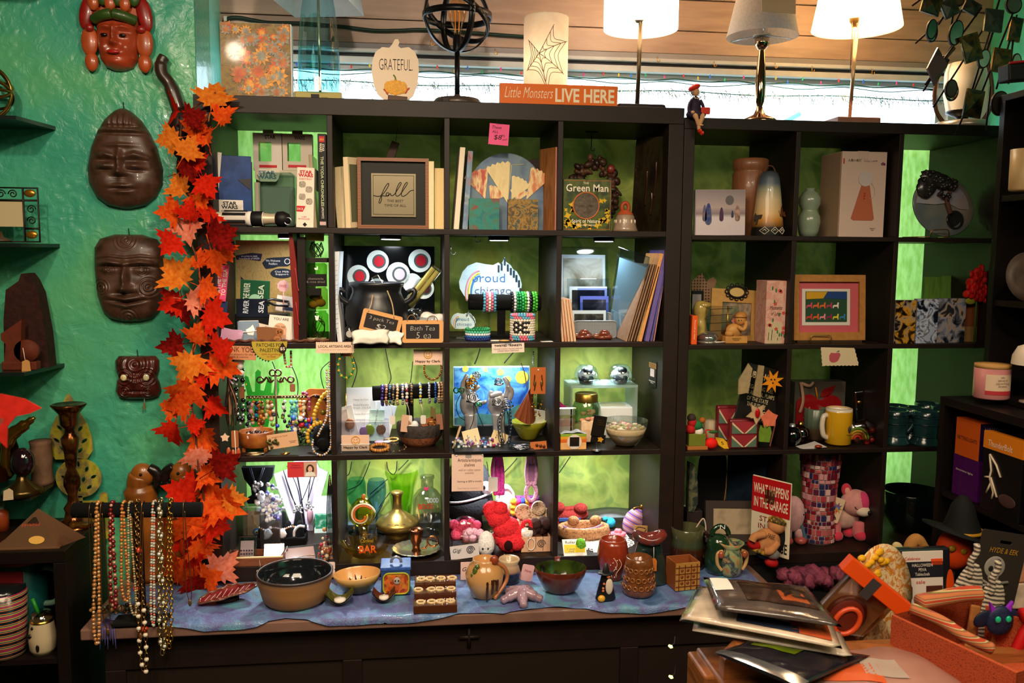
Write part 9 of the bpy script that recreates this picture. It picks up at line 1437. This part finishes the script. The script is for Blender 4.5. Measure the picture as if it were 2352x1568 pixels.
t=SY('lidded_mug','teal travel mug with a red lid and red panel','mug',62,fc.y+.13,CS);t.La('body',[(0,0),(44,0),(48,10),(50,190),(46,194)],m('0f4a48',.35),seg=32);t.La('lid',[(50,192),(54,196),(52,204),(0,206)],m('7a2a18',.4),seg=32);t.put('panel',t.b().Pz(Rr(-34,20,120,184,4),-50,-47),m('6a161c',.4));t.Tb('handle',Sm([(46,-8,176),(76,-12,168),(80,-12,120),(72,-12,96),(46,-8,90)]),7,m('5a7a6a',.4))
t=SY('striped_tumbler','glittery striped tumbler at the left edge','tumbler',14,fc.y+.05,CS);t.La('cup',[(0,0),(40,0),(44,6),(50,150),(46,152)],pat(['8a2a4a','b8a03a','2a6a5a','3a2a5a','c87a3a','14101c'],10,'bands',.25,coat=.5,dist=1.5,hard=True,stretch=(.3,.3,1)),seg=36);t.La('lid',[(48,150),(46,160),(0,164)],m('1a1c1e',.15,trans=.3),seg=32)
t=SY('ghost_tumbler','white stemless tumbler with ghost face spots and green straw','tumbler',100,fc.y+.05,CS);t.La('cup',[(0,0),(22,0),(28,12),(30,40),(24,76)],m('b8a684',.35),seg=32);t.La('gold_rim',[(24.4,74),(24,80),(22,80)],GOLD,seg=32);t.La('lid',[(24,80),(20,96),(0,98)],Gs('c8c0b0',.2),seg=28);[t.put('face_spot',t.b().Bl(c,r,10,7),m('140a08',.3)) for c,r in(((-18,-23,48),(7,4,5)),((-12,-22,66),(4,3,4)),((0,-29,22),(4,3,9)))];t.Tb('straw',[(-4,0,84),(-18,0,128)],4,m('1a7a1a',.4))
t=SY('orange_bottle','orange bottle at the far left behind the pyramid box','bottle',4,fc.y+.2,CT);t.La('bottle',[(0,0),(16,0),(16,40),(8,50),(0,52)],m('8a3a18',.4));t.La('cap',[(8,50),(8,76),(0,77)],m('7a8a80',.4))
# -------------- bookcase along the right wall
bkw=m('120c0b',.45,n=.1)
def wbox(t,nm,x0,x1,y0,y1,z0,z1,mat,bev=.001):o=t.e.location;return t.box(nm,x0-o.x,x1-o.x,y0-o.y,y1-o.y,z0-o.z,z1-o.z,mat,bev)
lu=Th('low_bookcase','low black cube bookcase along the right wall','bookcase',(2.28,-.19,-.7),1.)
for nm,a in(('top_panel',(2.28,2.68,-1.3,-.19,.575,.60)),('end_panel',(2.28,2.68,-.212,-.19,-.7,.575)),('back_panel',(2.66,2.68,-1.3,-.212,-.7,.575)),('shelf',(2.285,2.66,-1.3,-.212,.29,.306)),('divider',(2.285,2.66,-.60,-.584,.306,.575)),('shelf',(2.285,2.66,-1.3,-.212,-.02,-.004))):wbox(lu,nm,*a,bkw)
hu=Th('hutch','tall black hutch standing on the low bookcase','bookcase',(2.41,-.2,.6),1.)
for nm,a in(('side_panel',(2.41,2.68,-.222,-.2,.602,1.5)),('back_panel',(2.66,2.68,-1.3,-.222,.602,1.5)),('shelf',(2.415,2.66,-1.3,-.222,.885,.903)),('shelf',(2.415,2.66,-1.3,-.222,1.2,1.218)),('top_panel',(2.41,2.68,-1.3,-.2,1.5,1.52)),('floor_panel',(2.38,2.66,-1.3,-.222,.602,.618))):wbox(hu,nm,*a,bkw)
def crate(name,label,x0,x1,y0,y1,z0,z1,mat):t=Th(name,label,'box',(x0,y0,z0),1.);wbox(t,'carton',x0,x1,y0,y1,z0,z1,mat);return t
FX=Matrix.Rotation(R(-90),4,'Z')
t=crate('netting_lights_box','orange and purple carton of Halloween netting lights',2.30,2.50,-.36,-.25,.432,.545,m('24123a',.4,n=.2));t.box('orange_end',-.001,0,0,.11,0,.113,m('d05a14',.5));t.box('orange_top',0,.12,0,.11,.113,.114,m('c8520f',.5));t.Tx('NETTING LIGHTS',0,0,0,.09,.012,INK,M=MTr((-.0016,.055,.055))@FX);t.Tx('HALLOWEEN NETTING',.09,-.0008,.095,.15,.012,m('a090b8',.6))
t=crate('purple_lights_box','purple carton under the orange netting lights box',2.30,2.46,-.36,-.245,.3065,.431,m('4a0f5a',.4,n=.15));t.Tx('decorative lights',0,0,0,.08,.008,CREAM,M=MTr((-.0008,.06,.08))@FX)
t=crate('lightning_box','black and orange carton with a lightning picture',2.285,2.31,-.56,-.40,.3065,.535,m('0c0a0c',.35));t.box('orange_band',-.001,.026,-.001,.161,.18,.229,m('e0801a',.45));t.Tx('ThunderBolt',0,0,0,.10,.018,CREAM,M=MTr((-.0018,.09,.198))@FX);b=t.b()
for pts in([(.13,.165),(.12,.12),(.125,.1),(.105,.06),(.11,.04)],[(.13,.165),(.10,.14),(.08,.11)],[(.125,.1),(.145,.095)],[(.12,.1),(.09,.05)],[(.118,.085),(.135,.05)]):b.Tb([(-.0015,y,z) for y,z in pts],.003,5)
t.put('lightning_print',b,m('d8c4a8',.5));t.put('eye_print',t.b().Bl((-.001,.05,.05),(.001,.036,.018),12,8),m('4a3430',.4))
t=ST('pink_candle','pink jar candle with a wooden lid and paper label','candle',2302,920,.6185,dy=.05);t.La('jar',[(0,0),(36,0),(38,3),(38,70),(0,70)],m('c07a78',.35),seg=36);t.La('lid',[(0,70),(38,70),(38,79),(0,80)],m('b88a4c',.5),seg=36);t.put('label',t.b().La([(38.6,12),(38.6,58)],a0=R(215),a1=R(310),seg=16),m('dcbfa0',.6));t.put('red_band',t.b().La([(38.9,12),(38.9,21)],a0=R(215),a1=R(310),seg=16),m('b8323a',.6));t.Tx('hello,\nthank you for\nbeing you & being\nthat special',-2,-39.6,42,32,26,m('8a6a5a',.6))
t=SY('tree_mug','cream mug with a green tree print on the hutch shelf','mug',2352,-.42,1.2185);t.La('mug',[(0,0),(30,0),(32,4),(33,94),(30,94),(0,90)],m('b09468',.4),seg=28);t.put('tree_print',t.b().Bl((2,-32,76),(13,3,14),10,7),m('4a4a1c',.6))
t=SY('grey_plate','dark grey stoneware plate on the hutch shelf','plate',2360,-.38,.9035,rx=-10);t.put('plate',t.b().La([(0,0),(30,1),(56,8),(58,10),(30,5),(0,4)],M=MTr((0,0,58))@Ro(90,0,0),seg=36),m('4a3f36',.5,n=.2,sc=30))
t=SY('white_dome_lamp','white dome lamp at the right edge above the pink candle','lamp',2368,-.42,.6185);t.La('dome',[(46,88),(44,108),(34,128),(0,142)],m('d8c8b4',.4),seg=28);t.Tb('stem',[(0,0,0),(0,0,128)],4,m('8a7a6a',.4));t.La('foot',[(0,0),(26,0),(24,4),(0,6)],m('8a7a6a',.4))
t=SY('black_tote','black shape with a red rim on top of the hutch','bag',2352,-.42,1.5205,ry=-6);t.box('bag',-36,60,0,40,0,40,m('121014',.5),4);t.Tb('red_rim',[(-36,-2,40),(60,-2,42)],3,m('a01420',.5))
# -------------- foreground table
tbz=.16;tw=pat(['7a4420','9a5c2c','6a3818'],9,'noise',.35,coat=.3,stretch=(1,1,8),dist=.6)
t=Th('wooden_table','orange-brown wooden table in the right foreground','table',(1.25,-1.0,-.7),1.);t.put('end_panel',t.b().Pz([(0,0),(.03,.9),(.06,.93),(1.0,.86),(1.0,0)],-.03,0),tw);t.box('top',.02,1.4,-.6,.12,.83,.858,tw,.006);t.box('leg',.02,.07,.04,.10,0,.83,tw);t.box('side_panel',.0,.03,.0,.12,0,.85,tw,.006)
def bagq(name,label,cat,pts,z,h,mat,parts=(),lean=(0,0,0,0)):
 "a soft flat packet spread between four photo points on a level"
 P=[G(x,y,z+l) for(x,y),l in zip(pts,lean)];o=P[0].copy();Q=[p-o for p in P];t=Th(name,label,cat,o,1.)
 def f(s,k=1.):return lambda a,c:tuple(Q[0]*(1-a)*(1-c)+Q[1]*a*(1-c)+Q[2]*a*c+Q[3]*(1-a)*c+Vector((0,0,s*h*k*(sin(PI*a)*sin(PI*c))**.45*(1+.25*mnoise.noise(Vector((a*5+z*9,c*5,s)))))))
 b=t.b().grid(f(1),18,12);b.grid(f(-.5),18,12);t.put('packet',b,mat)
 for nm,(a0,a1,c0,c1),mt in parts:t.put(nm,t.b().grid(lambda a,c:tuple(Vector(f(1)(a0+(a1-a0)*a,c0+(c1-c0)*c))+Vector((0,0,.002))),8,6),mt)
 return t
gp_=lambda hx,r=.15:m(hx,r,coat=.6,n=.25,sc=14,bump=.3,bsc=40)
bagq('prop_packet','black and grey plastic packet lying on top of the pile','packet',[(1645,1400),(1935,1440),(1850,1345),(1615,1325)],.30,.014,gp_('4a3f3a'),(('barcode_label',(.05,.22,.5,.9),m('d8d0c4',.5)),('dark_print',(.3,.9,.25,.85),gp_('2a1c18')),('orange_print',(.62,.85,.35,.6),gp_('a84a20'))))
bagq('white_packet','white plastic packet below the black one','packet',[(1565,1420),(1935,1490),(1900,1400),(1612,1345)],.265,.012,gp_('c9b49c'),(('blue_print',(.35,.75,.1,.3),gp_('2a3448')),('red_print',(.7,.95,.1,.5),gp_('b8502a'))))
bagq('pale_film','loose pale clear film under the packets at the table corner','film',[(1560,1425),(1680,1450),(1690,1375),(1600,1345)],.25,.006,Gs('dfe8ea',.35,.15))
bagq('ghost_packet','white and red Halloween packet lettered in black','packet',[(1590,1448),(1960,1510),(1930,1450),(1600,1400)],.24,.008,gp_('c8b8a4'),(('red_print',(.1,.2,.4,.8),gp_('a81a14')),))
bagq('green_red_packet','dark packet with green and red print and silver edge','packet',[(1640,1500),(1830,1580),(2000,1505),(1740,1462)],.225,.012,gp_('1c1a20'),(('green_print',(.15,.6,.5,.85),gp_('5a6a12')),('red_print',(.4,.8,.72,.95),gp_('b02418')),('silver_edge',(.0,1.,.02,.16),m('b8bcc4',.15,.9))))
bagq('pink_clear_bag','large cloudy pink plastic bag at the bottom edge','bag',[(1850,1590),(2330,1680),(2110,1475),(1850,1512)],.19,.03,m('b08070',.3,alpha=.75,n=.15,sc=8),(('orange_print',(.1,.45,.2,.5),m('c8562a',.4)),('grey_print',(.35,.6,.3,.6),m('a89488',.4))))
A,Bq=G(2048,1412,.27),G(2270,1515,.27);d=(Bq-A);nrm=Vector((-d.y,d.x,0)).normalized()
t=Th('orange_basket','orange woven basket holding Halloween goods','basket',A,1.);wv=pat(['a03a10','bd4c1c','7a2408'],320,'noise',.8,bump=.9)
def wall(p,q,h=.11):return t.b().add([p,q,q-Vector((0,0,h))*1.,p-Vector((0,0,h))]+[v+nrm*.008 for v in(p,q,q-Vector((0,0,h)),p-Vector((0,0,h)))],[(0,1,2,3),(7,6,5,4),(0,4,5,1),(1,5,6,2),(2,6,7,3),(3,7,4,0)])
z0=Vector();d2=d*1.25
t.put('front_wall',wall(z0,d2),wv);t.put('back_wall',wall(nrm*.3-Vector((0,0,.03)),nrm*.3+d2-Vector((0,0,.03)),.08),wv);t.put('end_wall',wall(z0,nrm*.3),wv);t.put('end_wall',wall(d2,d2+nrm*.3),wv);o=-Vector((0,0,.108));t.put('floor',t.b().add([o,d2+o,d2+nrm*.3+o,nrm*.3+o],[(0,1,2,3)]),wv)
rope=pat(['b03a1a','c8a878','6a6a2a','a04a3a','b86a3a'],30,'bands',.8,hard=True,stretch=(.6,.6,.6),dist=.5)
t=Th('striped_scarf','rolled striped scarf along the orange basket rim','scarf',A,1.);t.put('roll',t.b().Tb(Sm([nrm*.03+d*.12+Vector((0,0,.02)),nrm*.04+d*.4+Vector((0,0,.015)),nrm*.05+d*.62+Vector((0,0,.0)),nrm*.09+d*.75+Vector((0,0,-.02))]),.012,12),rope);t.put('roll',t.b().Tb(Sm([nrm*.05+d*.12+Vector((0,0,.03)),nrm*.16+d*.2+Vector((0,0,.035)),nrm*.2+d*.26+Vector((0,0,.035))]),.017,12),rope)
FY=-.78
def FG(name,label,cat,px,py,Y=FY,**k):return HG(name,label,cat,px,py,Y,**k)
t=FG('tablecloth_pack','black and orange Halloween tablecloth pack with pumpkin faces','packet',2085,1388,-.74,rx=-6);t.box('pack',-86,106,0,24,-34,128,m('17161c',.3,coat=.4),5);t.put('paper_band',t.b().box(-14,86,-2,26,-34,122,1),m('cfc0b4',.5));t.box('black_band',-14,86,-3,-2.1,62,98,m('1b1a22',.5));t.Tx('HALLOWEEN\nPEVA\nTablecloth',34,-3.6,80,50,28,m('d8c8b8',.6));t.box('red_tab',56,84,-3,-2.1,90,104,m('d84a1c',.5));t.Tx('Celebrate',10,-3.2,106,38,7,m('c83a24',.6));t.put('lantern_print',t.b().Pz(Rr(-8,10,10,44,6),-3,-2.1),m('3a2a28',.5));t.put('window_print',t.b().Pz(Rr(44,84,4,42,1),-3,-2.1),m('4a2018',.5));t.Tx('sale',30,-3.4,52,22,8,m('c83a24',.6))
for x,z in((-54,46),(104,30)):t.put('pumpkin_print',t.b().Pz(A2(x,z,34 if x<0 else 10,0,345,23,48),-1.2,-.1),m('c8420c',.45));
t.put('face_print',t.b().Pz(Sf(Dy(7,3,.5),-46,62),-2,-1.3),INK);t.put('face_print',t.b().Pz(Sf(Dy(7,3,.5),-64,40),-2,-1.3),INK);t.Pz('hat_print',[(-86,84),(-20,88),(-24,126),(-84,126)],-1.6,-.2,m('121118',.4))
t=FG('swirl_plate_stack','yellow and cream swirl-patterned plates standing on edge','plates',2010,1440,-.80,rz=25);t.put('plate',t.b().La([(0,0),(80,2),(112,10),(114,12),(80,6),(0,4)],M=MTr((0,0,70))@Ro(84,0,0),seg=44,sy=1.1),pat(['d8b07a','e6cfa0','c8701c','dca02a'],40,'noise',.5,dist=2));b=t.b();rr=RRn(3);[b.Bl((rr.uniform(-60,30),2,120+rr.uniform(0,64)),(12,8,8),8,6) for _ in range(16)];t.put('yellow_ribbon',b,m('d8a01a',.5))
t=FG('orange_header_bag','clear bag with an orange header card and a dark toy','bag',1925,1440,-.86,ry=38,rz=-14);t.put('film',t.b().box(-62,64,0,26,-60,120,8),Gs('d8c0a8',.25,.12));t.box('header',-84,92,-3,29,108,146,m('d8480e',.45),2);t.box('backing',-58,60,20,24,-56,110,m('a88868',.6));t.put('dark_toy',t.b().Bl((-2,8,30),(44,14,54),18,12),m('5a1c10',.3));t.put('toy_ring',t.b().Tb(arc(4,24,24,0,345,18,34,y=-4),6,8,True),m('c8451a',.35));t.box('label',-20,4,-4,-3.1,90,140,m('3a3434',.5))
t=FG('skull_card','dark hang card with a skull above herringbone slippers','card',2282,1365,-.80,ry=10);t.put('card',t.b().Pz(Rr(-62,56,-20,148,6),0,3,holes=[Rr(-14,16,120,128,3)]),m('2a2420',.5));sk=t.put('skull_print',t.b().Bl((-14,-1,64),(26,2,26),18,10),m('8a847c',.5));t.put('jaw_print',t.b().Bl((-12,-1,40),(14,2,12),12,8),m('8a847c',.5));[t.put('socket',t.b().Bl((x,-3,60),(6,1.4,7),10,7),m('1a1614',.6)) for x in(-24,-4)];b=t.b();b.Tb([(-52,-2,36),(26,-2,4)],3.4,6);b.Tb([(26,-2,34),(-50,-2,14)],3.4,6);t.put('bone_print',b,m('7a746c',.5));t.Tx('HYDE & EEK',0,-1,104,72,12,m('a87a1c',.5),shear=.2)
hb=pat(['1a1612','b8a894','2a241e','c8b8a0'],34,'bands',.8,hard=True,stretch=(1,1,1),dist=4)
for i,(x,y,a) in enumerate(((2196,1440,14),(2250,1478,12))):t=FG('herringbone_slipper',('black and cream herringbone knit, left','black and cream herringbone knit, right')[i]+' of the skull card','slipper',x,y,-.90,ry=a);t.put('knit',t.b().Bl((0,0,60),(38,12,96),18,12),hb);t.put('braid',t.b().Tb([(-14+4*sin(k),-6,120+k*8) for k in range(11)],7,8),hb)
for i,(x,y) in enumerate(((2226,1500),(2276,1560))):t=FG('wooden_spatula',('wooden spatula handle in the basket, left','wooden spatula handle in the basket, right')[i],'spatula',x,y,-.95,ry=12,rx=-8);t.box('handle',-12,12,0,8,-20,110,m('b0703a',.5,n=.1),4)
t=FG('bat_ornament','dark blue glitter bat with purple ears and green eyes','ornament',2296,1425,-.97);t.put('body',t.b().Bl((0,0,0),(34,12,36),16,10),m('1c2440',.5,n=.3,sc=120));[t.put('wing',t.b().Bl((s*38,4,4),(26,5,18),12,8,Ro(0,s*30,0)),m('161c34',.5)) for s in(-1,1)];[t.Pz('ear',[(s*10,26),(s*28,46),(s*24,20)],-4,4,m('8a2ac0',.3)) for s in(-1,1)];[t.Bl('eye',(s*13,-12,8),(7,4,8),m('0fae7a',.2)) for s in(-1,1)]
t=FG('red_handle_bag','black bag with thick red handles at the right edge','bag',2360,1580,-1.0);t.put('handle',t.b().Tb(Sm([(-56,0,-40),(-44,0,60),(-20,0,130),(10,0,170),(60,0,172)]),12,10),m('b01010',.5));t.put('handle',t.b().Tb(Sm([(-40,20,-40),(-30,20,40),(0,20,110),(40,20,150),(80,20,150)]),10,10),m('a00e0e',.5));t.put('handle_end',t.b().Tb([(-30,-4,178),(60,-4,178)],16,10),m('b81212',.5));t.box('bag',-30,80,10,60,-120,60,m('121416',.6),8)
t=FG('pumpkin_witch','orange plush pumpkin wearing a dark witch hat','plush',2190,1290,-.42);t.put('pumpkin',t.b().Bl((0,0,30),(42,30,48),18,12),m('c83c0a',.7));[t.put('eye',t.b().Bl((x,-27,z),(9,5,8),10,7),m('8a6a0c',.4)) for x,z in((-24,42),(4,34))];t.put('hat_brim',t.b().La([(0,76),(70,70),(72,74),(0,82)],seg=28,M=Ro(0,16,0,(0,0,76))),m('101210',.8));t.put('hat_cone',t.b().La([(44,78),(32,110),(24,140),(10,160),(0,164)],c=(14,0,-6),seg=24),m('0e100e',.8));t.put('band',t.b().Tb([(14+44*cos(k*PI/12),44*sin(k*PI/12),76) for k in range(24)],4,6,True),m('a8781a',.5));t.put('stand_leg',t.b().Tb([(0,4,-10),(0,20,-260)],8,8),m('2a1a10',.6))
t=FG('cream_horn_toy','tan plush limbs poking out above the tablecloth pack','plush',2096,1262,-.66);t.put('limb',t.b().Tb(Sm([(-10,0,-30),(-6,0,10),(10,0,24),(30,0,0),(56,0,-16)]),[12,14,14,13,12,10],10),m('9a6a34',.9));t.put('limb',t.b().Bl((-34,4,4),(12,8,16),10,7,Ro(0,-40,0)),m('b0a070',.8));t.Tb('stick',[(-20,8,-20),(-20,20,-140)],5,m('8a6a3a',.7))
for i,(x,y) in enumerate(((1540,1484),(1541,1554))):t=FG('fairy_light',('warm green fairy light beside the table, upper','warm green fairy light beside the table, lower')[i],'light',x,y,-.6);t.put('bulb',t.b().La([(0,-7),(4,-2),(3,3),(2,5)],M=Ro(0,-60,0),seg=10),m('d8e878',.3,emit=3.));t.Tb('wire',[(4,2,2),(12,10,0),(30,60,-6)],1.4,WIRE)
for i,(x,y,hx) in enumerate(((2348,1310,'c88a6a'),(2350,1370,'d0b8a0'),(2350,1440,'a84a24'))):t=FG('gift_pack',('peach pack at the far right edge','white and red printed pack at the far right edge','orange glittering pack low at the far right edge')[i],'packet',x,y,-.76);t.box('pack',-24,40,0,20,-30,32,m(hx,.4,n=.2,sc=30),4)
# -------------- a thing made of one mesh is that mesh
for t in THINGS:
 e=t.e;ch=list(e.children)
 if len(ch)==1 and ch[0].type=='MESH' and not ch[0].children and ch[0].matrix_local==Matrix.Identity(4):
  o=ch[0];nm=e.name.split('.')[0];o.parent=None
  o.location=e.location;o.rotation_euler=e.rotation_euler;o.scale=e.scale
  for k in('label','category','group','kind'):
   if k in e.keys():o[k]=e[k]
  bpy.data.objects.remove(e);o.name=nm
